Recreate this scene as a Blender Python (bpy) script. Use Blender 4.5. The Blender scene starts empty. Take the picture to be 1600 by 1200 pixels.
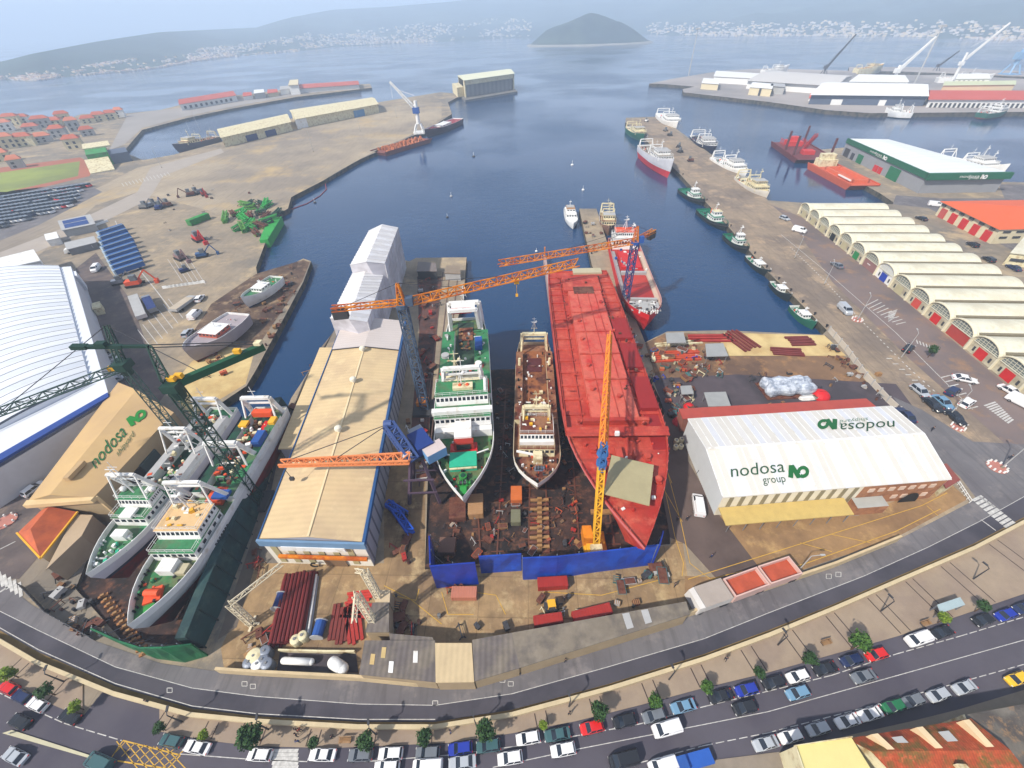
import bpy, math, random
from mathutils import Vector, Matrix
rnd = random.Random(7)
rad = math.radians
# ---------------------------------------------------------------- camera
H = 80.0; FPX = 655.0; PITCH = rad(41); ROLL = rad(2.0)
scene = bpy.context.scene
col = scene.collection
cd = bpy.data.cameras.new('camera'); cam = bpy.data.objects.new('camera', cd); col.objects.link(cam)
cd.sensor_width = 36.0; cd.lens = 36.0*FPX/1600.0; cd.clip_start = 0.5; cd.clip_end = 60000
cam.matrix_world = Matrix.Translation((0, 0, H)) @ Matrix.Rotation(rad(90)-PITCH, 4, 'X') @ Matrix.Rotation(-ROLL, 4, 'Z')
scene.camera = cam
scene.render.resolution_x = 1024; scene.render.resolution_y = 768
# ---------------------------------------------------------------- world, sun, exposure
SUN_EL, SUN_AZ = rad(44), rad(232)       # azimuth measured clockwise from +Y
w = bpy.data.worlds.new('World'); scene.world = w; w.use_nodes = True
nt = w.node_tree; nt.nodes.clear()
N = nt.nodes.new; LK = nt.links.new
out = N('ShaderNodeOutputWorld'); bg = N('ShaderNodeBackground'); bg.inputs[1].default_value = 0.068
sky = N('ShaderNodeTexSky'); sky.sky_type = 'NISHITA'; sky.sun_disc = False
sky.sun_elevation = SUN_EL; sky.sun_rotation = SUN_AZ; sky.altitude = 50; sky.dust_density = 2.0
tc = N('ShaderNodeTexCoord'); sp = N('ShaderNodeSeparateXYZ'); LK(tc.outputs['Generated'], sp.inputs[0])
mz = N('ShaderNodeMath'); mz.operation = 'MAXIMUM'; mz.inputs[1].default_value = 0.06; LK(sp.outputs[2], mz.inputs[0])
dv = N('ShaderNodeVectorMath'); dv.operation = 'DIVIDE'; cb = N('ShaderNodeCombineXYZ')
for i in range(3): LK(mz.outputs[0], cb.inputs[i])
LK(tc.outputs['Generated'], dv.inputs[0]); LK(cb.outputs[0], dv.inputs[1])
nz = N('ShaderNodeTexNoise'); nz.inputs['Scale'].default_value = 0.9; nz.inputs['Detail'].default_value = 6; nz.inputs['Roughness'].default_value = 0.55
LK(dv.outputs[0], nz.inputs['Vector'])
rp = N('ShaderNodeValToRGB'); rp.color_ramp.elements[0].position = 0.40; rp.color_ramp.elements[1].position = 0.60
rp.color_ramp.elements[0].color = (0.10, 0.10, 0.10, 1); rp.color_ramp.elements[1].color = (0.88, 0.88, 0.88, 1)
LK(nz.outputs[0], rp.inputs[0])
hz = N('ShaderNodeMapRange'); hz.inputs[1].default_value = 0.0; hz.inputs[2].default_value = 0.36; hz.inputs[3].default_value = 0.95; hz.inputs[4].default_value = 0.0
LK(sp.outputs[2], hz.inputs[0])
mix = N('ShaderNodeMix'); mix.data_type = 'RGBA'
LK(rp.outputs[0], mix.inputs[0]); LK(sky.outputs[0], mix.inputs[6]); mix.inputs[7].default_value = (7.2, 7.9, 9.6, 1)
mxh = N('ShaderNodeMix'); mxh.data_type = 'RGBA'; LK(hz.outputs[0], mxh.inputs[0]); LK(mix.outputs[2], mxh.inputs[6]); mxh.inputs[7].default_value = (13.5, 13.8, 15.0, 1)
LK(mxh.outputs[2], bg.inputs[0]); LK(bg.outputs[0], out.inputs[0])
sd = bpy.data.lights.new('sun', 'SUN'); sd.energy = 4.8; sd.angle = rad(1.6); sd.color = (1.0, 0.93, 0.82)
sun = bpy.data.objects.new('sun', sd); col.objects.link(sun)
sdir = Vector((math.sin(SUN_AZ)*math.cos(SUN_EL), math.cos(SUN_AZ)*math.cos(SUN_EL), math.sin(SUN_EL)))
sun.rotation_euler = sdir.to_track_quat('Z', 'Y').to_euler(); sun.location = (0, 0, 300)
scene.view_settings.view_transform = 'Standard'; scene.view_settings.look = 'None'
scene.view_settings.exposure = 0.54; scene.view_settings.gamma = 1.0
scene.cycles.use_denoising = True; scene.cycles.volume_bounces = 3; scene.cycles.max_bounces = 7
scene.cycles.caustics_reflective = False; scene.cycles.caustics_refractive = False
# ---------------------------------------------------------------- photo pixel -> point at height z
def ray(px, py):
    x = (px-800)/FPX; y = (600-py)/FPX
    c, s = math.cos(-ROLL), math.sin(-ROLL)
    x, y = x*c-y*s, x*s+y*c
    return Vector((x, math.cos(PITCH)+y*math.sin(PITCH), -math.sin(PITCH)+y*math.cos(PITCH)))
def G(px, py, z=0.0):
    d = ray(px, py); t = (z-H)/d.z
    return Vector((d.x*t, d.y*t, z))
def HT(b, t):
    """height of the top of a plumb pole that stands on ground pixel b and ends at pixel t"""
    B = G(*b); d = ray(*t).normalized(); best = (1e9, 0)
    for i in range(1, 800):
        h = i*0.1; p = Vector((B.x, B.y, h-H)); e = (p-d*p.dot(d)).length
        if e < best[0]: best = (e, h)
    return best[1]
def at_dist(px, py, dist):
    d = ray(px, py); k = dist/math.hypot(d.x, d.y); return Vector((d.x*k, d.y*k, H+d.z*k))
# ---------------------------------------------------------------- materials
def lin(c):
    c = c/255.0
    return c/12.92 if c <= 0.04045 else ((c+0.055)/1.055)**2.4
KALB = 0.80
def C3(rgb, k=KALB): return tuple(min(0.85, lin(v)*k) for v in rgb)
MATS = {}
def mat(name, rgb, rough=0.65, var=0.18, scale=0.35, metal=0.0, bump=0.0, c2=None, c2scale=0.05, c2lo=0.45, c2hi=0.6, stripe=None, spec=0.4, alpha=None, c3=None, joints=None, streak=0):
    if name in MATS: return MATS[name]
    m = bpy.data.materials.new(name); m.use_nodes = True; t = m.node_tree; n = t.nodes; l = t.links
    b = n['Principled BSDF']; b.inputs['Roughness'].default_value = rough; b.inputs['Metallic'].default_value = metal
    b.inputs['Specular IOR Level'].default_value = spec
    tc = n.new('ShaderNodeTexCoord'); co = tc.outputs['Object']
    base = n.new('ShaderNodeRGB'); base.outputs[0].default_value = (*C3(rgb), 1); cur = base.outputs[0]
    def nz(s, det=5, ro=0.6):
        q = n.new('ShaderNodeTexNoise'); q.inputs['Scale'].default_value = s; q.inputs['Detail'].default_value = det; q.inputs['Roughness'].default_value = ro
        l.new(co, q.inputs['Vector']); return q.outputs[0]
    def mixc(fac, a, c, lo, hi):
        r = n.new('ShaderNodeMapRange'); r.inputs[1].default_value = lo; r.inputs[2].default_value = hi; l.new(fac, r.inputs[0])
        x = n.new('ShaderNodeMix'); x.data_type = 'RGBA'; l.new(r.outputs[0], x.inputs[0]); l.new(a, x.inputs[6])
        x.inputs[7].default_value = (*C3(c), 1); return x.outputs[2]
    if c2: cur = mixc(nz(c2scale, 6), cur, c2, c2lo, c2hi)
    if c3: cur = mixc(nz(c2scale*3.1, 7, .7), cur, c3, 0.52, 0.66)
    if joints:
        q = n.new('ShaderNodeTexBrick'); q.inputs['Scale'].default_value = 1.0; q.inputs['Brick Width'].default_value = joints[0]; q.inputs['Row Height'].default_value = joints[0]*.8; q.inputs['Mortar Size'].default_value = .09; q.offset = 0
        mp = n.new('ShaderNodeMapping'); mp.inputs['Rotation'].default_value = (0, 0, joints[2]); l.new(co, mp.inputs[0]); l.new(mp.outputs[0], q.inputs['Vector'])
        for c_, v_ in (('Color1', 1.0), ('Color2', 1-joints[1]*.35), ('Mortar', 1-joints[1])): q.inputs[c_].default_value = (v_, v_, v_, 1)
        x = n.new('ShaderNodeMix'); x.data_type = 'RGBA'; x.blend_type = 'MULTIPLY'; x.inputs[0].default_value = 1; l.new(cur, x.inputs[6]); l.new(q.outputs[0], x.inputs[7]); cur = x.outputs[2]
    if streak:
        mp = n.new('ShaderNodeMapping'); mp.inputs['Scale'].default_value = (.9, .06, 1); mp.inputs['Rotation'].default_value = (0, 0, -.15); l.new(co, mp.inputs[0])
        q = n.new('ShaderNodeTexNoise'); q.inputs['Scale'].default_value = 1; q.inputs['Detail'].default_value = 5; q.inputs['Distortion'].default_value = 1.0; l.new(mp.outputs[0], q.inputs['Vector'])
        r = n.new('ShaderNodeMapRange'); r.inputs[1].default_value = .5; r.inputs[2].default_value = .68; r.inputs[3].default_value = 1; r.inputs[4].default_value = 1-streak; l.new(q.outputs[0], r.inputs[0])
        x = n.new('ShaderNodeVectorMath'); x.operation = 'SCALE'; l.new(cur, x.inputs[0]); l.new(r.outputs[0], x.inputs['Scale']); cur = x.outputs[0]
    if stripe:
        ax, period, amt = stripe
        s = n.new('ShaderNodeSeparateXYZ'); l.new(co, s.inputs[0])
        q = n.new('ShaderNodeMath'); q.operation = 'MULTIPLY'; q.inputs[1].default_value = 6.2832/period; l.new(s.outputs[ax], q.inputs[0])
        q2 = n.new('ShaderNodeMath'); q2.operation = 'SINE'; l.new(q.outputs[0], q2.inputs[0])
        r = n.new('ShaderNodeMapRange'); r.inputs[1].default_value = -1; r.inputs[2].default_value = 1; r.inputs[3].default_value = 1-amt; r.inputs[4].default_value = 1.0; l.new(q2.outputs[0], r.inputs[0])
        x = n.new('ShaderNodeVectorMath'); x.operation = 'SCALE'; l.new(cur, x.inputs[0]); l.new(r.outputs[0], x.inputs['Scale']); cur = x.outputs[0]
    if var > 0:
        f = nz(scale, 6, 0.65)
        r = n.new('ShaderNodeMapRange'); r.inputs[1].default_value = 0.28; r.inputs[2].default_value = 0.72; r.inputs[3].default_value = 1-var; r.inputs[4].default_value = 1+var*0.6; l.new(f, r.inputs[0])
        x = n.new('ShaderNodeVectorMath'); x.operation = 'SCALE'; l.new(cur, x.inputs[0]); l.new(r.outputs[0], x.inputs['Scale']); cur = x.outputs[0]
    l.new(cur, b.inputs['Base Color'])
    if bump > 0:
        bn = n.new('ShaderNodeBump'); bn.inputs['Strength'].default_value = bump; bn.inputs['Distance'].default_value = 0.2
        l.new(nz(2.5, 4), bn.inputs['Height']); l.new(bn.outputs[0], b.inputs['Normal'])
    MATS[name] = m; return m
def simple(name, rgb, **k):
    k.setdefault('var', 0.12); return mat(name, rgb, **k)
WHITE = simple('white_paint', (240, 240, 238), rough=.45, c2=(200, 190, 175), c2scale=.5, c2lo=.56, c2hi=.75)
CREAM = simple('cream_paint', (228, 218, 180), c2=(170, 140, 95), c2scale=.6, c2lo=.5, c2hi=.7)
LGREY = simple('light_grey', (176, 176, 176)); GREY = simple('mid_grey', (128, 128, 130)); DGREY = simple('dark_grey', (62, 62, 66))
BLACK = simple('black_rubber', (24, 24, 26)); GLASS = simple('dark_glass', (34, 42, 54), rough=.12, var=0, spec=.6)
RED = simple('red_paint', (205, 30, 28), rough=.5); DRED = simple('dark_red_antifouling', (125, 22, 22), c2=(80, 25, 20), c2scale=.4)
PRIMER = mat('red_primer', (194, 72, 54), .7, .22, .9, c2=(176, 44, 34), c2scale=.09, c2lo=.42, c2hi=.62, c3=(208, 100, 78), joints=(3.2, .1, 0), streak=.2)
PRIMER2 = mat('bright_red_primer', (184, 42, 32), .6, .2, .3, c2=(220, 84, 66), c2scale=.12)
RUST = mat('rusty_steel', (116, 72, 54), .85, .35, .8, c2=(90, 40, 30), c2scale=.5); RUSTDECK = mat('rusty_deck', (150, 106, 76), .85, .35, .7, c2=(105, 48, 34), c2scale=.3)
ORANGE = mat('orange_paint', (232, 140, 26), .5, .2, .7, c2=(190, 90, 25), c2scale=.3); ORED = simple('orange_red_paint', (226, 84, 36))
YEL = simple('yellow_paint', (236, 178, 40)); BLUE = simple('blue_paint', (36, 84, 160)); DBLUE = simple('dark_blue', (28, 50, 108)); LBLUE = simple('light_blue', (128, 168, 205))
GREEN = simple('deck_green', (52, 132, 84), c2=(84, 112, 78), c2scale=.25, var=.25, scale=.8); BGREEN = simple('bright_green', (42, 150, 62), c2=(60, 120, 60), c2scale=.4)
TEAL = simple('turquoise_paint', (40, 178, 140)); DGREEN = simple('dark_green_paint', (14, 72, 50), c2=(20, 50, 40), c2scale=.4, var=.25)
NAVY = simple('navy_hull', (22, 32, 62)); HGREEN = simple('hull_green', (20, 92, 72)); WOOD = simple('weathered_timber', (165, 125, 80), var=.3, scale=1.0)
STEEL = simple('galvanised_steel', (150, 156, 168), rough=.4, metal=.5); TAN = simple('tan_boards', (190, 180, 150), var=.1)
CHROME = simple('hubcap', (170, 172, 178), rough=.35, metal=.7)
# ---------------------------------------------------------------- mesh helpers
class MB:
    def __init__(s): s.v = []; s.f = []; s.m = []; s.k = 0
    def add(s, pts, faces, k=None):
        o = len(s.v); s.v += [tuple(p) for p in pts]; kk = s.k if k is None else k
        for f in faces: s.f.append(tuple(o+i for i in f)); s.m.append(kk)
    def poly(s, pts, k=None): s.add(pts, [tuple(range(len(pts)))], k)
    def hexa(s, p, k=None, top=None):
        """p: four lower then four upper points, anticlockwise from above"""
        o = len(s.v); s.v += [tuple(q) for q in p]; kk = s.k if k is None else k
        for i, f in enumerate(((3, 2, 1, 0), (4, 5, 6, 7), (0, 1, 5, 4), (1, 2, 6, 5), (2, 3, 7, 6), (3, 0, 4, 7))):
            s.f.append(tuple(o+j for j in f)); s.m.append(top if (i == 1 and top is not None) else kk)
    def box(s, x0, x1, y0, y1, z0, z1, k=None, top=None):
        s.hexa([(x0, y0, z0), (x1, y0, z0), (x1, y1, z0), (x0, y1, z0), (x0, y0, z1), (x1, y0, z1), (x1, y1, z1), (x0, y1, z1)], k, top)
    def obox(s, c, sx, sy, z0, z1, a=0, k=None, top=None, taper=1.0):
        ca, sa = math.cos(a), math.sin(a); r = []
        for z, q in ((z0, 1), (z1, taper)):
            for x, y in ((-1, -1), (1, -1), (1, 1), (-1, 1)):
                X, Y = x*sx/2*q, y*sy/2*q; r.append((c[0]+X*ca-Y*sa, c[1]+X*sa+Y*ca, z))
        s.hexa(r, k, top)
    def prism(s, pts, z0, z1, k=None, top=None):
        """pts (x,y) anticlockwise"""
        a = sum(pts[i][0]*pts[(i+1) % len(pts)][1]-pts[(i+1) % len(pts)][0]*pts[i][1] for i in range(len(pts)))
        if a < 0: pts = pts[::-1]
        n = len(pts); kk = s.k if k is None else k
        s.add([(p[0], p[1], z0) for p in pts]+[(p[0], p[1], z1) for p in pts], [(i, (i+1) % n, n+(i+1) % n, n+i) for i in range(n)], kk)
        s.add([(p[0], p[1], z1) for p in pts], [tuple(range(n))], top if top is not None else kk)
        s.add([(p[0], p[1], z0) for p in pts], [tuple(range(n))[::-1]], kk)
    def beam(s, p, q, wd, ht=None, k=None):
        p = Vector(p); q = Vector(q); d = q-p
        if d.length < 1e-4: return
        d.normalize(); u = d.cross(Vector((0, 0, 1)))
        if u.length < 0.02: u = Vector((1, 0, 0))
        u.normalize(); n = u.cross(d); n.normalize(); u = u*wd/2; n = n*(ht or wd)/2
        s.hexa([p-u-n, p+u-n, p+u+n, p-u+n, q-u-n, q+u-n, q+u+n, q-u+n][0:8], k)
    def tube(s, p, q, r0, r1=None, n=8, k=None, cap=True):
        p = Vector(p); q = Vector(q); r1 = r0 if r1 is None else r1; d = (q-p)
        if d.length < 1e-5: return
        d.normalize(); u = d.cross(Vector((0, 0, 1)))
        if u.length < 0.02: u = Vector((1, 0, 0))
        u.normalize(); v = d.cross(u)
        P = [p+(u*math.cos(6.28318*i/n)+v*math.sin(6.28318*i/n))*r0 for i in range(n)]+[q+(u*math.cos(6.28318*i/n)+v*math.sin(6.28318*i/n))*r1 for i in range(n)]
        F = [(i, (i+1) % n, n+(i+1) % n, n+i) for i in range(n)]
        if cap: F += [tuple(range(n))[::-1], tuple(range(n, 2*n))]
        s.add(P, F, k)
    def ball(s, c, r, n=8, m=5, sz=1.0, k=None):
        c = Vector(c); P = []; F = []
        for j in range(m+1):
            a = math.pi*j/m-math.pi/2
            for i in range(n):
                b = 6.28318*i/n; P.append(c+Vector((math.cos(a)*math.cos(b)*r, math.cos(a)*math.sin(b)*r, math.sin(a)*r*sz)))
        for j in range(m):
            for i in range(n): F.append((j*n+i, j*n+(i+1) % n, (j+1)*n+(i+1) % n, (j+1)*n+i))
        s.add(P, F, k)
    def lattice(s, p, q, wd, seg, t, ht=None, taper=1.0, k=None, tri=False):
        p = Vector(p); q = Vector(q); d = (q-p); L = d.length; d.normalize(); u = d.cross(Vector((0, 0, 1)))
        if u.length < 0.05: u = Vector((1, 0, 0))
        u.normalize(); n = u.cross(d); n.normalize(); ht = ht or wd
        cs = [(-1, -1), (1, -1), (0, 1)] if tri else [(-1, -1), (1, -1), (1, 1), (-1, 1)]
        num = max(2, int(L/seg))
        def pt(i, c):
            f = i/num; g = 1+(taper-1)*f; return p+d*(L*f)+u*(c[0]*wd/2*g)+n*(c[1]*ht/2*g)
        for c in cs: s.beam(pt(0, c), pt(num, c), t*1.35, k=k)
        for i in range(num):
            for j in range(len(cs)):
                a, b = cs[j], cs[(j+1) % len(cs)]
                if (i+j) % 2: a, b = b, a
                s.beam(pt(i, a), pt(i+1, b), t*.8, k=k)
                s.beam(pt(i, a), pt(i, b), t*.7, k=k)
    def build(s, name, mats, parent=None, smooth=False, **props):
        me = bpy.data.meshes.new(name); me.from_pydata(s.v, [], s.f); me.update()
        ms = mats if isinstance(mats, (list, tuple)) else [mats]
        for m in ms: me.materials.append(m)
        if len(ms) > 1: me.polygons.foreach_set('material_index', s.m)
        if smooth: me.polygons.foreach_set('use_smooth', [True]*len(me.polygons))
        o = bpy.data.objects.new(name, me); col.objects.link(o)
        if parent: o.parent = parent
        for k, v in props.items(): o[k] = v
        return o
def thing(name, label, cat, loc=(0, 0, 0), rz=0.0, group=None, scale=None):
    o = bpy.data.objects.new(name, None); col.objects.link(o); o.location = loc; o.rotation_euler = (0, 0, rz); o.empty_display_size = .5
    o['label'] = label; o['category'] = cat; o['kind'] = 'thing'
    if group: o['group'] = group
    return o
def tag(o, label, cat, group=None):
    o['label'] = label; o['category'] = cat; o['kind'] = 'thing'
    if group: o['group'] = group
    return o
def kids(o): return KID.get(o.name, [])
def copy_tree(src, loc, rz, label=None, group=None, mats=None, scale=None):
    r = src.copy(); col.objects.link(r); r.location = loc; r.rotation_euler = (0, 0, rz)
    if scale is not None: r.scale = scale
    if label: r['label'] = label
    if group: r['group'] = group
    for ch in src.children:
        c = ch.copy(); col.objects.link(c); c.parent = r
        for g in ch.children:
            d = g.copy(); col.objects.link(d); d.parent = c
    return r
def ordw(i): return ['first', 'second', 'third', 'fourth', 'fifth', 'sixth', 'seventh', 'eighth', 'ninth', 'tenth', 'eleventh', 'twelfth', 'thirteenth', 'fourteenth', 'fifteenth', 'sixteenth', 'seventeenth', 'eighteenth', 'nineteenth', 'twentieth', 'twenty-first', 'twenty-second', 'twenty-third', 'twenty-fourth', 'twenty-fifth', 'twenty-sixth', 'twenty-seventh', 'twenty-eighth', 'twenty-ninth', 'thirtieth', 'thirty-first', 'thirty-second', 'thirty-third'][min(i, 32)]
class Quad:
    """bilinear patch over four photo pixels (fl, fr, br, bl) taken at height h"""
    def __init__(s, fl, fr, br, bl, h=0.0, world=False):
        s.c = [Vector(p) if world else G(p[0], p[1], h) for p in (fl, fr, br, bl)]
        s.L = ((s.c[3]-s.c[0]).length+(s.c[2]-s.c[1]).length)/2; s.W = ((s.c[1]-s.c[0]).length+(s.c[2]-s.c[3]).length)/2
    def __call__(s, u, v, z=0.0):
        a = s.c[0].lerp(s.c[1], u); b = s.c[3].lerp(s.c[2], u); p = a.lerp(b, v); return Vector((p.x, p.y, z))
    def box(s, mb, u0, u1, v0, v1, z0, z1, k=None, top=None):
        mb.hexa([s(u0, v0, z0), s(u1, v0, z0), s(u1, v1, z0), s(u0, v1, z0), s(u0, v0, z1), s(u1, v0, z1), s(u1, v1, z1), s(u0, v1, z1)], k, top)
def text_polys(body):
    cu = bpy.data.curves.new('lettering', 'FONT'); cu.body = body; cu.resolution_u = 3
    o = bpy.data.objects.new('lettering', cu); col.objects.link(o)
    me = bpy.data.meshes.new_from_object(o.evaluated_get(bpy.context.evaluated_depsgraph_get()))
    V = [tuple(v.co) for v in me.vertices]; F = [tuple(p.vertices) for p in me.polygons]
    bpy.data.objects.remove(o); bpy.data.curves.remove(cu); bpy.data.meshes.remove(me)
    x0 = min(v[0] for v in V); x1 = max(v[0] for v in V); y0 = min(v[1] for v in V); y1 = max(v[1] for v in V)
    return [((v[0]-x0)/(x1-x0), (v[1]-y0)/(y1-y0)) for v in V], F
def letter(mb, body, fn, k=None, y0=0.0, y1=1.0):
    """lettering mapped through fn(s,t), s,t in 0..1"""
    V, F = text_polys(body); mb.add([fn(a, y0+(y1-y0)*b) for a, b in V], F, k)
def emblem(mb, fn, k=None, k2=None):
    """shipyard emblem: a letter N whose last stroke rolls into a ring; fn(s,t)"""
    def P(pts, k, dz=0): mb.poly([fn(a, b, dz) for a, b in pts], k)
    P([(0.0, .12), (.24, .05), (.24, .95), (.0, .95)], k)
    P([(0.02, .93), (.24, .97), (.66, .1), (.42, .02)], k, .02)
    n = 22; cx, cy = .70, .46
    for i in range(n-2):
        a0 = 6.2832*(i)/n-2.2; a1 = 6.2832*(i+1)/n-2.2
        P([(cx+.30*math.cos(a0), cy+.42*math.sin(a0)), (cx+.30*math.cos(a1), cy+.42*math.sin(a1)), (cx+.13*math.cos(a1), cy+.17*math.sin(a1)), (cx+.13*math.cos(a0), cy+.17*math.sin(a0))], k, .04)
# ================================================================ SETTING
SEA = -2.5
def watermat():
    m = bpy.data.materials.new('sea_water'); m.use_nodes = True; t = m.node_tree; n = t.nodes; l = t.links; b = n['Principled BSDF']
    b.inputs['Base Color'].default_value = (0.006, 0.030, 0.066, 1); b.inputs['Roughness'].default_value = 0.07; b.inputs['IOR'].default_value = 1.38
    g = n.new('ShaderNodeNewGeometry'); mp = n.new('ShaderNodeMapping'); mp.inputs['Scale'].default_value = (0.55, 1.0, 1); mp.inputs['Rotation'].default_value = (0, 0, .25); l.new(g.outputs['Position'], mp.inputs[0])
    def nz(s, d, src):
        q = n.new('ShaderNodeTexNoise'); q.inputs['Scale'].default_value = s; q.inputs['Detail'].default_value = d; l.new(src, q.inputs['Vector']); return q.outputs[0]
    a = nz(.32, 4, mp.outputs[0]); c = nz(1.6, 2, mp.outputs[0]); big = nz(.006, 4, g.outputs['Position'])
    ad = n.new('ShaderNodeMath'); ad.operation = 'ADD'; l.new(a, ad.inputs[0]); l.new(c, ad.inputs[1])
    r = n.new('ShaderNodeMapRange'); r.inputs[1].default_value = .42; r.inputs[2].default_value = .62; r.inputs[3].default_value = .08; r.inputs[4].default_value = .65; l.new(big, r.inputs[0])
    bp = n.new('ShaderNodeBump'); bp.inputs['Distance'].default_value = .4; l.new(r.outputs[0], bp.inputs['Strength']); l.new(ad.outputs[0], bp.inputs['Height']); l.new(bp.outputs[0], b.inputs['Normal'])
    r2 = n.new('ShaderNodeMapRange'); r2.inputs[1].default_value = .42; r2.inputs[2].default_value = .62; r2.inputs[3].default_value = .04; r2.inputs[4].default_value = .16; l.new(big, r2.inputs[0]); l.new(r2.outputs[0], b.inputs['Roughness'])
    mxx = n.new('ShaderNodeMix'); mxx.data_type = 'RGBA'; l.new(big, mxx.inputs[0]); mxx.inputs[6].default_value = (0.002, 0.022, 0.075, 1); mxx.inputs[7].default_value = (0.005, 0.045, 0.125, 1); l.new(mxx.outputs[2], b.inputs['Base Color'])
    return m
RM_ = None
mb = MB(); mb.poly([(-26000, -400, SEA), (26000, -400, SEA), (26000, 30000, SEA), (-26000, 30000, SEA)])
mb.build('sea_water', watermat(), kind='structure')
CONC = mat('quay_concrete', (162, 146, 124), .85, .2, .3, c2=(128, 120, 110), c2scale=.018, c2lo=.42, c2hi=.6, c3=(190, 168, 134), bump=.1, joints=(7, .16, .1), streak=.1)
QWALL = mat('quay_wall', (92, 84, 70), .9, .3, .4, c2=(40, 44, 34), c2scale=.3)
def XY(pts, z=0.0):
    r = []
    for p in pts:
        r.append((p[0], p[1]) if len(p) == 3 else tuple(G(p[0], p[1], z))[:2])
    return r
SLIPB = [(1047, 850), (1040, 640), (925, 415), (903, 400), (720, 500), (672, 640), (664, 890)]
land = [(-500, 215), (0, 186), (40, 180), (105, 186), (128, 178), (200, 177), (250, 172), (285, 163), (360, 150), (460, 138), (578, 131), (581, 137), (460, 152), (350, 172), (290, 185), (222, 203), (192, 238), (224, 250), (270, 242), (345, 222), (450, 186), (590, 160), (688, 144), (724, 147), (700, 160), (706, 178), (665, 205), (640, 214), (592, 236), (560, 250), (505, 282), (455, 308), (450, 326), (437, 333), (427, 360), (415, 378), (400, 418), (402, 428), (432, 424), (474, 404), (486, 408), (474, 440), (400, 578), (385, 603),
        (330, 640), (250, 720), (150, 840), (118, 920), (190, 1000), (318, 1012), (440, 660), (455, 622), (476, 590), (520, 520), (575, 425), (592, 402), (640, 408), (650, 403), (729, 402), (724, 470), (700, 545),
        (672, 640), (664, 890), (1047, 850), (1040, 640), (925, 415), (905, 326), (932, 326), (965, 430), (1008, 535), (1042, 518), (1130, 516), (1285, 523), (1292, 516), (1245, 468), (1200, 425), (1130, 345), (1062, 272), (1005, 215), (977, 191), (978, 184), (1030, 182), (1062, 205), (1110, 240), (1190, 298), (1200, 313), (1258, 317), (1345, 319), (1400, 319), (1375, 302), (1275, 248), (1280, 234), (1325, 230), (1560, 284), (1700, 287), (2300, 330), (2600, 700),
        (420, -80, 0), (-420, -80, 0), (-900, 60, 0)]
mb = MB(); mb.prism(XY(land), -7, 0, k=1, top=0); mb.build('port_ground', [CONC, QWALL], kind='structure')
mb = MB(); mb.box(-900, 900, -420, -79, -7, 0); mb.build('inland_ground', CONC, kind='structure')
def sheet(name, pts, m, z=.02, z2=None):
    mb = MB(); P = XY(pts)
    a = sum(P[i][0]*P[(i+1) % len(P)][1]-P[(i+1) % len(P)][0]*P[i][1] for i in range(len(P)))
    if a < 0: P = P[::-1]
    mb.poly([(x, y, z) for x, y in P]); return mb.build(name, m, kind='structure')
# slipways: sloping floors that run down into the water
SLIPM = mat('slipway_floor', (74, 50, 42), .9, .5, .9, c2=(38, 31, 31), c2scale=.16, c2lo=.36, c2hi=.58, c3=(112, 74, 54))
def slip(name, pts, ytop, ybot, zbot):
    P = XY(pts); y1 = G(750, ytop).y; y0 = G(750, ybot).y
    mb = MB(); q = [(x, y, min(-.02, 0+(y-y1)/(y0-y1)*zbot)) for x, y in P]
    a = sum(P[i][0]*P[(i+1) % len(P)][1]-P[(i+1) % len(P)][0]*P[i][1] for i in range(len(P)))
    if a < 0: q = q[::-1]
    mb.poly(q); return mb.build(name, SLIPM, kind='structure')
slip('slipway', [(1049, 854), (1042, 640), (925, 415), (728, 415), (670, 640), (660, 894)], 890, 560, -2.6)
slip('slipway', [(385, 590), (325, 638), (245, 718), (145, 838), (113, 922), (188, 1004), (322, 1016), (444, 660), (460, 600)], 1010, 650, -2.6)
ASPH = mat('old_asphalt', (114, 111, 114), .9, .14, .12, c2=(104, 100, 104), c2scale=.05, c3=(134, 128, 128), streak=.2)
ASPHN = mat('dark_asphalt', (78, 75, 84), .88, .18, .15, c2=(62, 60, 70), c2scale=.07)
ASPHS = mat('street_asphalt', (88, 84, 94), .9, .14, .12, c2=(74, 70, 82), c2scale=.06)
PAVE = mat('promenade_paving', (160, 142, 122), .85, .12, .4, c2=(150, 132, 116), c2scale=.12, bump=.1)
OCHRE = mat('ochre_yard', (174, 144, 104), .9, .26, .5, c2=(132, 108, 82), c2scale=.07, c2lo=.4, c2hi=.66, c3=(198, 172, 128), joints=(9, .3, .05), streak=.12)
BROWN = mat('brown_yard', (132, 102, 76), .9, .22, .15, c2=(104, 80, 64), c2scale=.05, c3=(168, 126, 82))
GREYY = mat('grey_yard', (104, 92, 90), .9, .2, .15, c2=(80, 72, 74), c2scale=.06, c3=(124, 108, 98))
SAND = mat('sandy_slab', (214, 190, 134), .9, .14, .15, c2=(190, 160, 108), c2scale=.08)
PIERM = mat('pier_concrete', (156, 138, 118), .88, .16, .3, c2=(130, 116, 104), c2scale=.03, c3=(182, 158, 130), joints=(6, .16, .35), streak=.2)
DARKS = mat('dark_yard', (84, 74, 80), .9, .22, .15, c2=(66, 60, 66), c2scale=.08)
sheet('quay_apron', [(350, 232), (452, 195), (592, 168), (690, 160), (690, 185), (640, 212), (590, 234), (500, 283), (452, 310), (360, 345), (330, 330), (215, 300), (150, 320), (60, 400), (-60, 450), (-60, 360), (60, 350), (140, 300), (215, 262)], mat('quay_apron', (180, 164, 140), .88, .16, .05, c2=(148, 136, 122), c2scale=.008, c2lo=.42, c2hi=.6, c3=(184, 160, 120), joints=(14, .12, .6), streak=.2), .015)
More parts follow.
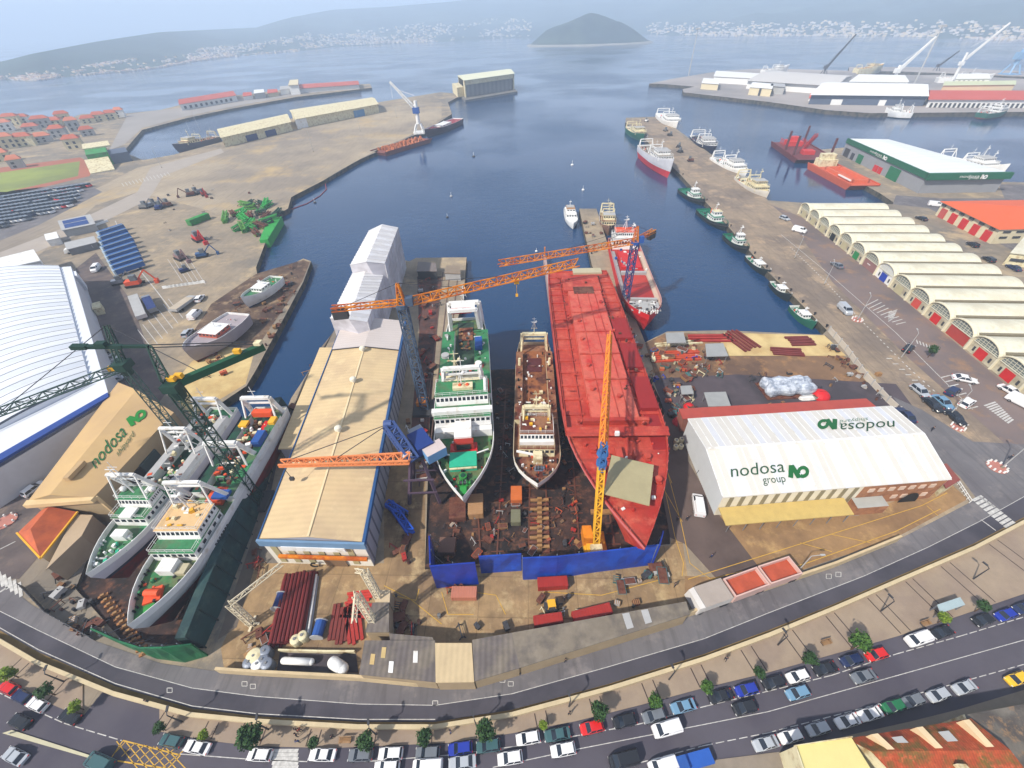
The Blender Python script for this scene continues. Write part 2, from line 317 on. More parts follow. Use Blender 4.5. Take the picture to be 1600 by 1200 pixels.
sheet('side_road', [(-80, 425), (90, 360), (215, 300), (235, 262), (345, 232), (350, 238), (255, 275), (232, 312), (110, 372), (-80, 450)], mat('pale_road', (170, 160, 150), .9, .1, .1), .03)
sheet('yard_lane', [(118, 420), (165, 610), (60, 745), (-60, 800), (-60, 900), (30, 905), (130, 790), (270, 600), (230, 540), (205, 470), (150, 395)], GREYY, .03)
sheet('sandy_yard', [(398, 548), (384, 600), (300, 650), (262, 610), (300, 565), (340, 540)], SAND, .02)
sheet('rusty_yard', [(474, 406), (484, 410), (472, 440), (400, 545), (340, 540), (285, 545), (330, 475), (400, 428)], mat('rusty_ground', (112, 90, 72), .9, .3, .4, c2=(76, 56, 48), c2scale=.07, c2lo=.4, c2hi=.6, c3=(154, 130, 102)), .03)
sheet('shipyard_yard', [(398, 880), (600, 880), (600, 690), (665, 690), (664, 890), (1047, 852), (1060, 800), (1075, 905), (1075, 945), (800, 1040), (560, 1052), (350, 1045), (345, 1012), (370, 960)], OCHRE, .012)
sheet('hall_alley', [(440, 690), (500, 545), (520, 520), (476, 592), (446, 665), (395, 840), (340, 1000), (370, 980), (400, 880)], mat('wet_concrete', (120, 108, 96), .8, .3, .2, c2=(70, 66, 64), c2scale=.1), .035)
sheet('pier_track_bed', [(652, 432), (690, 432), (668, 700), (640, 700), (655, 520)], mat('maroon_bed', (96, 64, 58), .9, .35, .5, c2=(64, 50, 50), c2scale=.12, c3=(126, 76, 62)), .03)
sheet('east_alley', [(1040, 640), (1075, 660), (1075, 720), (1120, 800), (1200, 905), (1120, 905), (1070, 850), (1047, 840), (1020, 690)], mat('alley_asphalt', (100, 84, 78), .9, .2, .15, c2=(84, 70, 66), c2scale=.07), .025)
sheet('brown_yard', [(1110, 806), (1340, 806), (1480, 750), (1512, 780), (1400, 840), (1240, 895), (1090, 935), (1070, 930), (1070, 900), (1200, 905), (1130, 830)], mat('ochre_brown_yard', (162, 128, 88), .9, .22, .5, c2=(134, 104, 74), c2scale=.06, c2lo=.38, c2hi=.66, c3=(182, 148, 100)), .016)
sheet('storage_yard', [(1008, 536), (1042, 520), (1290, 524), (1400, 650), (1075, 655), (1040, 640)], BROWN, .014)
sheet('storage_lane', [(1020, 592), (1150, 585), (1400, 600), (1430, 640), (1075, 658), (1040, 648)], DARKS, .03)
sheet('sandy_slab', [(1130, 520), (1288, 524), (1322, 556), (1100, 556), (1125, 540)], SAND, .04)
sheet('pier_apron', [(980, 187), (1028, 185), (1190, 300), (1200, 316), (1235, 330), (1345, 440), (1470, 560), (1600, 690), (1600, 760), (1490, 690), (1400, 620), (1296, 518), (1245, 466), (1200, 423), (1130, 343), (1062, 270), (1005, 213)], PIERM, .02)
sheet('warehouse_street', [(1205, 320), (1252, 339), (1340, 408), (1450, 500), (1600, 625), (1700, 720), (1700, 900), (1600, 720), (1420, 560), (1300, 440), (1235, 345)], mat('street_grey', (128, 112, 108), .9, .14, .1, c2=(108, 98, 98), c2scale=.05, c3=(150, 120, 96)), .03)
sheet('yard_road', [(1395, 620), (1440, 640), (1520, 690), (1700, 700), (1700, 780), (1600, 740), (1530, 785), (1500, 745), (1470, 720)], ASPH, .035)
sheet('north_street', [(1395, 319), (1450, 325), (1600, 400), (1800, 480), (1800, 330), (1700, 290), (1560, 288), (1570, 310), (1470, 310), (1400, 305)], ASPH, .02)
sheet('playing_field', [(-60, 300), (10, 300), (122, 275), (125, 252), (0, 270), (-60, 280)], mat('field_grass', (148, 160, 74), .95, .2, .04, c2=(120, 130, 70), c2scale=.02), .03)
sheet('running_track', [(-80, 296), (-70, 320), (12, 306), (140, 275), (148, 258), (125, 246), (0, 262), (-80, 275)], mat('track_red', (168, 100, 78), .95, .1, .05), .02)
sheet('car_park', [(-60, 345), (0, 300), (130, 285), (160, 300), (60, 352), (-60, 400)], ASPH, .02)
sheet('mole', [(200, 179), (285, 168), (350, 158), (460, 142), (575, 133), (460, 149), (350, 169), (285, 183), (222, 200), (195, 225), (170, 235)], mat('mole_grey', (158, 152, 148), .9, .15, .02), .02)
# ---- roads at the bottom of the photo
rt = [(-60, 868), (0, 905), (50, 945), (150, 1002), (250, 1036), (345, 1050), (400, 1054), (560, 1062), (650, 1071), (740, 1069), (800, 1053), (900, 1020), (1000, 988), (1075, 962), (1200, 920), (1300, 886), (1400, 845), (1510, 788), (1600, 732), (1700, 670)]
rl = [(-60, 925), (0, 955), (60, 985), (180, 1042), (300, 1075), (400, 1088), (560, 1100), (680, 1102), (800, 1084), (950, 1042), (1100, 998), (1200, 958), (1350, 900), (1450, 855), (1530, 815), (1600, 776), (1700, 715)]
rb = [(-60, 965), (0, 985), (60, 1019), (180, 1072), (300, 1107), (400, 1119), (560, 1128), (680, 1128), (800, 1109), (950, 1069), (1100, 1022), (1200, 985), (1300, 945), (1420, 893), (1520, 850), (1600, 808), (1700, 752)]
sb = [(-60, 985), (0, 1001), (60, 1036), (180, 1085), (300, 1118), (400, 1128), (560, 1137), (680, 1137), (800, 1118), (950, 1078), (1100, 1031), (1200, 994), (1300, 953), (1420, 901), (1520, 858), (1600, 816), (1700, 762)]
kb = [(-60, 1035), (0, 1062), (80, 1100), (130, 1122), (250, 1143), (330, 1158), (400, 1166), (520, 1169), (700, 1161), (800, 1146), (900, 1127), (1000, 1102), (1100, 1075), (1200, 1051), (1300, 1023), (1400, 995), (1500, 962), (1600, 928), (1700, 890)]
def interp(pl, x):
    for a, b in zip(pl, pl[1:]):
        if a[0] <= x <= b[0]: return a[1]+(b[1]-a[1])*(x-a[0])/(b[0]-a[0])
    return pl[-1][1]
def band(name, a, b, m, z):
    xs = sorted(set([p[0] for p in a]+[p[0] for p in b]))
    A = [G(x, interp(a, x), z) for x in xs]; B = [G(x, interp(b, x), z) for x in xs]
    mb = MB()
    for i in range(len(xs)-1): mb.poly([B[i], B[i+1], A[i+1], A[i]])
    return mb.build(name, m, kind='structure')
band('harbour_road', rt, rl, ASPH, .05)
band('harbour_road_lane', rl, rb, ASPHN, .05)
band('verge', rb, sb, mat('olive_verge', (140, 114, 68), .95, .25, .3, c2=(120, 96, 50), c2scale=.2), .06)
mb = MB(); A = [G(x, y, 0) for x, y in kb]
mb.prism([(p.x, p.y) for p in A]+[(90, -60), (-90, -60)], -.5, .045); mb.build('street', ASPHS, kind='structure')
xs = sorted(set([p[0] for p in sb]+[p[0] for p in kb]))
mb = MB()
for x0, x1 in zip(xs, xs[1:]):
    for a, b in ([(x0, x1)] if not (x0 < 240 and x1 > 150) else []):
        q = [G(a, interp(kb, a)), G(b, interp(kb, b)), G(b, interp(sb, b)), G(a, interp(sb, a))]
        mb.hexa([(p.x, p.y, -.3) for p in q]+[(p.x, p.y, .16) for p in q], k=0)
mb.build('promenade', PAVE, kind='structure')
sheet('side_street', [(128, 1122), (160, 1082), (182, 1087), (300, 1119), (252, 1144)], ASPHS, .052)
# promenade parapet
mb = MB(); P = [G(x, y, .16) for x, y in sb if x > -100]
for a, b in zip(P, P[1:]): mb.beam(a+Vector((0, 0, .35)), b+Vector((0, 0, .35)), .55, .9)
tag(mb.build('parapet_wall', mat('parapet_stone', (206, 188, 152), .8, .15, .5)), 'long low cream parapet wall between the promenade and the harbour road', 'wall')
# shipyard boundary wall along the road
mb = MB(); P = [G(x, y, 0) for x, y in rt if 340 <= x <= 1500]
for a, b in zip(P, P[1:]): mb.beam(a+Vector((0, 0, 1.0)), b+Vector((0, 0, 1.0)), .4, 2.0)
tag(mb.build('boundary_wall', mat('boundary_stone', (206, 184, 146), .85, .18, .4)), 'long pale stone wall between the shipyard and the harbour road', 'wall')
# drain slots on the promenade
mb = MB()
for x in (40, 52, 96, 110, 262, 276, 330, 346, 405, 420, 489, 505, 573, 590, 659, 676, 748, 765, 834, 851, 919, 935, 1000, 1017, 1076, 1092, 1154, 1170, 1220, 1234, 1286, 1299, 1351, 1364, 1410, 1421, 1465, 1479, 1540, 1553):
    a = G(x, interp(sb, x), 0); a2 = G(x+8, interp(sb, x+8), 0); t = (a2-a).normalized(); n = Vector((t.y, -t.x, 0)); 
    if n.y > 0: n = -n
    # reach the kerb: step until the kerb line is crossed
    L = 1.0
    while L < 9:
        p = a+n*L; s_ = p-Vector((0, 0, H)); dpt = s_.y*math.cos(PITCH)-s_.z*math.sin(PITCH); up = s_.y*math.sin(PITCH)+s_.z*math.cos(PITCH)
        X, Y = s_.x/dpt, up/dpt; c, s2 = math.cos(ROLL), math.sin(ROLL); X, Y = X*c-Y*s2, X*s2+Y*c
        if 600-Y*FPX > interp(kb, 800+X*FPX)-3: break
        L += .15
    mb.beam(a+n*.5+Vector((0, 0, .165)), a+n*L+Vector((0, 0, .165)), .16, .03)
mb.build('promenade_joints', simple('dark_slot', (66, 50, 44)), kind='structure')
# painted markings
MW = simple('road_white', (204, 202, 198), rough=.7, var=.4, scale=1.5); MY = simple('road_yellow', (214, 168, 60), rough=.7, var=.25, scale=1.5)
def line(mb, pts, wd, z, dash=None):
    P = [G(x, y, z) for x, y in pts]
    for a, b in zip(P, P[1:]):
        L = (b-a).length; d = (b-a).normalized(); t = 0
        n = Vector((-d.y, d.x, 0))*wd/2
        while t < L-.01:
            e = min(L, t+(dash[0] if dash else L)); p, q = a+d*t, a+d*e
            mb.poly([p-n, q-n, q+n, p+n]); t = e+(dash[1] if dash else 1e9)
mb = MB(); Z = .07
line(mb, rl, .09, Z)
line(mb, [(x, y-4) for x, y in rb if 700 > x], .10, Z)
line(mb, [(-20, 1073), (40, 1103), (100, 1130), (190, 1157)], .11, .06, (1.6, .5))
line(mb, [(280, 1178), (400, 1187), (480, 1190)], .10, .06); line(mb, [(570, 1190), (700, 1180), (830, 1163)], .10, .06)
line(mb, [(830, 1163), (1000, 1131), (1100, 1104), (1200, 1080), (1300, 1055), (1400, 1022), (1500, 994), (1600, 964)], .11, .06, (1.5, .45))
line(mb, [(770, 1199), (900, 1171), (1100, 1132), (1200, 1112), (1400, 1056), (1600, 1000)], .09, .06)
line(mb, [(980, 1197), (1100, 1165), (1200, 1145), (1400, 1093), (1500, 1066), (1600, 1038)], .10, .06, (1.3, .5))
for i in range(5): line(mb, [(425, 1173+i*6.4), (466, 1173+i*6.4)], .42, .06)
for i in range(9): line(mb, [(1520+i*6.2, 782+i*5.2), (1535+i*6.2, 775+i*5.0)], .55, Z)
line(mb, [(1530, 776), (1555, 793)], .2, Z); line(mb, [(1533, 812), (1556, 829)], .2, Z)
for cx, cy in ((395, 1072), (265, 1078), (680, 1098), (785, 1062), (798, 1068), (382, 1068), (1310, 897), (1295, 900)):
    for a, b in (((-4, -3), (4, -3)), ((4, -3), (4, 4)), ((4, 4), (-4, 4)), ((-4, 4), (-4, -3))): line(mb, [(cx+a[0], cy+a[1]), (cx+b[0], cy+b[1])], .1, Z)
# left side lane marks
for i in range(6): line(mb, [(-10+i*8, 890+i*4), (-2+i*7, 912+i*4)], .5, Z)
line(mb, [(0, 858), (24, 846)], .2, Z); line(mb, [(0, 925), (12, 917)], .4, Z); line(mb, [(5, 790), (26, 776)], .15, Z)
# pier
line(mb, [(1220, 366), (1300, 432), (1400, 520), (1520, 640)], .2, .045)
line(mb, [(1235, 386), (1290, 440), (1345, 500), (1420, 575), (1470, 620)], .35, .045, (.7, 1.2))
for k in range(9): line(mb, [(1352+k*6, 478+k*3.6), (1372+k*5.4, 468+k*4.4)], .3, .045)
for k in range(7): line(mb, [(1388, 489+k*2.2), (1402-k, 489+k*2.2-5)], .3, .045)
for k in range(10): line(mb, [(1538+k*4, 634+k*3), (1556+k*3, 628+k*3)], .4, .05)
for k in range(8): line(mb, [(1470+k*6, 590+k*7), (1486+k*6, 586+k*7)], .3, .045)
for k in range(6): line(mb, [(1432+k*5, 531+k*2), (1434+k*5, 537+k*2)], .3, .045)
for k in range(9): line(mb, [(1385+k*10, 560+k*8.5), (1394+k*10, 560+k*8.5)], .35, .045)
# left yard marks
for k in range(7): line(mb, [(215+k*8, 515-k*8), (238+k*8, 545-k*8)], .2, .045)
for k in range(5): line(mb, [(262+k*9, 405+k*1), (285+k*9, 440+k*1)], .18, .045)
line(mb, [(180, 345), (210, 412), (245, 455), (268, 485)], .3, .045)
for k in range(14): line(mb, [(190+k*5.5, 286-k*1.3), (194+k*5.5, 291-k*1.3)], .35, .045)
mb.build('road_markings', MW, kind='structure')
mb = MB()
for k in range(6): line(mb, [(182+k*15.5, 1158+k*2.2), (215+k*15, 1201)], .11, .06)
for k in range(7): line(mb, [(196+k*15, 1159+k*2.4), (178+k*12, 1178+k*4)], .11, .06)
line(mb, [(192, 1157), (282, 1180), (262, 1201), (172, 1187), (192, 1157)], .16, .06)
for pl in ([(1022, 670), (1033, 700), (1065, 820), (1078, 880), (1110, 905), (1160, 892)], [(1028, 715), (1055, 840), (1068, 880), (1066, 900)], [(1035, 760), (1066, 815)], [(1030, 705), (1050, 755)],
           [(1075, 905), (1250, 850), (1440, 790), (1480, 770)], [(1100, 925), (1260, 880), (1400, 830), (1470, 795)], [(1448, 790), (1466, 806)], [(1250, 848), (1300, 862)], [(1300, 835), (1360, 848)],
           [(600, 915), (640, 935), (690, 975)], [(690, 925), (700, 960), (740, 960)], [(740, 925), (775, 930), (790, 960)], [(850, 925), (940, 930), (1035, 905)], [(610, 930), (650, 938), (655, 920)]):
    line(mb, pl, .12, .045)
mb.build('yellow_markings', MY, kind='structure')
# ================================================================ FAR SHORES
def lerp_pl(pl, x): return interp(pl, x)
HILLM = mat('far_hill_woods', (54, 76, 74), .95, .35, .004, c2=(76, 92, 84), c2scale=.0016, c3=(40, 58, 58))
TOWNM = [mat('town_white', (214, 208, 204), .8, .1, .02), mat('town_cream', (226, 208, 180), .8, .1, .02), mat('town_roof', (196, 112, 84), .8, .15, .02), mat('town_grey', (170, 168, 168), .8, .1, .02)]
def hash2(x, y):
    v = math.sin(x*12.9898+y*78.233)*43758.5453; return v-math.floor(v)
def vnoise(x, y):
    xi, yi = math.floor(x), math.floor(y); fx, fy = x-xi, y-yi; fx = fx*fx*(3-2*fx); fy = fy*fy*(3-2*fy)
    a = hash2(xi, yi)*(1-fx)+hash2(xi+1, yi)*fx; b = hash2(xi, yi+1)*(1-fx)+hash2(xi+1, yi+1)*fx
    return a*(1-fy)+b*fy
def fbm(x, y): return vnoise(x, y)*.55+vnoise(x*2.1, y*2.1)*.28+vnoise(x*4.3, y*4.3)*.17
shore = [(-300, 140), (-100, 131), (0, 126), (60, 128), (110, 121), (185, 115), (245, 109), (300, 99), (345, 92), (400, 87), (460, 82), (520, 74), (620, 69), (700, 66), (760, 62), (850, 60), (1010, 54), (1100, 57), (1300, 58), (1400, 58), (1500, 62), (1600, 66), (1900, 78)]
crest = [(-300, 120), (-100, 108), (0, 97), (50, 84), (150, 65), (250, 50), (400, 43), (450, 28), (520, 15), (600, 11), (700, 3), (760, -4), (900, -16), (1100, -26), (1400, -36), (1600, -34), (1900, -20)]
KD = 1.75
xs = [-300+i*14 for i in range(158)]
rows = 22
def hillpt(x, f):
    s = G(x, interp(shore, x), SEA-1); D = math.hypot(s.x, s.y)
    kd = 1.12 if x < 0 else min(KD, 1.12+x/250*.5)
    c = at_dist(x, interp(crest, x), D*kd); c.z = max(c.z, 14)
    p = s.lerp(c, f); g = f**1.5*.75+f*.25
    z = s.z+(c.z-s.z)*g*(1-.0)+ (fbm(p.x/260, p.y/260)-.5)*min(60, c.z*.35)*math.sin(math.pi*min(1, f))
    return Vector((p.x, p.y, z if f > 0 else SEA-2)), c
mb = MB(); V = []
for x in xs:
    for r in range(rows): V.append(hillpt(x, r/(rows-1))[0])
    p, c = hillpt(x, 1.0); V.append(Vector((c.x*1.25, c.y*1.25, -20)))
R1 = rows+1
F = [(i*R1+r, (i+1)*R1+r, (i+1)*R1+r+1, i*R1+r+1) for i in range(len(xs)-1) for r in range(R1-1)]
mb.add(V, F); mb.build('far_hills', HILLM, kind='structure', smooth=True)
def houses(name, n, x0, x1, f0, f1, seed, dens=None):
    r = random.Random(seed); mb = MB(); c = 0; tries = 0
    while c < n and tries < n*30:
        tries += 1
        x = r.uniform(x0, x1); f = f0+(f1-f0)*r.random()**2.0
        if dens and r.random() > dens(x, f): continue
        p, _ = hillpt(x, f); s = math.hypot(p.x, p.y)/2000
        a = r.random()*3; w_, d_ = r.uniform(5, 10)*s, r.uniform(4, 7)*s; hh = r.uniform(2, 4.5)*s
        k = r.choice((0, 0, 0, 1, 1, 3)); mb.obox((p.x, p.y), w_, d_, p.z-6, p.z+hh, a, k, 2 if r.random() < .45 else k); c += 1
    mb.build(name, TOWNM, kind='stuff', label='hazy white and red roofed town spread along the far shore')
def dn(x, f): return 1 if fbm(x/55., 3.3+f*6) > .46 else .06
houses('far_town', 1300, -100, 360, .03, .32, 1, dn); houses('far_town', 1100, 360, 830, .03, .42, 2, dn); houses('far_town', 1000, 1010, 1650, .02, .26, 3, dn)
# island
a = G(822, 74, SEA); b = G(1026, 68, SEA); ctr = a.lerp(b, .5); W2 = (b-a).length/2; pk = at_dist(924, 21, ctr.length*1.03)
mb = MB(); V = []; F = []; nr, ns = 18, 64
ax = (b-a).normalized(); ay = Vector((-ax.y, ax.x, 0))
for r in range(nr):
    f = r/(nr-1)
    for i in range(ns):
        t = 6.2832*i/ns; q = ctr+ax*math.cos(t)*W2*(1-f)+ay*math.sin(t)*W2*.6*(1-f)+ay*W2*.45
        hgt = (pk.z+4)*(.85*math.sin(f*1.5708)+.15*f)
        z = SEA-2+hgt+(fbm(q.x/90, q.y/90)-.5)*34*min(1, f*3)*(1-f*.5)
        V.append((q.x, q.y, z if r else SEA-3))
for r in range(nr-1):
    for i in range(ns): F.append((r*ns+i, r*ns+(i+1) % ns, (r+1)*ns+(i+1) % ns, (r+1)*ns+i))
mb.add(V, F); mb.build('wooded_island', mat('island_woods', (44, 62, 58), .95, .5, .02, c2=(66, 80, 64), c2scale=.004), kind='structure', smooth=True)
mb = MB(); V = []; F = []
for i in range(ns):
    t = 6.2832*i/ns
    for q_, z in ((1.03, SEA-1), (1.0, SEA+3.5), (.96, SEA+5)):
        q = ctr+ax*math.cos(t)*W2*q_+ay*math.sin(t)*W2*.6*q_+ay*W2*.45; V.append((q.x, q.y, z))
for i in range(ns):
    for j in range(2): F.append((i*3+j, ((i+1) % ns)*3+j, ((i+1) % ns)*3+j+1, i*3+j+1))
mb.add(V, F); mb.build('island_beach', mat('beach', (150, 146, 136), .9, .2, .02), kind='structure')
t = thing('lighthouse', 'small white lighthouse at the left foot of the wooded island', 'lighthouse', G(863, 71, SEA))
mb = MB(); mb.tube((0, 0, 0), (0, 0, 26), 4.2, 2.6, 10); mb.build('tower', WHITE, t)
mb = MB(); mb.tube((0, 0, 26), (0, 0, 27), 4, 4, 10); mb.tube((0, 0, 27), (0, 0, 31), 2, 1.2, 8); mb.build('lantern', LGREY, t)
mb = MB(); mb.box(-16, -3, -5, 5, 0, 6); mb.build('keeper_house', WHITE, t)
# ---- haze
zm = bpy.data.materials.new('haze'); zm.use_nodes = True; n = zm.node_tree.nodes; n.clear(); o_ = n.new('ShaderNodeOutputMaterial'); pv = n.new('ShaderNodeVolumePrincipled')
pv.inputs['Color'].default_value = (.66, .81, 1.0, 1); pv.inputs['Density'].default_value = 0.00035; pv.inputs['Anisotropy'].default_value = 0.0
zm.node_tree.links.new(pv.outputs[0], o_.inputs['Volume'])
mb = MB(); mb.box(-27000, 27000, -500, 31000, -22, 520); hz_o = mb.build('haze', zm, kind='stuff')
# ---- far right harbour
def P2(pts, z=0): return [tuple(G(x, y, z))[:2] for x, y in pts]
FARG = mat('far_quay', (170, 162, 158), .9, .12, .01, c2=(140, 136, 136), c2scale=.006)
mb = MB()
mb.prism(P2([(1014, 132), (1048, 125), (1095, 117), (1125, 112), (1200, 108), (1330, 112), (1340, 118), (1480, 119), (1600, 125), (1900, 140), (1950, 182), (1600, 177), (1480, 178), (1360, 179), (1290, 174), (1200, 161), (1068, 146), (1066, 141), (1085, 137), (1040, 133)]), -6, 1.2, k=1, top=0)
mb.prism(P2([(1326, 106), (1420, 106), (1500, 108), (1700, 118), (1700, 126), (1500, 117), (1400, 113), (1326, 112)]), -6, 1.2, k=1, top=0)
mb.build('commercial_quay', [FARG, QWALL], kind='structure')
def farbox(name, label, cat, px, h, m, roof, ridge=0, parts=None, group=None):
    """building from ground footprint pixels px (fl, fr, br, bl); h metres high"""
    q = Quad(*px, 0); t = thing(name, label, cat, (0, 0, 0), group=group)
    mb = MB(); q.box(mb, 0, 1, 0, 1, 0, h); mb.build('wall', m, t)
    mb = MB()
    if ridge:
        for (u0, z0, u1, z1) in ((-.02, h, .5, h+ridge), (.5, h+ridge, 1.02, h)):
            pass
        mb.hexa([q(-.01, -.03, h), q(1.01, -.03, h), q(1.01, .5, h), q(-.01, .5, h), q(-.01, -.03, h+.2), q(1.01, -.03, h+.2), q(1.01, .5, h+ridge), q(-.01, .5, h+ridge)])
        mb.hexa([q(-.01, .5, h), q(1.01, .5, h), q(1.01, 1.03, h), q(-.01, 1.03, h), q(-.01, .5, h+ridge), q(1.01, .5, h+ridge), q(1.01, 1.03, h+.2), q(-.01, 1.03, h+.2)])
    else: q.box(mb, -.01, 1.01, -.02, 1.02, h, h+.5)
    mb.build('roof', roof, t)
    if parts:
        for nm, u0, u1, z0, z1, mm in parts:
            mb = MB(); q.box(mb, u0, u1, -.012, .01, z0, z1); mb.build(nm, mm, t)
    return t
FW = mat('far_white', (236, 236, 234), .6, .06, .02); FR_ = mat('far_red', (196, 84, 64), .7, .1, .02); FBL = mat('far_blue_grey', (84, 96, 118), .7, .1, .02)
farbox('cold_store', 'long white flat-roofed store nearest the tip of the commercial quay', 'warehouse', [(1113, 131), (1222, 138), (1225, 130), (1117, 122)], 9, FW, FW, 0)
farbox('cold_store', 'wide pale-roofed warehouse in the middle of the commercial quay', 'warehouse', [(1165, 140), (1300, 150), (1325, 133), (1205, 124)], 10, FW, mat('far_pale_roof', (206, 202, 198), .6, .08, .02), 4)
farbox('cold_store', 'white warehouse with a dark blue-grey front facing the harbour basin', 'warehouse', [(1262, 165), (1440, 168), (1432, 148), (1290, 144)], 10, FBL, FW, 5, [('door', .2, .3, 0, 6, FW), ('door', .62, .68, 0, 6, FW)])
farbox('cold_store', 'low white shed with vents beside the pale-roofed warehouse', 'warehouse', [(1320, 146), (1410, 147), (1405, 136), (1335, 134)], 12, FW, FW, 0)
farbox('office_block', 'small cream office block near the tip of the commercial quay', 'office', [(1094, 141), (1120, 143), (1121, 135), (1097, 133)], 8, mat('far_cream', (220, 206, 170), .7, .1, .02), FW, 0)
farbox('office_block', 'cream twin block in front of the white warehouses on the commercial quay', 'office', [(1168, 150), (1202, 153), (1204, 145), (1172, 142)], 9, MATS['far_cream'], FW, 0, [('door', .45, .55, 0, 9, DGREY)])
farbox('fish_market', 'long red-roofed warehouse with a row of white arches on the commercial quay', 'warehouse', [(1445, 170), (1700, 172), (1700, 158), (1445, 155)], 8, FW, FR_, 4, [('arch', .02+.03*i, .035+.03*i, 0, 5, DGREY) for i in range(26)])
farbox('silo_block', 'square white silo block with a ribbed front behind the red-roofed warehouse', 'silo', [(1478, 152), (1530, 152), (1528, 143), (1482, 143)], 17, FW, FW, 0, [('rib', .1+.14*i, .16+.14*i, 1, 16, LGREY) for i in range(6)])
farbox('terrace_shed', 'low pale green shed above the red-roofed warehouse', 'shed', [(1462, 156), (1572, 155), (1570, 148), (1466, 149)], 13, MATS['far_cream'], mat('far_green_roof', (200, 206, 170), .6, .1, .02), 2)
farbox('market_stalls', 'low orange and white shed on the edge of the commercial quay', 'shed', [(1262, 160), (1325, 161), (1322, 155), (1264, 153)], 4, FW, ORED, 0)
farbox('grey_shed', 'grey shed at the left end of the white warehouses', 'shed', [(1200, 148), (1222, 150), (1222, 140), (1203, 138)], 9, LGREY, LGREY, 0)
# ---- far left mole and town
farbox('net_store', 'long red-roofed white shed on the outer mole', 'warehouse', [(285, 173), (372, 158), (365, 151), (286, 165)], 7, FW, mat('far_red_roof', (188, 92, 78), .8, .15, .02), 3, [('window', .05+.09*i, .09+.09*i, 1.5, 4.5, DGREY) for i in range(10)])
farbox('mole_shed', 'long low pale shed at the tip of the outer mole', 'warehouse', [(462, 146), (562, 139), (560, 133), (462, 139)], 6, FW, MATS['far_red_roof'], 2)
farbox('mole_house', 'square white house at the root of the mole shed', 'house', [(455, 148), (470, 147), (470, 138), (457, 139)], 12, FW, MATS['far_cream'], 0)
for i, (x, y, w_) in enumerate([(382, 154, 14), (400, 152, 16), (420, 149, 16), (440, 146, 14)]):
    farbox('mole_store', ['pale store next to the long red-roofed shed on the mole', 'second pale store from the long red-roofed shed on the mole', 'third pale store from the long red-roofed shed on the mole', 'pale store beside the square white house on the mole'][i], 'shed', [(x, y+3), (x+w_, y+1), (x+w_-1, y-4), (x, y-3)], 5+i % 2*2, [FW, LGREY, MATS['far_cream'], FW][i], [FR_, FW, FR_, LGREY][i], 1, group='small stores along the outer mole')
farbox('quay_warehouse', 'long cream warehouse with one blue door nearest the open end of the left quay', 'warehouse', [(468, 201), (593, 176), (583, 165), (458, 186)], 8.5, CREAM, CREAM, 2.5, [('door', .66, .8, 0, 6.5, mat('far_blue', (70, 130, 180), .5, .1)), ('portal', -.02, .1, 0, 8.2, WHITE)])
farbox('quay_warehouse', 'long cream warehouse with dark blue doors beside the ship basin on the left quay', 'warehouse', [(352, 230), (458, 204), (452, 191), (346, 216)], 7.5, CREAM, CREAM, 2.5, [('door', .3, .46, 0, 5, DBLUE), ('door', .58, .74, 0, 5, DBLUE)])
# dock shed at the end of the jetty
Q = Quad((728, 156), (804, 143), (794, 134), (718, 146), SEA)
t = thing('dock_shed', 'huge cream shed with an open grey side standing at the end of the jetty', 'shed')
mb = MB(); Q.box(mb, -.05, 1.02, -.3, 1.05, -4, 0); mb.build('pontoon', mat('dock_grey', (120, 116, 110), .9, .2, .05), t)
mb = MB(); Q.box(mb, 0, 1, .96, 1.0, 0, 19); Q.box(mb, .97, 1.0, 0, 1, 0, 19); Q.box(mb, 0, .02, 0, .2, 0, 19); Q.box(mb, 0, 1, 0, .03, 14, 19); Q.box(mb, -.12, .0, .2, 1.0, 0, 11); mb.build('wall', CREAM, t)
mb = MB(); mb.hexa([Q(-.01, -.02, 19), Q(1.01, -.02, 19), Q(1.01, .5, 19), Q(-.01, .5, 19), Q(-.01, -.02, 19.5), Q(1.01, -.02, 19.5), Q(1.01, .5, 22), Q(-.01, .5, 22)]); mb.hexa([Q(-.01, .5, 19), Q(1.01, .5, 19), Q(1.01, 1.02, 19), Q(-.01, 1.02, 19), Q(-.01, .5, 22), Q(1.01, .5, 22), Q(1.01, 1.02, 19.5), Q(-.01, 1.02, 19.5)]); mb.build('roof', mat('cream_roof', (226, 226, 196), .6, .08, .05), t)
mb = MB(); Q.box(mb, .03, .97, .05, .09, 0, 14); mb.build('side_screen', mat('grey_screen', (150, 150, 150), .8, .2, .05, stripe=(0, 6, .2)), t)
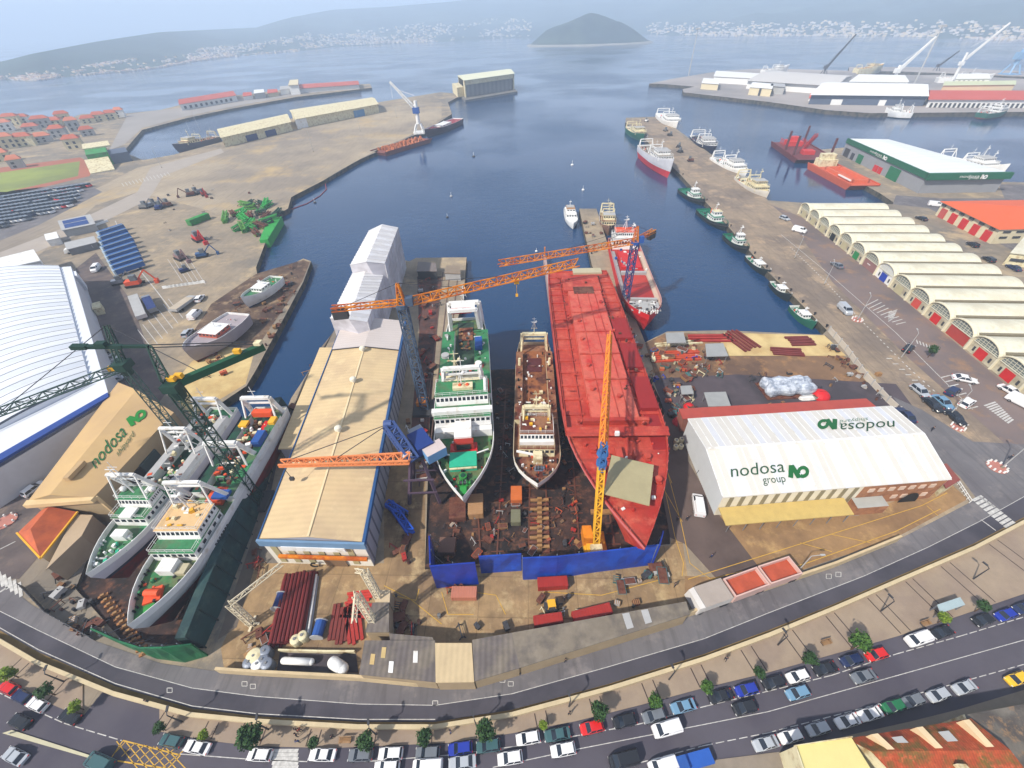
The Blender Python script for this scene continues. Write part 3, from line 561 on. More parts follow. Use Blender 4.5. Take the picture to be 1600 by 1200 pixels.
# town houses on the left
rr = random.Random(5); TR = [mat('tile_roof', (188, 96, 70), .8, .2, .1), mat('tile_roof_pale', (206, 122, 92), .8, .2, .1)]
spots = [(10, 205, 22), (24, 196, 20), (40, 193, 16), (52, 205, 20), (70, 200, 22), (88, 196, 20), (104, 193, 18), (120, 205, 16), (140, 192, 18), (158, 189, 18), (176, 186, 16), (190, 183, 12), (14, 232, 26), (44, 228, 24), (70, 222, 22), (96, 214, 20), (120, 232, 22), (-20, 215, 26), (-18, 243, 26), (8, 252, 20), (140, 212, 18), (30, 262, 18)]
for i, (x, y, w_) in enumerate(spots):
    h = rr.uniform(5, 11); c_ = G(x, y, 0); q0 = G(x+w_/2, y, 0); ww = (q0-c_).length*2*.85; dd = ww*rr.uniform(.5, .8); a = .55+rr.uniform(-.15, .15)
    t = thing('town_house', '%s tiled house of the old town, %s in builder order' % ('pale', ordw(i)), 'house', c_, a, 'houses of the old town left of the basin')
    mb = MB(); mb.box(-ww/2, ww/2, -dd/2, dd/2, 0, h); mb.build('wall', rr.choice([FW, CREAM, MATS['far_cream'], LGREY]), t)
    mb = MB(); e = .6; mb.add([(-ww/2-e, -dd/2-e, h), (ww/2+e, -dd/2-e, h), (ww/2+e, dd/2+e, h), (-ww/2-e, dd/2+e, h), (-ww/2*.6, 0, h+3), (ww/2*.6, 0, h+3)], [(0, 1, 5, 4), (1, 2, 5), (2, 3, 4, 5), (3, 0, 4), (3, 2, 1, 0)]); mb.build('roof', rr.choice(TR), t)
    mb = MB()
    for k in range(int(ww/5)): mb.box(-ww/2+2+k*5, -ww/2+4+k*5, -dd/2-.05, -dd/2, h*.5, h*.75); mb.box(-ww/2+2+k*5, -ww/2+4+k*5, -dd/2-.05, -dd/2, h*.12, h*.36)
    mb.build('window_row', DGREY, t)
# stadium stand
Q = Quad((146, 262), (205, 252), (196, 238), (142, 246), 0)
t = thing('stadium_stand', 'green stand with a pale roof at the end of the playing field', 'grandstand')
mb = MB(); Q.box(mb, 0, .55, 0, 1, 0, 9); mb.build('wall', BGREEN, t)
mb = MB(); Q.box(mb, -.03, .7, .5, 1.05, 9, 10); mb.build('roof', CREAM, t)
mb = MB(); Q.box(mb, .55, 1.05, 0, .5, 0, 7); mb.build('annex', FBL, t)
mb = MB(); mb.hexa([Q(-.1, -.5, 0), Q(.5, -.5, 0), Q(.5, 0, 0), Q(-.1, 0, 0), Q(-.1, -.5, .5), Q(.5, -.5, .5), Q(.5, 0, 6), Q(-.1, 0, 6)]); mb.build('terrace', CREAM, t)
# far trees near the old town
LEAFM = [mat('leaf_green', (52, 92, 30), .8, .4, 1.5, c2=(84, 120, 40), c2scale=.8), mat('leaf_lime', (128, 150, 34), .8, .3, 1.5, c2=(96, 128, 30), c2scale=.8), mat('leaf_dark', (42, 76, 32), .8, .4, 1.5, c2=(50, 84, 34), c2scale=.8)]
BARK = mat('bark', (92, 70, 52), .9, .3, 3)
def tree_mesh(seed, hgt=4.2, r=1.6, n=1100, leaf=.14):
    rn = random.Random(seed); tr = MB(); tr.tube((0, 0, 0), (.05, .03, hgt*.55), .13, .08, 7)
    for i in range(6):
        a = i*1.05+rn.random()*.5; tr.tube((.05, .03, hgt*(.42+.04*i)), (math.cos(a)*r*.6, math.sin(a)*r*.6, hgt*(.62+.05*i)), .05, .02, 5)
    cr = MB(); cl = [(math.cos(k*2.39)*r*.55*rn.uniform(.3, 1), math.sin(k*2.39)*r*.55*rn.uniform(.3, 1), hgt*rn.uniform(.55, .88), r*rn.uniform(.38, .6)) for k in range(11)]
    for i in range(n):
        c = cl[i % len(cl)]; d = Vector((rn.gauss(0, 1), rn.gauss(0, 1), rn.gauss(0, 1))).normalized(); q = Vector(c[:3])+d*c[3]*(rn.random()**.4)
        u = Vector((rn.gauss(0, 1), rn.gauss(0, 1), rn.gauss(0, 1)*.5)).normalized(); v = u.cross(d).normalized(); s = leaf*rn.uniform(.6, 1.3)
        cr.poly([q-u*s-v*s*.6, q+u*s-v*s*.6, q+u*s*.7+v*s, q-u*s*.7+v*s])
    return tr, cr
for o in list(scene.objects):
    if o.name.startswith('town_house'): o['label'] = 'pale red-tiled house in the old town beyond the playing field'
# ================================================================ BUILDINGS
def seams(q, mb, n, u0, u1, zf, hgt=.12, wd=.12, lift=0.0, v0=0.0, v1=1.0):
    """raised seams running across the roof at n places along v; zf(u) gives the roof height"""
    us = [u0+(u1-u0)*i/6 for i in range(7)] if abs(zf(u0)-zf((u0+u1)/2)) > -1 else [u0, u1]
    for i in range(n+1):
        v = v0+(v1-v0)*i/n
        for a, b in zip(us, us[1:]):
            p = q(a, v, zf(a)+lift); r = q(b, v, zf(b)+lift); mb.beam(p, r, wd, hgt)
def gable(name, label, cat, corners, h, rise, wallm, roofm, over=.01, bays=0, ridge_u=.5, zlow=0.0, panels=None, seam=None, flat_end=None):
    q = Quad(*corners, h); t = thing(name, label, cat)
    def zf(u): return h+rise*(u/ridge_u if u <= ridge_u else (1-u)/(1-ridge_u))
    mb = MB(); q.box(mb, 0, 1, 0, 1, zlow, h-.02)
    for v, rev in ((0, 0), (1, 1)):
        f = [q(0, v, h-.02), q(1, v, h-.02), q(ridge_u, v, h+rise-.05)]; mb.poly(f if not rev else f[::-1])
    mb.build('wall', wallm, t)
    mb = MB(); n = panels or 1; k = 0
    for i in range(n):
        v0, v1 = -over+(1+2*over)*i/n, -over+(1+2*over)*(i+1)/n; kk = rnd.randrange(len(roofm)) if isinstance(roofm, (list, tuple)) else 0
        for u0, u1 in ((-over, ridge_u), (ridge_u, 1+over)):
            z0, z1 = zf(max(0, u0)), zf(min(1, u1)); p = [q(u0, v0, z0), q(u1, v0, z1), q(u1, v1, z1), q(u0, v1, z0)]
            if rise == 0: p = [q(u0, v0, h), q(u1, v0, h), q(u1, v1, h), q(u0, v1, h)]
            mb.hexa([Vector((c.x, c.y, c.z)) for c in p]+[c+Vector((0, 0, .15)) for c in p], kk)
    rf = mb.build('roof', roofm, t)
    if seam:
        mb = MB(); seams(q, mb, seam, 0.0, ridge_u, lambda u: zf(u)+.16); seams(q, mb, seam, ridge_u, 1.0, lambda u: zf(u)+.16); mb.build('seam', roofm[0] if isinstance(roofm, (list, tuple)) else roofm, rf)
    return t, q, zf, rf
def roof_text(q, zf, body, su, sv, eu, ev, hu, hv, mb, lift=.32, k=None, y0=0, y1=1):
    """lettering on the roof: baseline from (su,sv) to (eu,ev), letters rise by (hu,hv)"""
    def fn(s, t):
        u = su+(eu-su)*s+hu*t; v = sv+(ev-sv)*s+hv*t; return q(u, v, zf(u)+lift)
    letter(mb, body, fn, k, y0, y1)
def roof_emblem(q, zf, su, sv, eu, ev, hu, hv, mb, lift=.3, k=None):
    def fn(s, t, dz=0):
        u = su+(eu-su)*s+hu*t; v = sv+(ev-sv)*s+hv*t; return q(u, v, zf(u)+lift+dz)
    emblem(mb, fn, k)
GTXT = simple('sign_green', (10, 100, 44), var=0); DTXT = simple('sign_dark_green', (22, 74, 42), var=0)
# ---- big slipway hall
YR = mat('hall_roof', (220, 194, 150), .7, .07, .12, stripe=(1, 1.2, .06), c2=(198, 172, 138), c2scale=.07, c2lo=.42, c2hi=.66, c3=(224, 200, 156)); YR2 = mat('hall_roof_grey', (206, 196, 192), .7, .06, .12, stripe=(1, 1.2, .05))
HW = mat('hall_wall_grey', (172, 172, 184), .7, .1, .2); BT = simple('blue_trim', (62, 104, 152)); BTD = simple('deep_blue_trim', (34, 82, 136))
t, q, zf, rf = gable('slipway_hall', 'huge hall with a buff roof and blue edge trim between the two slipways', 'boat hall', [(405, 842), (566, 847), (632, 503), (537, 503)], 9, 1.2, HW, YR, over=0.0, panels=20)
mb = MB(); q.box(mb, -.012, .0, -.004, 1.0, 8.4, 9.35); q.box(mb, 1.0, 1.03, -.004, 1.0, 8.3, 9.3); mb.build('eave_trim', BTD, t)
mb = MB(); q.box(mb, -.012, 1.03, -.010, -.004, 7.7, 9.5); mb.build('front_trim', simple('front_trim_blue', (112, 146, 180)), t)
mb = MB()
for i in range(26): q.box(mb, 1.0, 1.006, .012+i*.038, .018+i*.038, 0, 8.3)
mb.build('wall_rib', simple('rib_grey', (120, 120, 132)), t)  # raised ribs in one even grey, darker than the wall
mb = MB(); q.box(mb, 0.0, 1.0, -.002, 0, 0, 7.7, k=0)
for i in range(6): q.box(mb, .06+i*.15, .12+i*.15, -.004, -.002, .8, 7.4, k=1)
mb.build('front_wall', [mat('front_cream', (236, 232, 220), .6, .06), mat('front_olive', (178, 168, 128), .6, .08)], t)
mb = MB(); q.box(mb, .2, .82, -.012, -.010, 6.6, 7.9); mb.build('sign_board', WHITE, t)
mb = MB(); q.box(mb, .12, 1.0, -.018, -.010, 4.3, 4.9); mb.build('crane_beam', ORANGE, t)
mb = MB(); q.box(mb, .52, .74, -.006, -.004, 0, 3.6); mb.build('door', simple('door_brown', (132, 104, 78)), t)
mb = MB(); roof_c = Vector(q(.42, -.013, 1.4)); 
for i in range(12):
    a0, a1 = 1.0+i*.36, 1.0+(i+1)*.36
    mb.beam(roof_c+Vector((math.cos(a0)*.7, 0, math.sin(a0)*.7)), roof_c+Vector((math.cos(a1)*.7, 0, math.sin(a1)*.7)), .22)
mb.build('letter_c', BLACK, t)
mb = MB(); mb.hexa([q(-.0, .79, 9.35), q(.5, .79, 10.5), q(.5, 1.0, 10.5), q(-.0, 1.0, 9.35), q(-.0, .79, 9.4), q(.5, .79, 10.56), q(.5, 1.0, 10.56), q(-.0, 1.0, 9.4)]); mb.hexa([q(.5, .79, 10.5), q(1, .79, 9.35), q(1, 1.0, 9.35), q(.5, 1.0, 10.5), q(.5, .79, 10.56), q(1, .79, 9.4), q(1, 1.0, 9.4), q(.5, 1.0, 10.56)]); mb.build('grey_roof_end', YR2, rf)
mb = MB(); mb.beam(q(0, .79, 9.4), q(.5, .79, 10.6), .3, .15); mb.beam(q(.5, .79, 10.6), q(1, .79, 9.4), .3, .15); mb.build('roof_joint', DGREY, rf)
for v in (.35, .583, .765+.0):
    mb = MB(); p = q(.5, v, 10.2); mb.tube(p, p+Vector((0, 0, .9)), .42, .42, 12); mb.tube(p+Vector((0, 0, .9)), p+Vector((0, 0, 1.5)), .85, .75, 14); mb.ball(p+Vector((0, 0, 1.5)), .75, 12, 4, .35); mb.build('roof_vent', simple('vent_white', (232, 226, 208)), rf)
mb = MB(); mb.beam(q(.5, 0, 10.42), q(.5, 1, 10.42), .4, .12); mb.build('ridge_cap', simple('ridge', (236, 214, 172)), rf)
# lean-to
q2 = Quad((437, 700), (478, 700), (522, 545), (500, 545), 5.0); t = thing('lean_to_shed', 'low buff-roofed lean-to along the water side of the buff slipway hall', 'shed')
mb = MB(); q2.box(mb, 0, 1, 0, 1, -2, 4.9); mb.build('wall', HW, t); mb = MB(); q2.box(mb, -.03, 1, -.01, 1.01, 4.9, 5.2); mb.build('roof', mat('leanto_roof', (222, 196, 150), .7, .08, .3, stripe=(1, 1.2, .06)), t)
# ---- white tent hall on the water side
TW = [mat('tent_white', (228, 228, 232), .6, .08, .3, bump=.15, c2=(222, 220, 220), c2scale=.12), mat('tent_white_warm', (212, 210, 212), .6, .05, .3)]
TG = mat('tent_side', (222, 220, 228), .6, .08, .1, bump=.15, stripe=(2, 2.4, .08), c2=(188, 184, 190), c2scale=.1)
def tent(name, label, rf_, hl, hr_, hridge, n):
    """rf_: near-left eave, near-ridge, near-right eave, far-left eave, far-ridge, far-right eave pixels"""
    t = thing(name, label, 'tent hall'); nl, nrg, nr_, fl, frg, fr = [G(p[0], p[1], z) for p, z in zip(rf_, (hl, hridge, hr_, hl, hridge, hr_))]
    mb = MB()
    for i in range(n):
        a, b = i/n, (i+1)/n
        for p0, p1, q0, q1 in ((nl, nrg, fl, frg), (nrg, nr_, frg, fr)):
            A = p0.lerp(q0, a); B = p1.lerp(q1, a); C = p1.lerp(q1, b); D = p0.lerp(q0, b); up = Vector((0, 0, .15)); mb.hexa([A-up, B-up, C-up, D-up, A, B, C, D], i % 2)
    r = mb.build('roof', TW, t)
    mb = MB()
    for i in range(n+1):
        a = i/n; up = Vector((0, 0, .05)); mb.beam(nl.lerp(fl, a)+up, nrg.lerp(frg, a)+up, .22, .2); mb.beam(nrg.lerp(frg, a)+up, nr_.lerp(fr, a)+up, .22, .2)
    mb.build('seam', TW[0], r)
    mb = MB()
    def gr(p, z=-3): return Vector((p.x, p.y, z))
    mb.poly([gr(nr_), gr(fr), fr, nr_]); mb.poly([gr(fl), gr(nl), nl, fl]); mb.poly([gr(nl), gr(nr_), nr_, nrg, nl]); mb.poly([gr(fr), gr(fl), fl, frg, fr]); mb.build('wall', TG, t)
    mb = MB()
    for i in range(n//2+1): p = nr_.lerp(fr, i/(n//2)); mb.beam(gr(p), p, .25, .12)
    mb.build('wall_rib', TW[1], t)
tent('tent_hall', 'tall white ribbed tent hall, the section standing farthest over the water', [(547, 414), (572, 409), (601, 412), (576, 361), (597, 351), (622, 356)], 17, 17.5, 19.5, 14)
tent('tent_hall', 'lower white ribbed tent hall joined to the back of the buff slipway hall', [(516, 497), (545, 499), (574, 503), (550, 428), (571, 424), (601, 424)], 13.5, 13.5, 15.5, 16)
# ---- left beige hall with green lettering
BR = [mat('beige_roof', (206, 172, 120), .75, .1, .2, c2=(192, 160, 116), c2scale=.1)]
t, q, zf, rf = gable('lettered_hall', 'beige-roofed hall with green nodosa shipyard lettering beside the dry-docked trawlers', 'boat hall', [(45, 783), (147, 778), (272, 645), (185, 598)], 9, 1.6, mat('beige_wall', (172, 150, 116), .75, .1), BR, ridge_u=.42, over=.0, panels=16)
# re-aim: near edge is the wide one; lettering runs from near to far on the right slope
mb = MB()
def pxroof(px, py):
    # find (u,v) on the roof whose image is the pixel
    best = None
    for i in range(0, 101):
        for j in range(0, 101):
            u, v = i/100, j/100; p = q(u, v, zf(u)+.3); d = G(px, py, p.z); e = (d.x-p.x)**2+(d.y-p.y)**2
            if best is None or e < best[0]: best = (e, u, v)
    return best[1], best[2]
def px_text(body, base0, base1, top0, mb, k=None, lift=.3):
    a = pxroof(*base0); b = pxroof(*base1); c = pxroof(*top0)
    roof_text(q, zf, body, a[0], a[1], b[0], b[1], c[0]-a[0], c[1]-a[1], mb, lift, k)
def px_emb(base0, base1, top0, mb, k=None, lift=.3):
    a = pxroof(*base0); b = pxroof(*base1); c = pxroof(*top0)
    roof_emblem(q, zf, a[0], a[1], b[0], b[1], c[0]-a[0], c[1]-a[1], mb, lift, k)
px_text('nodosa', (149, 733), (199, 678), (139, 716), mb); mb.build('lettering', GTXT, rf)
mb = MB(); px_text('shipyard', (187, 715), (213, 682), (181, 706), mb); mb.build('lettering', simple('sign_olive', (74, 98, 56), var=0), rf)
mb = MB(); px_emb((206, 668), (232, 650), (196, 654), mb); mb.build('emblem', simple('emblem_green', (22, 132, 44), var=0), rf)
mb = MB(); a = pxroof(107, 752); b = pxroof(134, 724); mb.beam(q(a[0], a[1], 11.2), q(b[0], b[1], 11.2), 1.1, .9); mb.build('roof_monitor', mat('monitor', (190, 160, 118), .7, .1), rf)
mb = MB(); q.box(mb, -.01, 1.02, -.035, 0.0, 8.4, 9.4); q.box(mb, 1.0, 1.03, 0, .02, 0, 9); mb.build('front_trim', simple('trim_beige', (226, 196, 146)), t)
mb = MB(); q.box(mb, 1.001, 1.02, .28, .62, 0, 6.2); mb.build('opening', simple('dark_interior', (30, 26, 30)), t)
mb = MB(); q.box(mb, 1.001, 1.03, .42, .62, 1.2, 6.4); mb.build('door', simple('teal_grey', (62, 76, 76)), t)
# orange hip-roofed annexe
q = Quad((64, 873), (122, 800), (66, 796), (27, 833), 5.5, 0); t = thing('hip_roof_house', 'small house with an orange hipped roof in front of the beige-roofed hall', 'house')
mb = MB(); q.box(mb, .02, .98, .02, .98, 0, 5.4); mb.build('wall', mat('house_wall', (200, 182, 154), .7, .1), t)
mb = MB(); A, B, C, D = q(0, 0, 5.5), q(1, 0, 5.5), q(1, 1, 5.5), q(0, 1, 5.5); R1_, R2_ = q(.3, .5, 7.6), q(.95, .55, 7.6)
mb.add([A, B, C, D, R1_, R2_], [(0, 1, 5, 4), (1, 2, 5), (2, 3, 4, 5), (3, 0, 4), (3, 2, 1, 0)]); mb.build('roof', mat('orange_tiles', (196, 96, 52), .75, .15, .5, c2=(176, 84, 50), c2scale=.3), t)
mb = MB(); mb.beam(A+Vector((0, 0, .1)), B+Vector((0, 0, .1)), .3, .3); mb.beam(D+Vector((0, 0, .1)), A+Vector((0, 0, .1)), .3, .3); mb.build('gutter', YEL, t)
q = Quad((68, 880), (150, 812), (134, 797), (120, 806), 5.2, 0); t = thing('flat_annexe', 'low beige block between the orange-roofed house and the moored bow', 'building')
q = Quad((75, 888), (128, 838), (145, 806), (118, 806), 5.0); mb = MB(); q.box(mb, 0, 1, 0, 1, 0, 5); mb.build('wall', mat('annexe', (176, 156, 130), .8, .12), t); mb = MB(); q.box(mb, -.02, 1.02, -.02, 1.02, 5, 5.2); mb.build('roof', mat('annexe_roof', (184, 162, 134), .8, .12), t)
# ---- white curved hall at the left edge
WRM = [mat('white_sheet', (226, 230, 238), .55, .05, .1), mat('white_sheet_cool', (214, 220, 230), .55, .05, .1)]
c = [G(-60, 760, 9), G(172, 622, 9), G(112, 418, 9), G(-60, 430, 9)]
t = thing('ribbed_market_hall', 'vast white hall with a wavy ribbed roof at the left edge', 'hall')
Qw = Quad(c[0], c[1], c[2], c[3], world=True)
mb = MB(); Qw.box(mb, 0, 1, 0, 1, 0, 9); mb.build('wall', mat('white_wall', (214, 214, 220), .6, .08), t)
mb = MB(); n = 30
for i in range(n):
    v0, v1 = .10+.9*i/n, .10+.9*(i+1)/n
    for j in range(10):
        u0, u1 = j/10*.9, (j+1)/10*.9; z = lambda u: 9.1+1.6*math.sin(math.pi*u)
        mb.hexa([Qw(u0, v0, 9), Qw(u1, v0, 9), Qw(u1, v1, 9), Qw(u0, v1, 9), Qw(u0, v0, z(u0)+.1), Qw(u1, v0, z(u1)+.1), Qw(u1, v1, z(u1)+.7), Qw(u0, v1, z(u0)+.7)], i % 2)
rf = mb.build('roof', WRM, t)
mb = MB()
for i in range(n+1):
    v = .10+.9*i/n
    for j in range(10): u0, u1 = j/10*.9, (j+1)/10*.9; mb.beam(Qw(u0, v-.004, z(u0)+.42), Qw(u1, v-.004, z(u1)+.42), .14, .5)
mb.build('skylight_strip', simple('clerestory', (84, 92, 104)), rf)
mb = MB(); Qw.box(mb, .9, 1.0, .10, 1.0, 9, 9.5); Qw.box(mb, 0, 1.0, .02, .10, 9, 9.3); Qw.box(mb, 1.0, 1.03, .9, .95, 3, 9.2); mb.build('flat_edge', WRM[0], rf)
mb = MB(); Qw.box(mb, -.05, 1.0, -.0, .02, 8.2, 9.6); mb.build('eave_trim', simple('trim_royal', (34, 70, 148)), t)
# glazed office
t = thing('glazed_office', 'white two-storey glazed office behind the vast white hall', 'office'); q = Quad((-40, 430), (62, 408), (52, 392), (-40, 415), 8)
mb = MB(); q.box(mb, 0, 1, 0, 1, 0, 8); mb.build('wall', WHITE, t); mb = MB(); q.box(mb, -.02, 1.02, -.05, 1.05, 8, 8.4); mb.build('roof', WHITE, t)
for i in range(9):
    mb = MB(); q.box(mb, .05+i*.1, .11+i*.1, -.02, 0, 4.6, 6.6); mb.build('window', GLASS, t)
# ---- right hall with lettering
RW = [mat('ribbed_white', (220, 218, 216), .6, .05, .2), mat('ribbed_white_warm', (218, 214, 206), .6, .06, .2), mat('ribbed_white_cool', (216, 218, 224), .6, .05, .2)]
cor = [(1130, 776), (1484, 748), (1392, 636), (1076, 656)]
q = Quad(*cor, 6.5); t = thing('group_hall', 'white hall with green nodosa group lettering on its near roof slope', 'boat hall')
zf2 = lambda v: 6.5+1.9*(v/.5 if v < .5 else (1-v)/.5)
Qr = q; q = Qr
mb = MB(); q.box(mb, 0, 1, 0, 1, 0, 6.4)
for u, rv in ((0, 1), (1, 0)):
    f = [q(u, 0, 6.4), q(u, 1, 6.4), q(u, .5, 8.3)]; mb.poly(f if not rv else f[::-1])
mb.build('wall', mat('pale_wall', (210, 216, 220), .6, .06), t)
mb = MB(); n = 32
for i in range(n):
    u0, u1 = -.004+1.008*i/n, -.004+1.008*(i+1)/n; kk = (0, 1, 2)[i % 3] if i % 5 else 1
    for v0, v1 in ((-.015, .5), (.5, 1.015)):
        z0, z1 = zf2(max(0, v0)), zf2(min(1, v1)); p = [q(u0, v0, z0), q(u1, v0, z0), q(u1, v1, z1), q(u0, v1, z1)]; mb.hexa(p+[c_+Vector((0, 0, .15)) for c_ in p], kk)
rf = mb.build('roof', RW, t)
mb = MB()
for i in range(n+1):
    u = -.004+1.008*i/n
    for v0, v1 in ((0, .5), (.5, 1.0)): mb.beam(q(u, v0, zf2(v0)+.18), q(u, v1, zf2(v1)+.18), .2, .12)
mb.build('seam', WHITE, rf)
mb = MB(); mb.beam(q(0, .5, 8.62), q(1, .5, 8.62), .5, .14); mb.build('ridge_cap', WHITE, rf)
def pxroof2(px, py):
    best = None
    for i in range(0, 201):
        for j in range(0, 81):
            u, v = i/200, j/80; p = q(u, v, zf2(v)+.3); d = G(px, py, p.z); e = (d.x-p.x)**2+(d.y-p.y)**2
            if best is None or e < best[0]: best = (e, u, v)
    return best[1], best[2]
def px_fn(b0, b1, t0, lift=.34):
    a = pxroof2(*b0); b = pxroof2(*b1); c_ = pxroof2(*t0); hu, hv = c_[0]-a[0], c_[1]-a[1]
    def fn(s, t_, dz=0):
        u = a[0]+(b[0]-a[0])*s+hu*t_; v = a[1]+(b[1]-a[1])*s+hv*t_; return q(u, v, zf2(v)+lift+dz)
    return fn
mb = MB(); letter(mb, 'nodosa', px_fn((1142, 745), (1227, 737), (1140, 726))); mb.build('lettering', DTXT, rf)
mb = MB(); letter(mb, 'group', px_fn((1193, 760), (1228, 756), (1191, 748))); mb.build('lettering', DTXT, rf)
mb = MB(); emblem(mb, px_fn((1231, 749), (1264, 748), (1231, 725))); mb.build('emblem', GTXT, rf)
mb = MB(); letter(mb, 'nodosa', px_fn((1397, 657), (1312, 662), (1398, 671))); mb.build('lettering', DTXT, rf)
mb = MB(); letter(mb, 'shipyard', px_fn((1356, 651), (1312, 655), (1357, 658))); mb.build('lettering', simple('sign_pale_green', (110, 140, 120), var=0), rf)
mb = MB(); emblem(mb, px_fn((1308, 653), (1277, 655), (1308, 671))); mb.build('emblem', GTXT, rf)
mb = MB(); q.box(mb, .0, .62, -.008, 0, 0, 6.3); mb.build('front_cladding', mat('front_white', (236, 228, 206), .6, .06), t)
mb = MB()
for i in range(12): q.box(mb, .03+i*.05, .048+i*.05, -.014, -.008, .2, 6.2)
mb.build('front_rib', mat('rib_olive', (146, 136, 108), .7, .1), t)
mb = MB(); q.box(mb, .62, .99, -.012, 0, 0, 6.3); mb.build('brick_wall', mat('brick', (176, 122, 84), .85, .15, .8, c2=(150, 100, 70), c2scale=.6), t)
for i in range(7):
    for z0 in (1.4, 4.4):
        if i in (2, 5) and z0 < 2: continue
        mb = MB(); q.box(mb, .65+i*.046, .675+i*.046, -.02, -.012, z0, z0+1.1); wn = mb.build('window', simple('win_pink', (222, 196, 176)), t)
mb = MB(); q.box(mb, .0, .56, -.20, -.015, 2.8, 3.05); mb.build('canopy', mat('olive_canopy', (206, 178, 106), .7, .12, .6), t)
mb = MB()
for i in range(8): p = q(.02+i*.075, -.19, 0); mb.tube(p, p+Vector((0, 0, 2.8)), .08, .08, 6)
mb.build('canopy_post', GREY, t)
mb = MB(); q.box(mb, .6, .74, -.13, -.015, 0, 2.6, top=1); mb.build('porch', [MATS['brick'], simple('porch_grey', (176, 176, 170))], t)
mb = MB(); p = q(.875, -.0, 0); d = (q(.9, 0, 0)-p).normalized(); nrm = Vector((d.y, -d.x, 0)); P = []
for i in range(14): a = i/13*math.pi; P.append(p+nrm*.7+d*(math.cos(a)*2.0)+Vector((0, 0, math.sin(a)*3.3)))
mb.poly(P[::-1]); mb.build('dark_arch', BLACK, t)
# red strip roof behind
q3 = Quad((1068, 655), (1368, 637), (1352, 624), (1062, 640), 4.6); t = thing('red_roof_shed', 'long narrow shed with a red roof against the back of the white lettered hall', 'shed')
mb = MB(); q3.box(mb, 0, 1, 0, 1, 0, 4.6); mb.build('wall', mat('red_shed_wall', (150, 96, 80), .8, .1), t)
mb = MB(); q3.box(mb, -.005, 1.005, -.02, 1.04, 4.6, 4.8); mb.build('roof', mat('red_strip_roof', (176, 74, 62), .75, .12, .4), t)
q3 = Quad((1478, 762), (1498, 750), (1478, 726), (1462, 734), 3.2); t = thing('red_gatehouse', 'dark red roofed gatehouse at the right end of the white lettered hall', 'gatehouse'); mb = MB(); q3.box(mb, 0, 1, 0, 1, 0, 3.2); mb.build('wall', CREAM, t); mb = MB(); q3.box(mb, -.05, 1.05, -.05, 1.05, 3.2, 3.4); mb.build('roof', simple('maroon_roof', (142, 74, 64)), t)
# ---- arched warehouses
AR = mat('arch_roof', (226, 223, 202), .65, .08, .3, c2=(206, 200, 178), c2scale=.15, c3=(214, 206, 180)); AW = mat('arch_wall', (206, 198, 172), .75, .12, .4, c2=(170, 158, 134), c2scale=.3)
A0 = Vector((151.6, 218.5, 0)); A1 = Vector((137.6, 81.5, 0)); ex = (A1-A0).normalized()
ey = Vector((.995, .08, 0)); ey = Vector((-ex.y, ex.x, 0)); ey = ey if ey.x > 0 else -ey
NU = 14; wu = (A1-A0).length/NU
doors = [('cream', None), ('cream', None), ('cream', None), ('dark', BLACK), ('cream', None), ('green', simple('door_green', (24, 130, 66))), ('rosy', simple('door_rosy', (150, 110, 106))), ('blue', simple('door_royal', (20, 60, 170))), ('cream', None), ('faded red', simple('door_coral', (206, 74, 58))), ('red', RED), ('wide red', simple('door_brick', (176, 60, 48))), ('red', RED), ('red', RED), ('red', RED), ('red', RED)]
lab = ['arched warehouse with a plain front, first of the row at the water end', 'arched warehouse with a plain front, second from the water end', 'arched warehouse with a plain front, third from the water end', 'arched warehouse with a black doorway', 'arched warehouse with a plain front between the black doorway and the green door', 'arched warehouse with a green door', 'arched warehouse with a wide dusty pink door', 'arched warehouse with a white painted front and a royal blue door', 'arched warehouse with a plain front next to the blue-doored one', 'arched warehouse with a faded coral red door', 'arched warehouse with a bright red door between the coral door and the wide brick-red door', 'arched warehouse with a very wide brick-red door', 'arched warehouse with a bright red door, next landward after the wide brick-red door', 'arched warehouse with a bright red door, last whole front at the right edge', 'arched warehouse cut by the right edge of the picture']
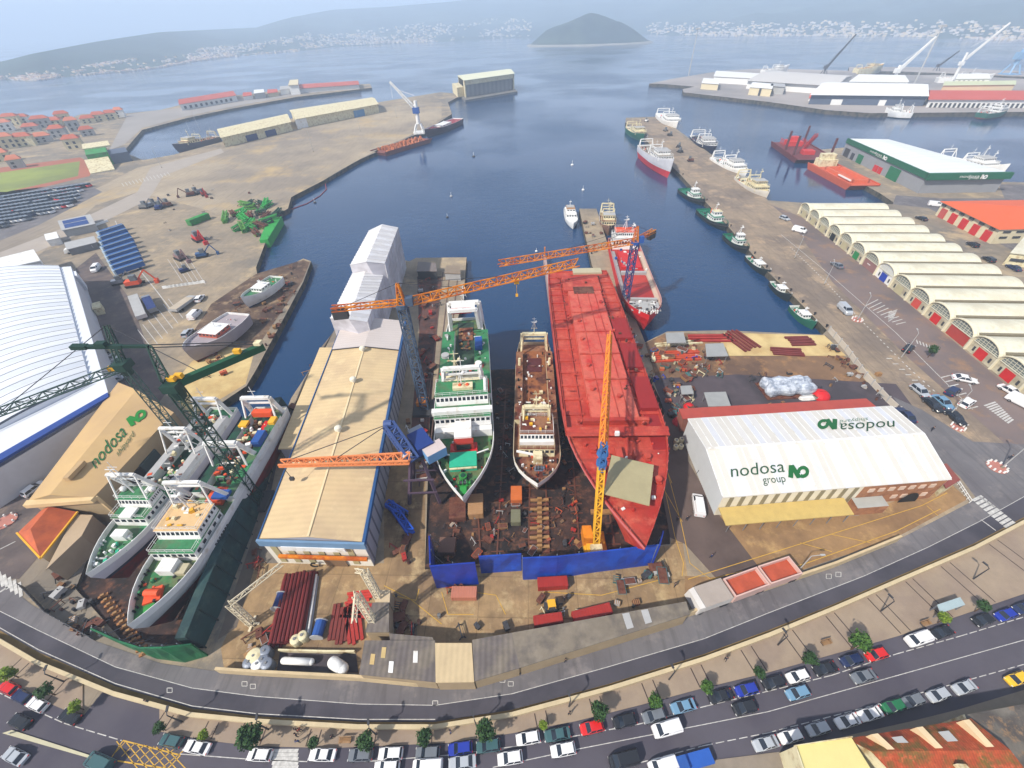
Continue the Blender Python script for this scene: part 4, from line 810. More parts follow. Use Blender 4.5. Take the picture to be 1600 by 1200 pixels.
for i in range(15):
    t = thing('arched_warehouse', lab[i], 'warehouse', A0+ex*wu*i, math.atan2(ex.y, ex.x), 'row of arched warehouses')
    # local: x along the row (towards camera), y away from the street (to the right): flip sign
    sgn = 1 if Vector((-math.sin(math.atan2(ex.y, ex.x)), math.cos(math.atan2(ex.y, ex.x)), 0)).dot(ey) > 0 else -1
    hw, hs, ha, dp = wu-.35, 3.6, 2.9, 36.0
    def arc(k, n=14, s=1.0): a = math.pi*k/n; return (hw/2+.17-math.cos(a)*hw/2*s, hs+math.sin(a)*ha*s)
    mb = MB()
    def Y(y): return sgn*y
    n = 14; pr = [(0.17, 0)]+[arc(k) for k in range(n+1)]+[(hw+.17, 0)]
    mb.add([(x, Y(0), z) for x, z in pr], [tuple(range(len(pr)))]); mb.add([(x, Y(dp), z) for x, z in pr], [tuple(range(len(pr)))[::-1]])
    for a, b in ((0.17, 0.17), (hw+.17, hw+.17)): mb.add([(a, Y(0), 0), (a, Y(dp), 0), (a, Y(dp), hs), (a, Y(0), hs)], [(0, 1, 2, 3)])
    mb.build('wall', WHITE if i == 7 else AW, t)
    mb = MB(); ro = [arc(k, n, 1.03) for k in range(n+1)]
    for (a, b) in zip(ro, ro[1:]): mb.add([(a[0], Y(.6), a[1]), (b[0], Y(.6), b[1]), (b[0], Y(dp+.3), b[1]), (a[0], Y(dp+.3), a[1])], [(0, 1, 2, 3)])
    mb.build('roof', AR, t)
    mb = MB()
    for (a, b) in zip(ro, ro[1:]): mb.beam((a[0], Y(-.1), a[1]+.05), (b[0], Y(-.1), b[1]+.05), 1.0, .28)
    mb.beam((.0, Y(-.1), 0), (.0, Y(-.1), hs), .4, 1.0); mb.build('arch_trim', simple('trim_ivory', (236, 228, 200)), t)
    mb = MB(); mb.box(wu-1.75, wu+.1, min(Y(1.1), Y(dp)), max(Y(1.1), Y(dp)), hs-.4, hs+1.75); mb.build('vault_side_strip', simple('strip_grey', (132, 122, 98), var=.25), t)  # grey-brown strip covering the near lower part of each vault
    # lunette
    mb = MB(); lp = [(x*1, z) for x, z in [arc(k, n, .9) for k in range(n+1)]]; mb.add([(x, Y(-.05), z) for x, z in lp], [tuple(range(len(lp)))]); lu = mb.build('lunette_window', simple('lunette_grey', (112, 122, 122), rough=.4) if i != 7 else simple('lunette_pale', (214, 220, 226)), t)
    mb = MB()
    for k in range(1, 7): xx = .17+hw/2-hw*.45+hw*.9*k/7; zt = hs+ha*.88*math.sqrt(max(0, 1-((xx-.17-hw/2)/(hw*.46))**2)); mb.beam((xx, Y(-.12), hs), (xx, Y(-.12), zt), .09)
    for zz in (.5, 1.1, 1.8): ww = hw*.45*math.sqrt(max(0, 1-(zz/ha)**2)); mb.beam((.17+hw/2-ww, Y(-.12), hs+zz), (.17+hw/2+ww, Y(-.12), hs+zz), .09)
    mb.beam((.5, Y(-.12), hs), (hw-.2, Y(-.12), hs), .22); mb.build('glazing_bar', AR, lu)
    nm, dm = doors[i]; wide = i in (6, 11); mb = MB(); x0, x1 = (.09, .91) if wide else (.3, .66)
    mb.box(.17+hw*x0, .17+hw*x1, min(Y(-.1), Y(-.02)), max(Y(-.1), Y(-.02)), 0, 3.3 if wide else 2.9); mb.build('door', dm or mat('door_plain', (186, 176, 140), .7, .1), t)
    for xx in (.16, .8):
        if not wide: mb = MB(); mb.box(.17+hw*xx, .17+hw*(xx+.07), min(Y(-.09), Y(-.02)), max(Y(-.09), Y(-.02)), .9, 2.3); mb.build('window', DGREY, t)
    if i == 7: mb = MB(); [mb.box(.3*hw+k*.3, .3*hw+k*.3+.2, min(Y(-.12), Y(-.02)), max(Y(-.12), Y(-.02)), 3.2-.25*(k % 2), 3.42-.25*(k % 2)) for k in range(14)]; mb.build('sign_lettering', simple('sign_slate', (80, 100, 130)), t)
    if i == 6: mb = MB(); [mb.box(.35*hw+k*.35, .35*hw+k*.35+.25, min(Y(-.14), Y(-.1)), max(Y(-.14), Y(-.1)), 1.8, 2.1) for k in range(6)]; mb.build('sign_lettering', WHITE, t)
# ---- orange roof warehouses on the right
q = Quad((1548, 382), (1470, 313), (1760, 300), (1900, 360), 0); q = Quad((1462, 338), (1547, 384), (1800, 390), (1700, 330), 0)
def orange_hall(corn, label, h=6.5):
    q = Quad(*corn, h); t = thing('orange_roof_warehouse', label, 'warehouse'); mb = MB(); q.box(mb, 0, 1, 0, 1, 0, h); mb.build('wall', mat('ivory_wall', (220, 208, 176), .75, .1, .3), t)
    mb = MB(); e = .02; A, B, C, D = q(-e, -e, h), q(1+e, -e, h), q(1+e, 1+e, h), q(-e, 1+e, h); r0, r1 = q(.5, .3, h+3.2), q(.5, .8, h+3.2)
    mb.add([A, B, C, D, r0, r1], [(0, 1, 4), (1, 2, 5, 4), (2, 3, 5), (3, 0, 4, 5), (3, 2, 1, 0)]); mb.build('roof', mat('orange_roof', (226, 98, 46), .7, .08, .2), t); return t, q, h
t, q, h = orange_hall([(1474, 315), (1564, 358), (1800, 352), (1680, 312)], 'warehouse with an orange hipped roof and five red doors at the right edge')
for i in range(5): mb = MB(); q.box(mb, .06+i*.195, .16+i*.195, -.008, 0, 0, 4.2); mb.build('door', RED if i > 0 else simple('door_faded', (196, 84, 76)), t)
for i in range(6): mb = MB(); q.box(mb, .02+i*.17, .09+i*.17, -.009, -.001, 5.0, 5.8); mb.build('window', DGREY, t)
for i in range(4): mb = MB(); q.box(mb, 1.0, 1.008, .03+i*.09, .08+i*.09, 4.8, 5.6); mb.build('window', DGREY, t)
for i in range(4): mb = MB(); q.box(mb, 1.0, 1.008, .03+i*.09, .08+i*.09, 2.4, 3.2); mb.build('window', DGREY, t)
q = Quad((1580, 395), (1640, 402), (1680, 378), (1600, 372), 5); t = thing('cream_store', 'small cream store below the orange-roofed warehouse at the right edge', 'store'); mb = MB(); q.box(mb, 0, 1, 0, 1, 0, 5); mb.build('wall', CREAM, t); mb = MB(); q.box(mb, -.02, 1.02, -.03, 1.03, 5, 5.3); mb.build('roof', AR, t); mb = MB(); q.box(mb, .1, .5, -.02, 0, 2, 3); mb.build('window', DGREY, t)
# ---- green trimmed hall on the far quay
q = Quad((1451, 272), (1576, 270), (1388, 218), (1325, 217), 10); t = thing('green_trim_hall', 'grey hall with a white roof and a deep green fascia on the right-hand quay', 'boat hall')
mb = MB(); q.box(mb, 0, 1, 0, 1, 0, 10); mb.build('wall', mat('grey_clad', (150, 152, 158), .6, .08, .2), t)
mb = MB(); q.box(mb, .0, 1.0, 0, 1, 10, 10.2); mb.hexa([q(0, 0, 10.2), q(1, 0, 10.2), q(1, 1, 10.2), q(0, 1, 10.2), q(.5, .3, 11.2), q(.52, .3, 11.2), q(.52, .9, 11.2), q(.5, .9, 11.2)]); rf = mb.build('roof', mat('roof_white', (232, 236, 236), .5, .05, .1, stripe=(1, 6, .06)), t)
GF = simple('fascia_green', (10, 98, 66)); 
mb = MB(); q.box(mb, -.02, 0, -.012, 1.0, 7.6, 10.6); q.box(mb, -.02, 1.02, -.025, -.0, 7.4, 10.6); mb.build('fascia', GF, t)
def fa(u0, u1, z0, z1): return lambda s, t_, dz=0: q(u0+(u1-u0)*s, -.032-dz*.02, z0+(z1-z0)*t_)
def fb(v0, v1, z0, z1): return lambda s, t_, dz=0: q(-.027-dz*.02, v0+(v1-v0)*s, z0+(z1-z0)*t_)
mb = MB(); letter(mb, 'nodosa', fa(.36, .6, 8.6, 10.0)); letter(mb, 'group', fa(.48, .6, 7.7, 8.6)); emblem(mb, fa(.62, .70, 7.7, 10.2)); mb.build('lettering', WHITE, t)
mb = MB(); letter(mb, 'nodosa', fb(.64, .49, 8.7, 10.0)); letter(mb, 'shipyard', fb(.56, .48, 7.9, 8.6)); emblem(mb, fb(.47, .42, 7.8, 10.2)); mb.build('lettering', WHITE, t)
for v0, v1, z1, m_ in ((.24, .36, 6.4, simple('door_emerald', (16, 112, 70))), (.7, .77, 5, MATS['door_emerald']), (.48, .53, 3.5, RED), (.43, .47, 3.5, RED), (.9, .97, 5, DGREY), (.82, .86, 4, DGREY)):
    mb = MB(); q.box(mb, -.012, 0, v0, v1, 0, z1); mb.build('door', m_, t)
# ---- grey corrugated sheds by the road
SG = mat('slate_sheet', (112, 104, 102), .85, .22, .5, c2=(134, 124, 112), c2scale=.2, stripe=(0, .9, .22)); SP = mat('pale_sheet', (206, 184, 146), .8, .12, .4, stripe=(0, .9, .08))
def shed(name, label, corn, h, m, wallm, extra=None):
    q = Quad(*corn, h); t = thing(name, label, 'shed'); mb = MB(); q.box(mb, .01, .99, .02, .98, 0, h-.1); mb.build('wall', wallm, t)
    mb = MB(); q.box(mb, 0, 1, 0, 1, h-.1, h+.12); rf = mb.build('roof', m, t); return t, q, rf
WB = mat('shed_wall', (170, 150, 120), .8, .15)
t, q, rf = shed('corrugated_shed', 'dark grey corrugated shed with pale rooflights beside the harbour road', [(561, 1054), (681, 1066), (680, 1001), (570, 1001)], 4.2, SG, WB)
for u, v, m_ in ((.12, .3, SAND), (.26, .5, SAND), (.38, .12, WHITE), (.7, .42, WHITE)):
    mb = MB(); q.box(mb, u, u+.06, v, v+.3, 4.32, 4.38); mb.build('rooflight', m_, rf)
shed('corrugated_shed', 'pale buff corrugated shed between two dark grey sheds beside the harbour road', [(681, 1067), (741, 1066), (737, 1005), (680, 1005)], 4.3, SP, WB)
t, q, rf = shed('corrugated_shed', 'long worn grey shed right of the pale buff one beside the harbour road', [(741, 1065), (812, 1044), (800, 989), (738, 1000)], 4.2, SG, WB)
t, q, rf = shed('corrugated_shed', 'longest grey slab-roofed shed curving up towards the parked red and white trucks', [(812, 1044), (1078, 960), (1072, 940), (800, 989)], 4.2, mat('worn_slab', (134, 124, 110), .9, .25, .4, c2=(112, 104, 96), c2scale=.3), WB)
for u in (.62, .73): mb = MB(); q.box(mb, u, u+.04, .2, .95, 4.32, 4.38); mb.build('rooflight', LGREY, rf)
shed('corrugated_shed', 'narrow dark grey shed reaching back into the pipe yard', [(571, 988), (608, 988), (608, 942), (582, 942)], 4.6, SG, WB)
shed('site_hut', 'small buff-roofed hut at the back of the narrow grey shed', [(586, 942), (609, 942), (610, 922), (588, 922)], 4.4, simple('hut_buff', (202, 182, 150)), WB)
t, q, rf = shed('corrugated_shed', 'low grey shed tucked behind the buff corrugated one', [(610, 1003), (679, 1003), (676, 996), (608, 990)], 4.0, SG, WB)
# ---- houses at the bottom right
t = thing('tiled_house', 'house with a weathered orange tiled roof and dormers at the bottom right corner', 'house'); q = Quad((1388, 1206), (1620, 1240), (1520, 1128), (1330, 1156), 5)
mb = MB(); q.box(mb, 0, 1, 0, 1, 0, 5); mb.build('wall', CREAM, t)
mb = MB(); mb.hexa([q(-.02, -.4, 5.2), q(1, -.4, 5.2), q(1, .55, 6.6), q(-.02, .55, 6.6), q(-.02, -.4, 5.4), q(1, -.4, 5.4), q(1, .55, 6.8), q(-.02, .55, 6.8)]); mb.hexa([q(-.02, .55, 6.6), q(1, .55, 6.6), q(1, 1.05, 5), q(-.02, 1.05, 5), q(-.02, .55, 6.8), q(1, .55, 6.8), q(1, 1.05, 5.2), q(-.02, 1.05, 5.2)])
rf = mb.build('roof', mat('old_tiles', (176, 76, 38), .85, .3, 1.2, c2=(120, 92, 40), c2scale=.5, c3=(206, 100, 60), stripe=(0, .35, .2)), t)
for u in (.16, .52, .9):
    mb = MB(); q.box(mb, u-.05, u, .6, 1.02, 5.2, 6.9); mb.build('dormer', simple('dormer_cream', (224, 200, 160)), rf)
for u in (.25, .62): mb = MB(); q.box(mb, u, u+.08, .72, .9, 6.25, 6.4); mb.build('skylight', LGREY, rf)
mb = MB(); q.box(mb, .5, .56, .2, .3, 6.3, 7.2); mb.build('chimney', CREAM, rf)
t = thing('yellow_roof_block', 'block with a flat pale yellow roof beside the tiled house', 'building'); q = Quad((1262, 1225), (1390, 1250), (1330, 1153), (1242, 1166), 5.5)
mb = MB(); q.box(mb, 0, 1, 0, 1, 0, 5.5); mb.build('wall', CREAM, t); mb = MB(); q.box(mb, 0, 1, 0, 1, 5.5, 5.6, k=0); q.box(mb, -.02, 0, 0, 1.02, 5.5, 6.0, k=1); q.box(mb, 0, 1.0, 1.0, 1.02, 5.5, 6.0, k=1); mb.build('roof', [mat('pale_yellow_roof', (226, 212, 142), .7, .06), CREAM], t)
t = thing('grey_roof_block', 'block with a stained grey flat roof at the bottom right edge', 'building'); q = Quad((1560, 1260), (1760, 1230), (1700, 1082), (1502, 1118), 4.5)
mb = MB(); q.box(mb, 0, 1, 0, 1, 0, 4.5); mb.build('wall', CREAM, t); mb = MB(); q.box(mb, 0, 1, 0, 1, 4.5, 4.6, k=0); q.box(mb, -.015, 0, 0, 1, 4.5, 5.2, k=1); mb.build('roof', [mat('stained_flat', (112, 106, 98), .9, .3, .5, c2=(84, 78, 74), c2scale=.3, c3=(150, 120, 90)), CREAM], t)
sheet('pavement', [(1010, 1201), (1240, 1172), (1330, 1148), (1420, 1128), (1500, 1108), (1600, 1078), (1660, 1064), (1680, 1215), (1300, 1260)], mat('pavement_grey', (142, 130, 116), .9, .15, .5), .14)
# ---- small left yard buildings
def simple_block(name, label, cat, corn, h, wm, rm, fr=None):
    q = Quad(*corn, h); t = thing(name, label, cat); mb = MB(); q.box(mb, 0, 1, 0, 1, 0, h); mb.build('wall', wm, t); mb = MB(); q.box(mb, -.03, 1.03, -.04, 1.04, h, h+.25); mb.build('roof', rm, t); return t, q
t, q = simple_block('blue_roof_cabin', 'pale cabin with a blue ribbed roof beside the left yard road', 'cabin', [(98, 360), (148, 350), (140, 336), (92, 346)], 3.6, LGREY, LGREY)
mb = MB(); q.box(mb, .1, .85, .1, .5, 3.86, 3.95); q.box(mb, .1, .85, .56, .9, 3.86, 3.95); mb.build('roof_panel', simple('solar_blue', (28, 66, 132)), t)
simple_block('white_cabin', 'white site cabin below the blue-roofed cabin', 'cabin', [(73, 376), (92, 372), (88, 363), (70, 367)], 3, WHITE, WHITE)
simple_block('weighbridge_cabin', 'long grey flat cabin between the blue-roofed cabin and the stacked trailers', 'cabin', [(106, 390), (150, 379), (146, 370), (102, 380)], 3, GREY, LGREY)
for i, (x, y) in enumerate([(150, 478), (172, 540)]): simple_block('site_box', ['cream box container standing near the long white hall wall', 'cream box container under the green crane boom'][i], 'container', [(x-5, y+6), (x+8, y+3), (x+6, y-6), (x-6, y-3)], 2.6, CREAM, CREAM)
t, q = simple_block('pier_shed', 'grey-roofed shed at the tip of the middle pier', 'shed', [(652, 424), (682, 424), (680, 412), (654, 410)], 3.5, DGREY, simple('dusty_roof', (122, 112, 108)))
simple_block('pier_shed', 'brown flat shed beside the crane track on the middle pier', 'shed', [(695, 427), (719, 428), (718, 416), (698, 416)], 3, LGREY, simple('brown_flat', (142, 126, 108)))
for i, (a, m_, l_) in enumerate([([(1042, 536), (1072, 535), (1068, 519), (1040, 520)], 'grey-roofed canopy at the water edge of the storage yard', 0), ([(1104, 557), (1138, 556), (1130, 536), (1102, 537)], 'grey-roofed canopy beside the sandy slab', 0), ([(1107, 635), (1142, 634), (1134, 612), (1100, 613)], 'grey-roofed canopy on the dark storage lane', 0), ([(1065, 616), (1084, 615), (1080, 602), (1063, 603)], 'small pale canopy among the scrap on the storage lane', 0)][0:4] if False else [([(1042, 536), (1072, 535), (1068, 519), (1040, 520)], 0, 'grey-roofed canopy at the water edge of the storage yard'), ([(1104, 557), (1138, 556), (1130, 536), (1102, 537)], 0, 'grey-roofed canopy beside the sandy slab'), ([(1107, 635), (1142, 634), (1134, 612), (1100, 613)], 0, 'grey-roofed canopy on the dark storage lane'), ([(1065, 616), (1084, 615), (1080, 602), (1063, 603)], 0, 'small pale canopy among the scrap on the storage lane')]):
    q = Quad(*a, 3.2); t = thing('canopy', l_, 'canopy'); mb = MB(); q.box(mb, 0, 1, 0, 1, 3.0, 3.2); mb.build('roof', simple('canopy_grey', (158, 160, 160)), t)
    for u in (.05, .95):
        for v in (.05, .95): mb = MB(); p = q(u, v, 0); mb.tube(p, p+Vector((0, 0, 3)), .08, .08, 6); mb.build('post', GREY, t)
# ================================================================ SHIPS
class Ship:
    def __init__(s, name, label, cat, stern, bow, zd, B, D, group=None, sheer=.08, bw=.9, cols=None, sw=.85, tb=.6, pw=2.0, deckm=GREEN, inner=None, heel=0, L=None, wl=.4):
        p, q = G(*stern, zd), G(*bow, zd)
        s.L = L or (q-p).length; s.B = B; s.D = D; s.sheer = sheer*D; s.bw = bw; s.sw, s.tb, s.pw = sw, tb, pw
        d = (q-p).normalized(); s.rz = math.atan2(d.y, d.x); s.deckm = deckm
        s.root = thing(name, label, cat, (p.x, p.y, zd-D), s.rz, group)
        cols = cols or [DRED, WHITE, WHITE, WHITE]
        lev = [(0, .2), (.08, .72), (wl, .95), (wl+.12, .965), (.75, .99), (1.0, 1.0), ('b', 1.0)]
        n = 26; mb = MB(); st = []
        for i in range(n+1):
            t = i/n; row = []
            for l_, wf in lev:
                lz = 1.0 if l_ == 'b' else l_
                tbl = tb-.18*(1-lz); e = s.sw+(1-s.sw)*min(1, t/.22)**.6
                if t > tbl: e *= max(0, 1-((t-tbl)/(1-tbl))**(pw-.35*(1-lz)))
                x = s.L*(t*(1-.085*(1-lz))+ .01*(1-lz)); z = lz*D
                if lz > .7: z += s.sheer*t**3*(lz-.7)/.3
                if l_ == 'b': z += bw*(1+.5*t**4)
                row.append((x, max(.03, e*wf*B/2), z))
            st.append(row)
        m = len(lev)
        for side in (1, -1):
            V = [(x, side*y, z) for row in st for x, y, z in row]
            for j in range(m-1):
                k = 0 if j < 2 else ((4 if len(cols) > 4 else 1) if j == 2 else (1 if j < 5 else 2)); F = []
                for i in range(n):
                    f = (i*m+j, (i+1)*m+j, (i+1)*m+j+1, i*m+j+1); F.append(f if side < 0 else f[::-1])
                mb.add(V, F, k)
        for j in range(m-1):
            k = 0 if j < 2 else 1; a, b = st[0][j], st[0][j+1]; mb.add([(a[0], a[1], a[2]), (a[0], -a[1], a[2]), (b[0], -b[1], b[2]), (b[0], b[1], b[2])], [(0, 1, 2, 3)], k)
        # inner bulwark and rail
        th = max(.12, B*.012)
        for side in (1, -1):
            for i in range(n):
                a, b = st[i][-1], st[i+1][-1]; a0, b0 = st[i][-2], st[i+1][-2]
                ai, bi = max(.02, a[1]-th), max(.02, b[1]-th)
                P = [(a[0], side*a[1], a[2]), (b[0], side*b[1], b[2]), (b[0], side*bi, b[2]), (a[0], side*ai, a[2]), (a[0], side*ai, a0[2]), (b[0], side*bi, b0[2])]
                fs = [(0, 1, 2, 3), (3, 2, 5, 4)]; mb.add(P, fs if side > 0 else [f[::-1] for f in fs], 3)
        a, a0 = st[0][-1], st[0][-2]; mb.add([(0, a[1], a[2]), (0, -a[1], a[2]), (th, -a[1], a[2]), (th, a[1], a[2]), (th, -a[1], a0[2]), (th, a[1], a0[2])], [(3, 2, 1, 0), (5, 4, 2, 3)], 3)
        s.hull = mb.build('hull', cols, s.root)
        mb = MB(); s.st = st
        for i in range(n):
            a, b = st[i][-2], st[i+1][-2]; mb.add([(a[0], a[1], a[2]), (a[0], -a[1], a[2]), (b[0], -b[1], b[2]), (b[0], b[1], b[2])], [(0, 1, 2, 3)])
        s.deck = mb.build('deck', deckm, s.root)
    def dz(s, u): return s.D+s.sheer*max(0, min(1, u))**3
    def hb(s, u):
        i = min(25, int(u*26)); f = u*26-i; return s.st[i][-2][1]*(1-f)+s.st[i+1][-2][1]*f
    wp = [(-1, -1), (0, 0), (1, 1), (2, 2)]
    def w(s, u):
        return interp(s.wp, u)
    def P(s, u, v, z): u = s.w(u); return Vector((u*s.L, v*s.B/2, s.dz(u)+z))
    def bx(s, mb, u0, u1, v0, v1, z0, z1, k=None, top=None, zu=None):
        u0, u1 = s.w(u0), s.w(u1); z = s.dz(zu if zu is not None else min(u0, u1)); b = s.B/2; mb.box(u0*s.L, u1*s.L, v0*b, v1*b, z+z0, z+z1, k, top)
    def box(s, name, u0, u1, v0, v1, z0, z1, m, parent=None, top=None):
        mb = MB(); s.bx(mb, u0, u1, v0, v1, z0, z1, 0, 1 if top else None); return mb.build(name, [m, top] if top else m, parent or s.root)
    def house(s, u0, u1, w, z0, z1, m=WHITE, top=None, name='deckhouse', rake=.35, win=True, fw=None, nside=6, rail=True, v0=None, v1=None):
        """superstructure tier; front (bow end) is raked, windows all round"""
        u0, u1 = s.w(u0), s.w(u1); b = s.B/2; z = s.dz((u0+u1)/2); x0, x1 = u0*s.L, u1*s.L; va, vb = (-w*b, w*b) if v0 is None else (v0*b, v1*b); mb = MB()
        A = [(x0, va, z+z0), (x1, va, z+z0), (x1, vb, z+z0), (x0, vb, z+z0), (x0, va, z+z1), (x1-rake, va, z+z1), (x1-rake, vb, z+z1), (x0, vb, z+z1)]
        mb.hexa(A, 0); mb.box(x0-.15, x1-rake+.25, va-.15, vb+.15, z+z1, z+z1+.12, 0, 1); h = mb.build(name, [m, top or m], s.root)
        if win:
            hh = z1-z0; zz0, zz1 = z+z0+hh*.5, z+z0+hh*.82; n = fw or max(3, int((vb-va)/1.1)); mb = MB()
            for i in range(n):
                y0 = va+(vb-va)*(i+.15)/n; y1 = va+(vb-va)*(i+.85)/n; f = lambda zz: x1-rake*(zz-z-z0)/hh+.03
                mb.poly([(f(zz0), y0, zz0), (f(zz0), y1, zz0), (f(zz1), y1, zz1), (f(zz1), y0, zz1)])
                mb.poly([(x0-.03, y1, zz0), (x0-.03, y0, zz0), (x0-.03, y0, zz1), (x0-.03, y1, zz1)])
            for i in range(nside):
                a = x0+(x1-rake-x0)*(i+.2)/nside; c = x0+(x1-rake-x0)*(i+.7)/nside
                mb.poly([(a, va-.03, zz0), (c, va-.03, zz0), (c, va-.03, zz1), (a, va-.03, zz1)]); mb.poly([(c, vb+.03, zz0), (a, vb+.03, zz0), (a, vb+.03, zz1), (c, vb+.03, zz1)])
            mb.build('window', GLASS, h)
        if rail:
            mb = MB(); zt = z+z1+.12; C = [(x0, va), (x1-rake, va), (x1-rake, vb), (x0, vb)]
            for a, c in zip(C, C[1:]+C[:1]):
                for hz_ in (.5, 1.0): mb.beam((a[0], a[1], zt+hz_), (c[0], c[1], zt+hz_), .05)
                L = math.dist(a, c); k = max(1, int(L/1.5))
                for i in range(k): mb.beam((a[0]+(c[0]-a[0])*i/k, a[1]+(c[1]-a[1])*i/k, zt), (a[0]+(c[0]-a[0])*i/k, a[1]+(c[1]-a[1])*i/k, zt+1), .05)
            mb.build('railing', m, h)
        return h
    def mast(s, u, h, z0=0, v=0, m=WHITE, r=.16, arms=2, name='mast', stays=0):
        mb = MB(); p = s.P(u, v, z0); mb.tube(p, p+Vector((0, 0, h)), r, r*.4, 7)
        for i in range(arms): zz = h*(.9-.22*i); w = h*(.12+.08*i); mb.beam(p+Vector((0, -w, zz)), p+Vector((0, w, zz)), r*.7); mb.beam(p+Vector((-w*.4, 0, zz-.3)), p+Vector((w*.5, 0, zz-.3)), r*.7)
        mb.obox((p.x+.4, p.y), .3, 1.3, p.z+h*.68, p.z+h*.68+.25); mb.ball(p+Vector((0, h*.12, h*.72)), r*2.4, 8, 5)
        for sgn in (-1, 1): mb.beam(p+Vector((-h*.22, sgn*h*.16, 0)), p+Vector((0, 0, h*.7)), r*.8)
        return mb.build(name, m, s.root)
    def gantry(s, u, w, h, z0=0, m=WHITE, t=.7, lean=0.0, name='gantry', brace=True):
        mb = MB(); a = s.P(u, -w, z0); b = s.P(u, w, z0); k = Vector((lean, 0, h)); inn = Vector((0, w*s.B*.06, 0))
        mb.beam(a, a+k+inn, t, t*1.3); mb.beam(b, b+k-inn, t, t*1.3); mb.beam(a+k+inn, b+k-inn, t*1.2, t)
        if brace:
            for q, si in ((a, 1), (b, -1)): mb.beam(q+Vector((h*.55, 0, 0)), q+k+inn*si, t*.5)
            mb.beam(a+k*.72+inn*.7, b+k*.72-inn*.7, t*.6)
        c = (a+b)/2+k; mb.tube(c, c+Vector((0, 0, h*.5)), .1, .05, 6); mb.beam(c+Vector((0, -.9, h*.3)), c+Vector((0, .9, h*.3)), .08)
        return mb.build(name, m, s.root)
    def winch(s, u, v, w, m=GREEN, z0=0, r=.55):
        mb = MB(); c = s.P(u, v, z0+r+.15); y = Vector((0, w/2, 0)); mb.tube(c-y, c+y, r*.62, r*.62, 12, 1); 
        for q in (-1, -.05, 1): mb.tube(c+y*q-Vector((0, .05, 0)), c+y*q+Vector((0, .05, 0)), r, r, 12, 0)
        mb.box(c.x-r*.9, c.x+r*.9, c.y-w/2-.25, c.y+w/2+.25, s.dz(u)+z0, s.dz(u)+z0+.2, 0); mb.box(c.x-r*.5, c.x+r*.5, c.y+w/2+.1, c.y+w/2+.7, s.dz(u)+z0, s.dz(u)+z0+r*1.5, 0)
        return mb.build('winch', [m, DGREY], s.root)
    def crane(s, u, v, h, reach, ang, m=WHITE, z0=0):
        mb = MB(); p = s.P(u, v, z0); mb.tube(p, p+Vector((0, 0, h)), .35, .28, 9); d = Vector((math.cos(ang), math.sin(ang), .25)); mb.beam(p+Vector((0, 0, h)), p+Vector((0, 0, h))+d*reach*.6, .35, .45); q = p+Vector((0, 0, h))+d*reach*.6; mb.beam(q, q+Vector((math.cos(ang), math.sin(ang), -.5))*reach*.4, .28)
        return mb.build('deck_crane', m, s.root)
    def gear(s, u0, u1, v0, v1, n, ms, seed, z0=0, smin=.3, smax=1.3, name='deck_gear'):
        r = random.Random(seed)
        for mi, m in enumerate(ms):
            mb = MB()
            for i in range(max(1, n//len(ms))):
                u = r.uniform(u0, u1); v = r.uniform(v0, v1); hbv = s.hb(s.w(u))/(s.B/2)*.84
                if abs(v) > hbv: v = hbv*r.uniform(-1, 1)
                p = s.P(u, v, z0); k = r.random()
                a, b, c = r.uniform(smin, smax), r.uniform(smin, smax), r.uniform(.25, .9)
                if k < .5: mb.obox((p.x, p.y), a, b, p.z, p.z+c, r.random()*.6)
                elif k < .72: mb.tube(p, p+Vector((0, 0, c)), a*.35, a*.3, 9)
                elif k < .86: mb.tube(p+Vector((0, -a, .3)), p+Vector((0, a, .3)), .18, .18, 7)
                else: mb.ball(p+Vector((0, 0, .2)), a*.45, 8, 4, .6)
            mb.build(name, m, s.root)
    def bitts(s, us, m=BLACK):
        mb = MB()
        for u in map(s.w, us):
            for sg in (-1, 1):
                y = (s.hb(u)-.55)*sg
                for dx in (-.35, .35): mb.tube((u*s.L+dx, y, s.dz(u)), (u*s.L+dx, y, s.dz(u)+.7), .17, .17, 7)
        mb.build('mooring_bitt', m, s.root)
    def raft(s, u, v, z0=0, m=WHITE):
        mb = MB(); p = s.P(u, v, z0+.45); mb.tube(p-Vector((.65, 0, 0)), p+Vector((.65, 0, 0)), .36, .36, 10); mb.box(p.x-.5, p.x+.5, p.y-.3, p.y+.3, p.z-.45, p.z-.3); mb.build('life_raft', m, s.root)
NETS = [mat('net_green', (44, 96, 70), .95, .4, 3), mat('net_orange', (190, 90, 60), .95, .4, 3)]
BLOTCH = mat('worn_deck_green', (100, 112, 74), .85, .3, .7, c2=(50, 128, 76), c2scale=.3)
# --- S1 white and green stern trawler on the slipway
s = Ship('stern_trawler', 'big white and green trawler on the slipway with a turquoise hatch on its foredeck', 'fishing ship', (729, 500), (724, 785), 8, 13.6, 8, deckm=BLOTCH, sheer=.06, tb=.74, pw=2.15, sw=.72, cols=[DRED, mat('hull_pale_blue', (196, 200, 214), .5, .1, .3), WHITE, WHITE, NAVY])
s.wp = [(-1, -1), (0, 0), (.42, .52), (.6, .70), (.75, .80), (.86, .89), (1, 1)]; s.box('fore_deckhouse', .56, .67, -.94, .94, 0, 2.2, WHITE, top=WHITE)
s.house(.535, .64, .92, 2.4, 4.9, WHITE, GREEN, 'bridge_deck', nside=4)
s.house(.48, .565, .88, 4.9, 7.4, WHITE, GREEN, 'wheelhouse', rake=.8, fw=12, nside=4)
s.box('bridge_wing', .59, .612, -1.0, 1.0, 4.9, 6.1, WHITE)
s.box('locker', .50, .53, -.3, .38, 7.5, 8.3, CREAM)
for v in (-.05, .2): mb = MB(); p = s.P(.515, v, 8.3); mb.ball(p, .45, 8, 5); mb.build('light_dome', ORED, s.root)
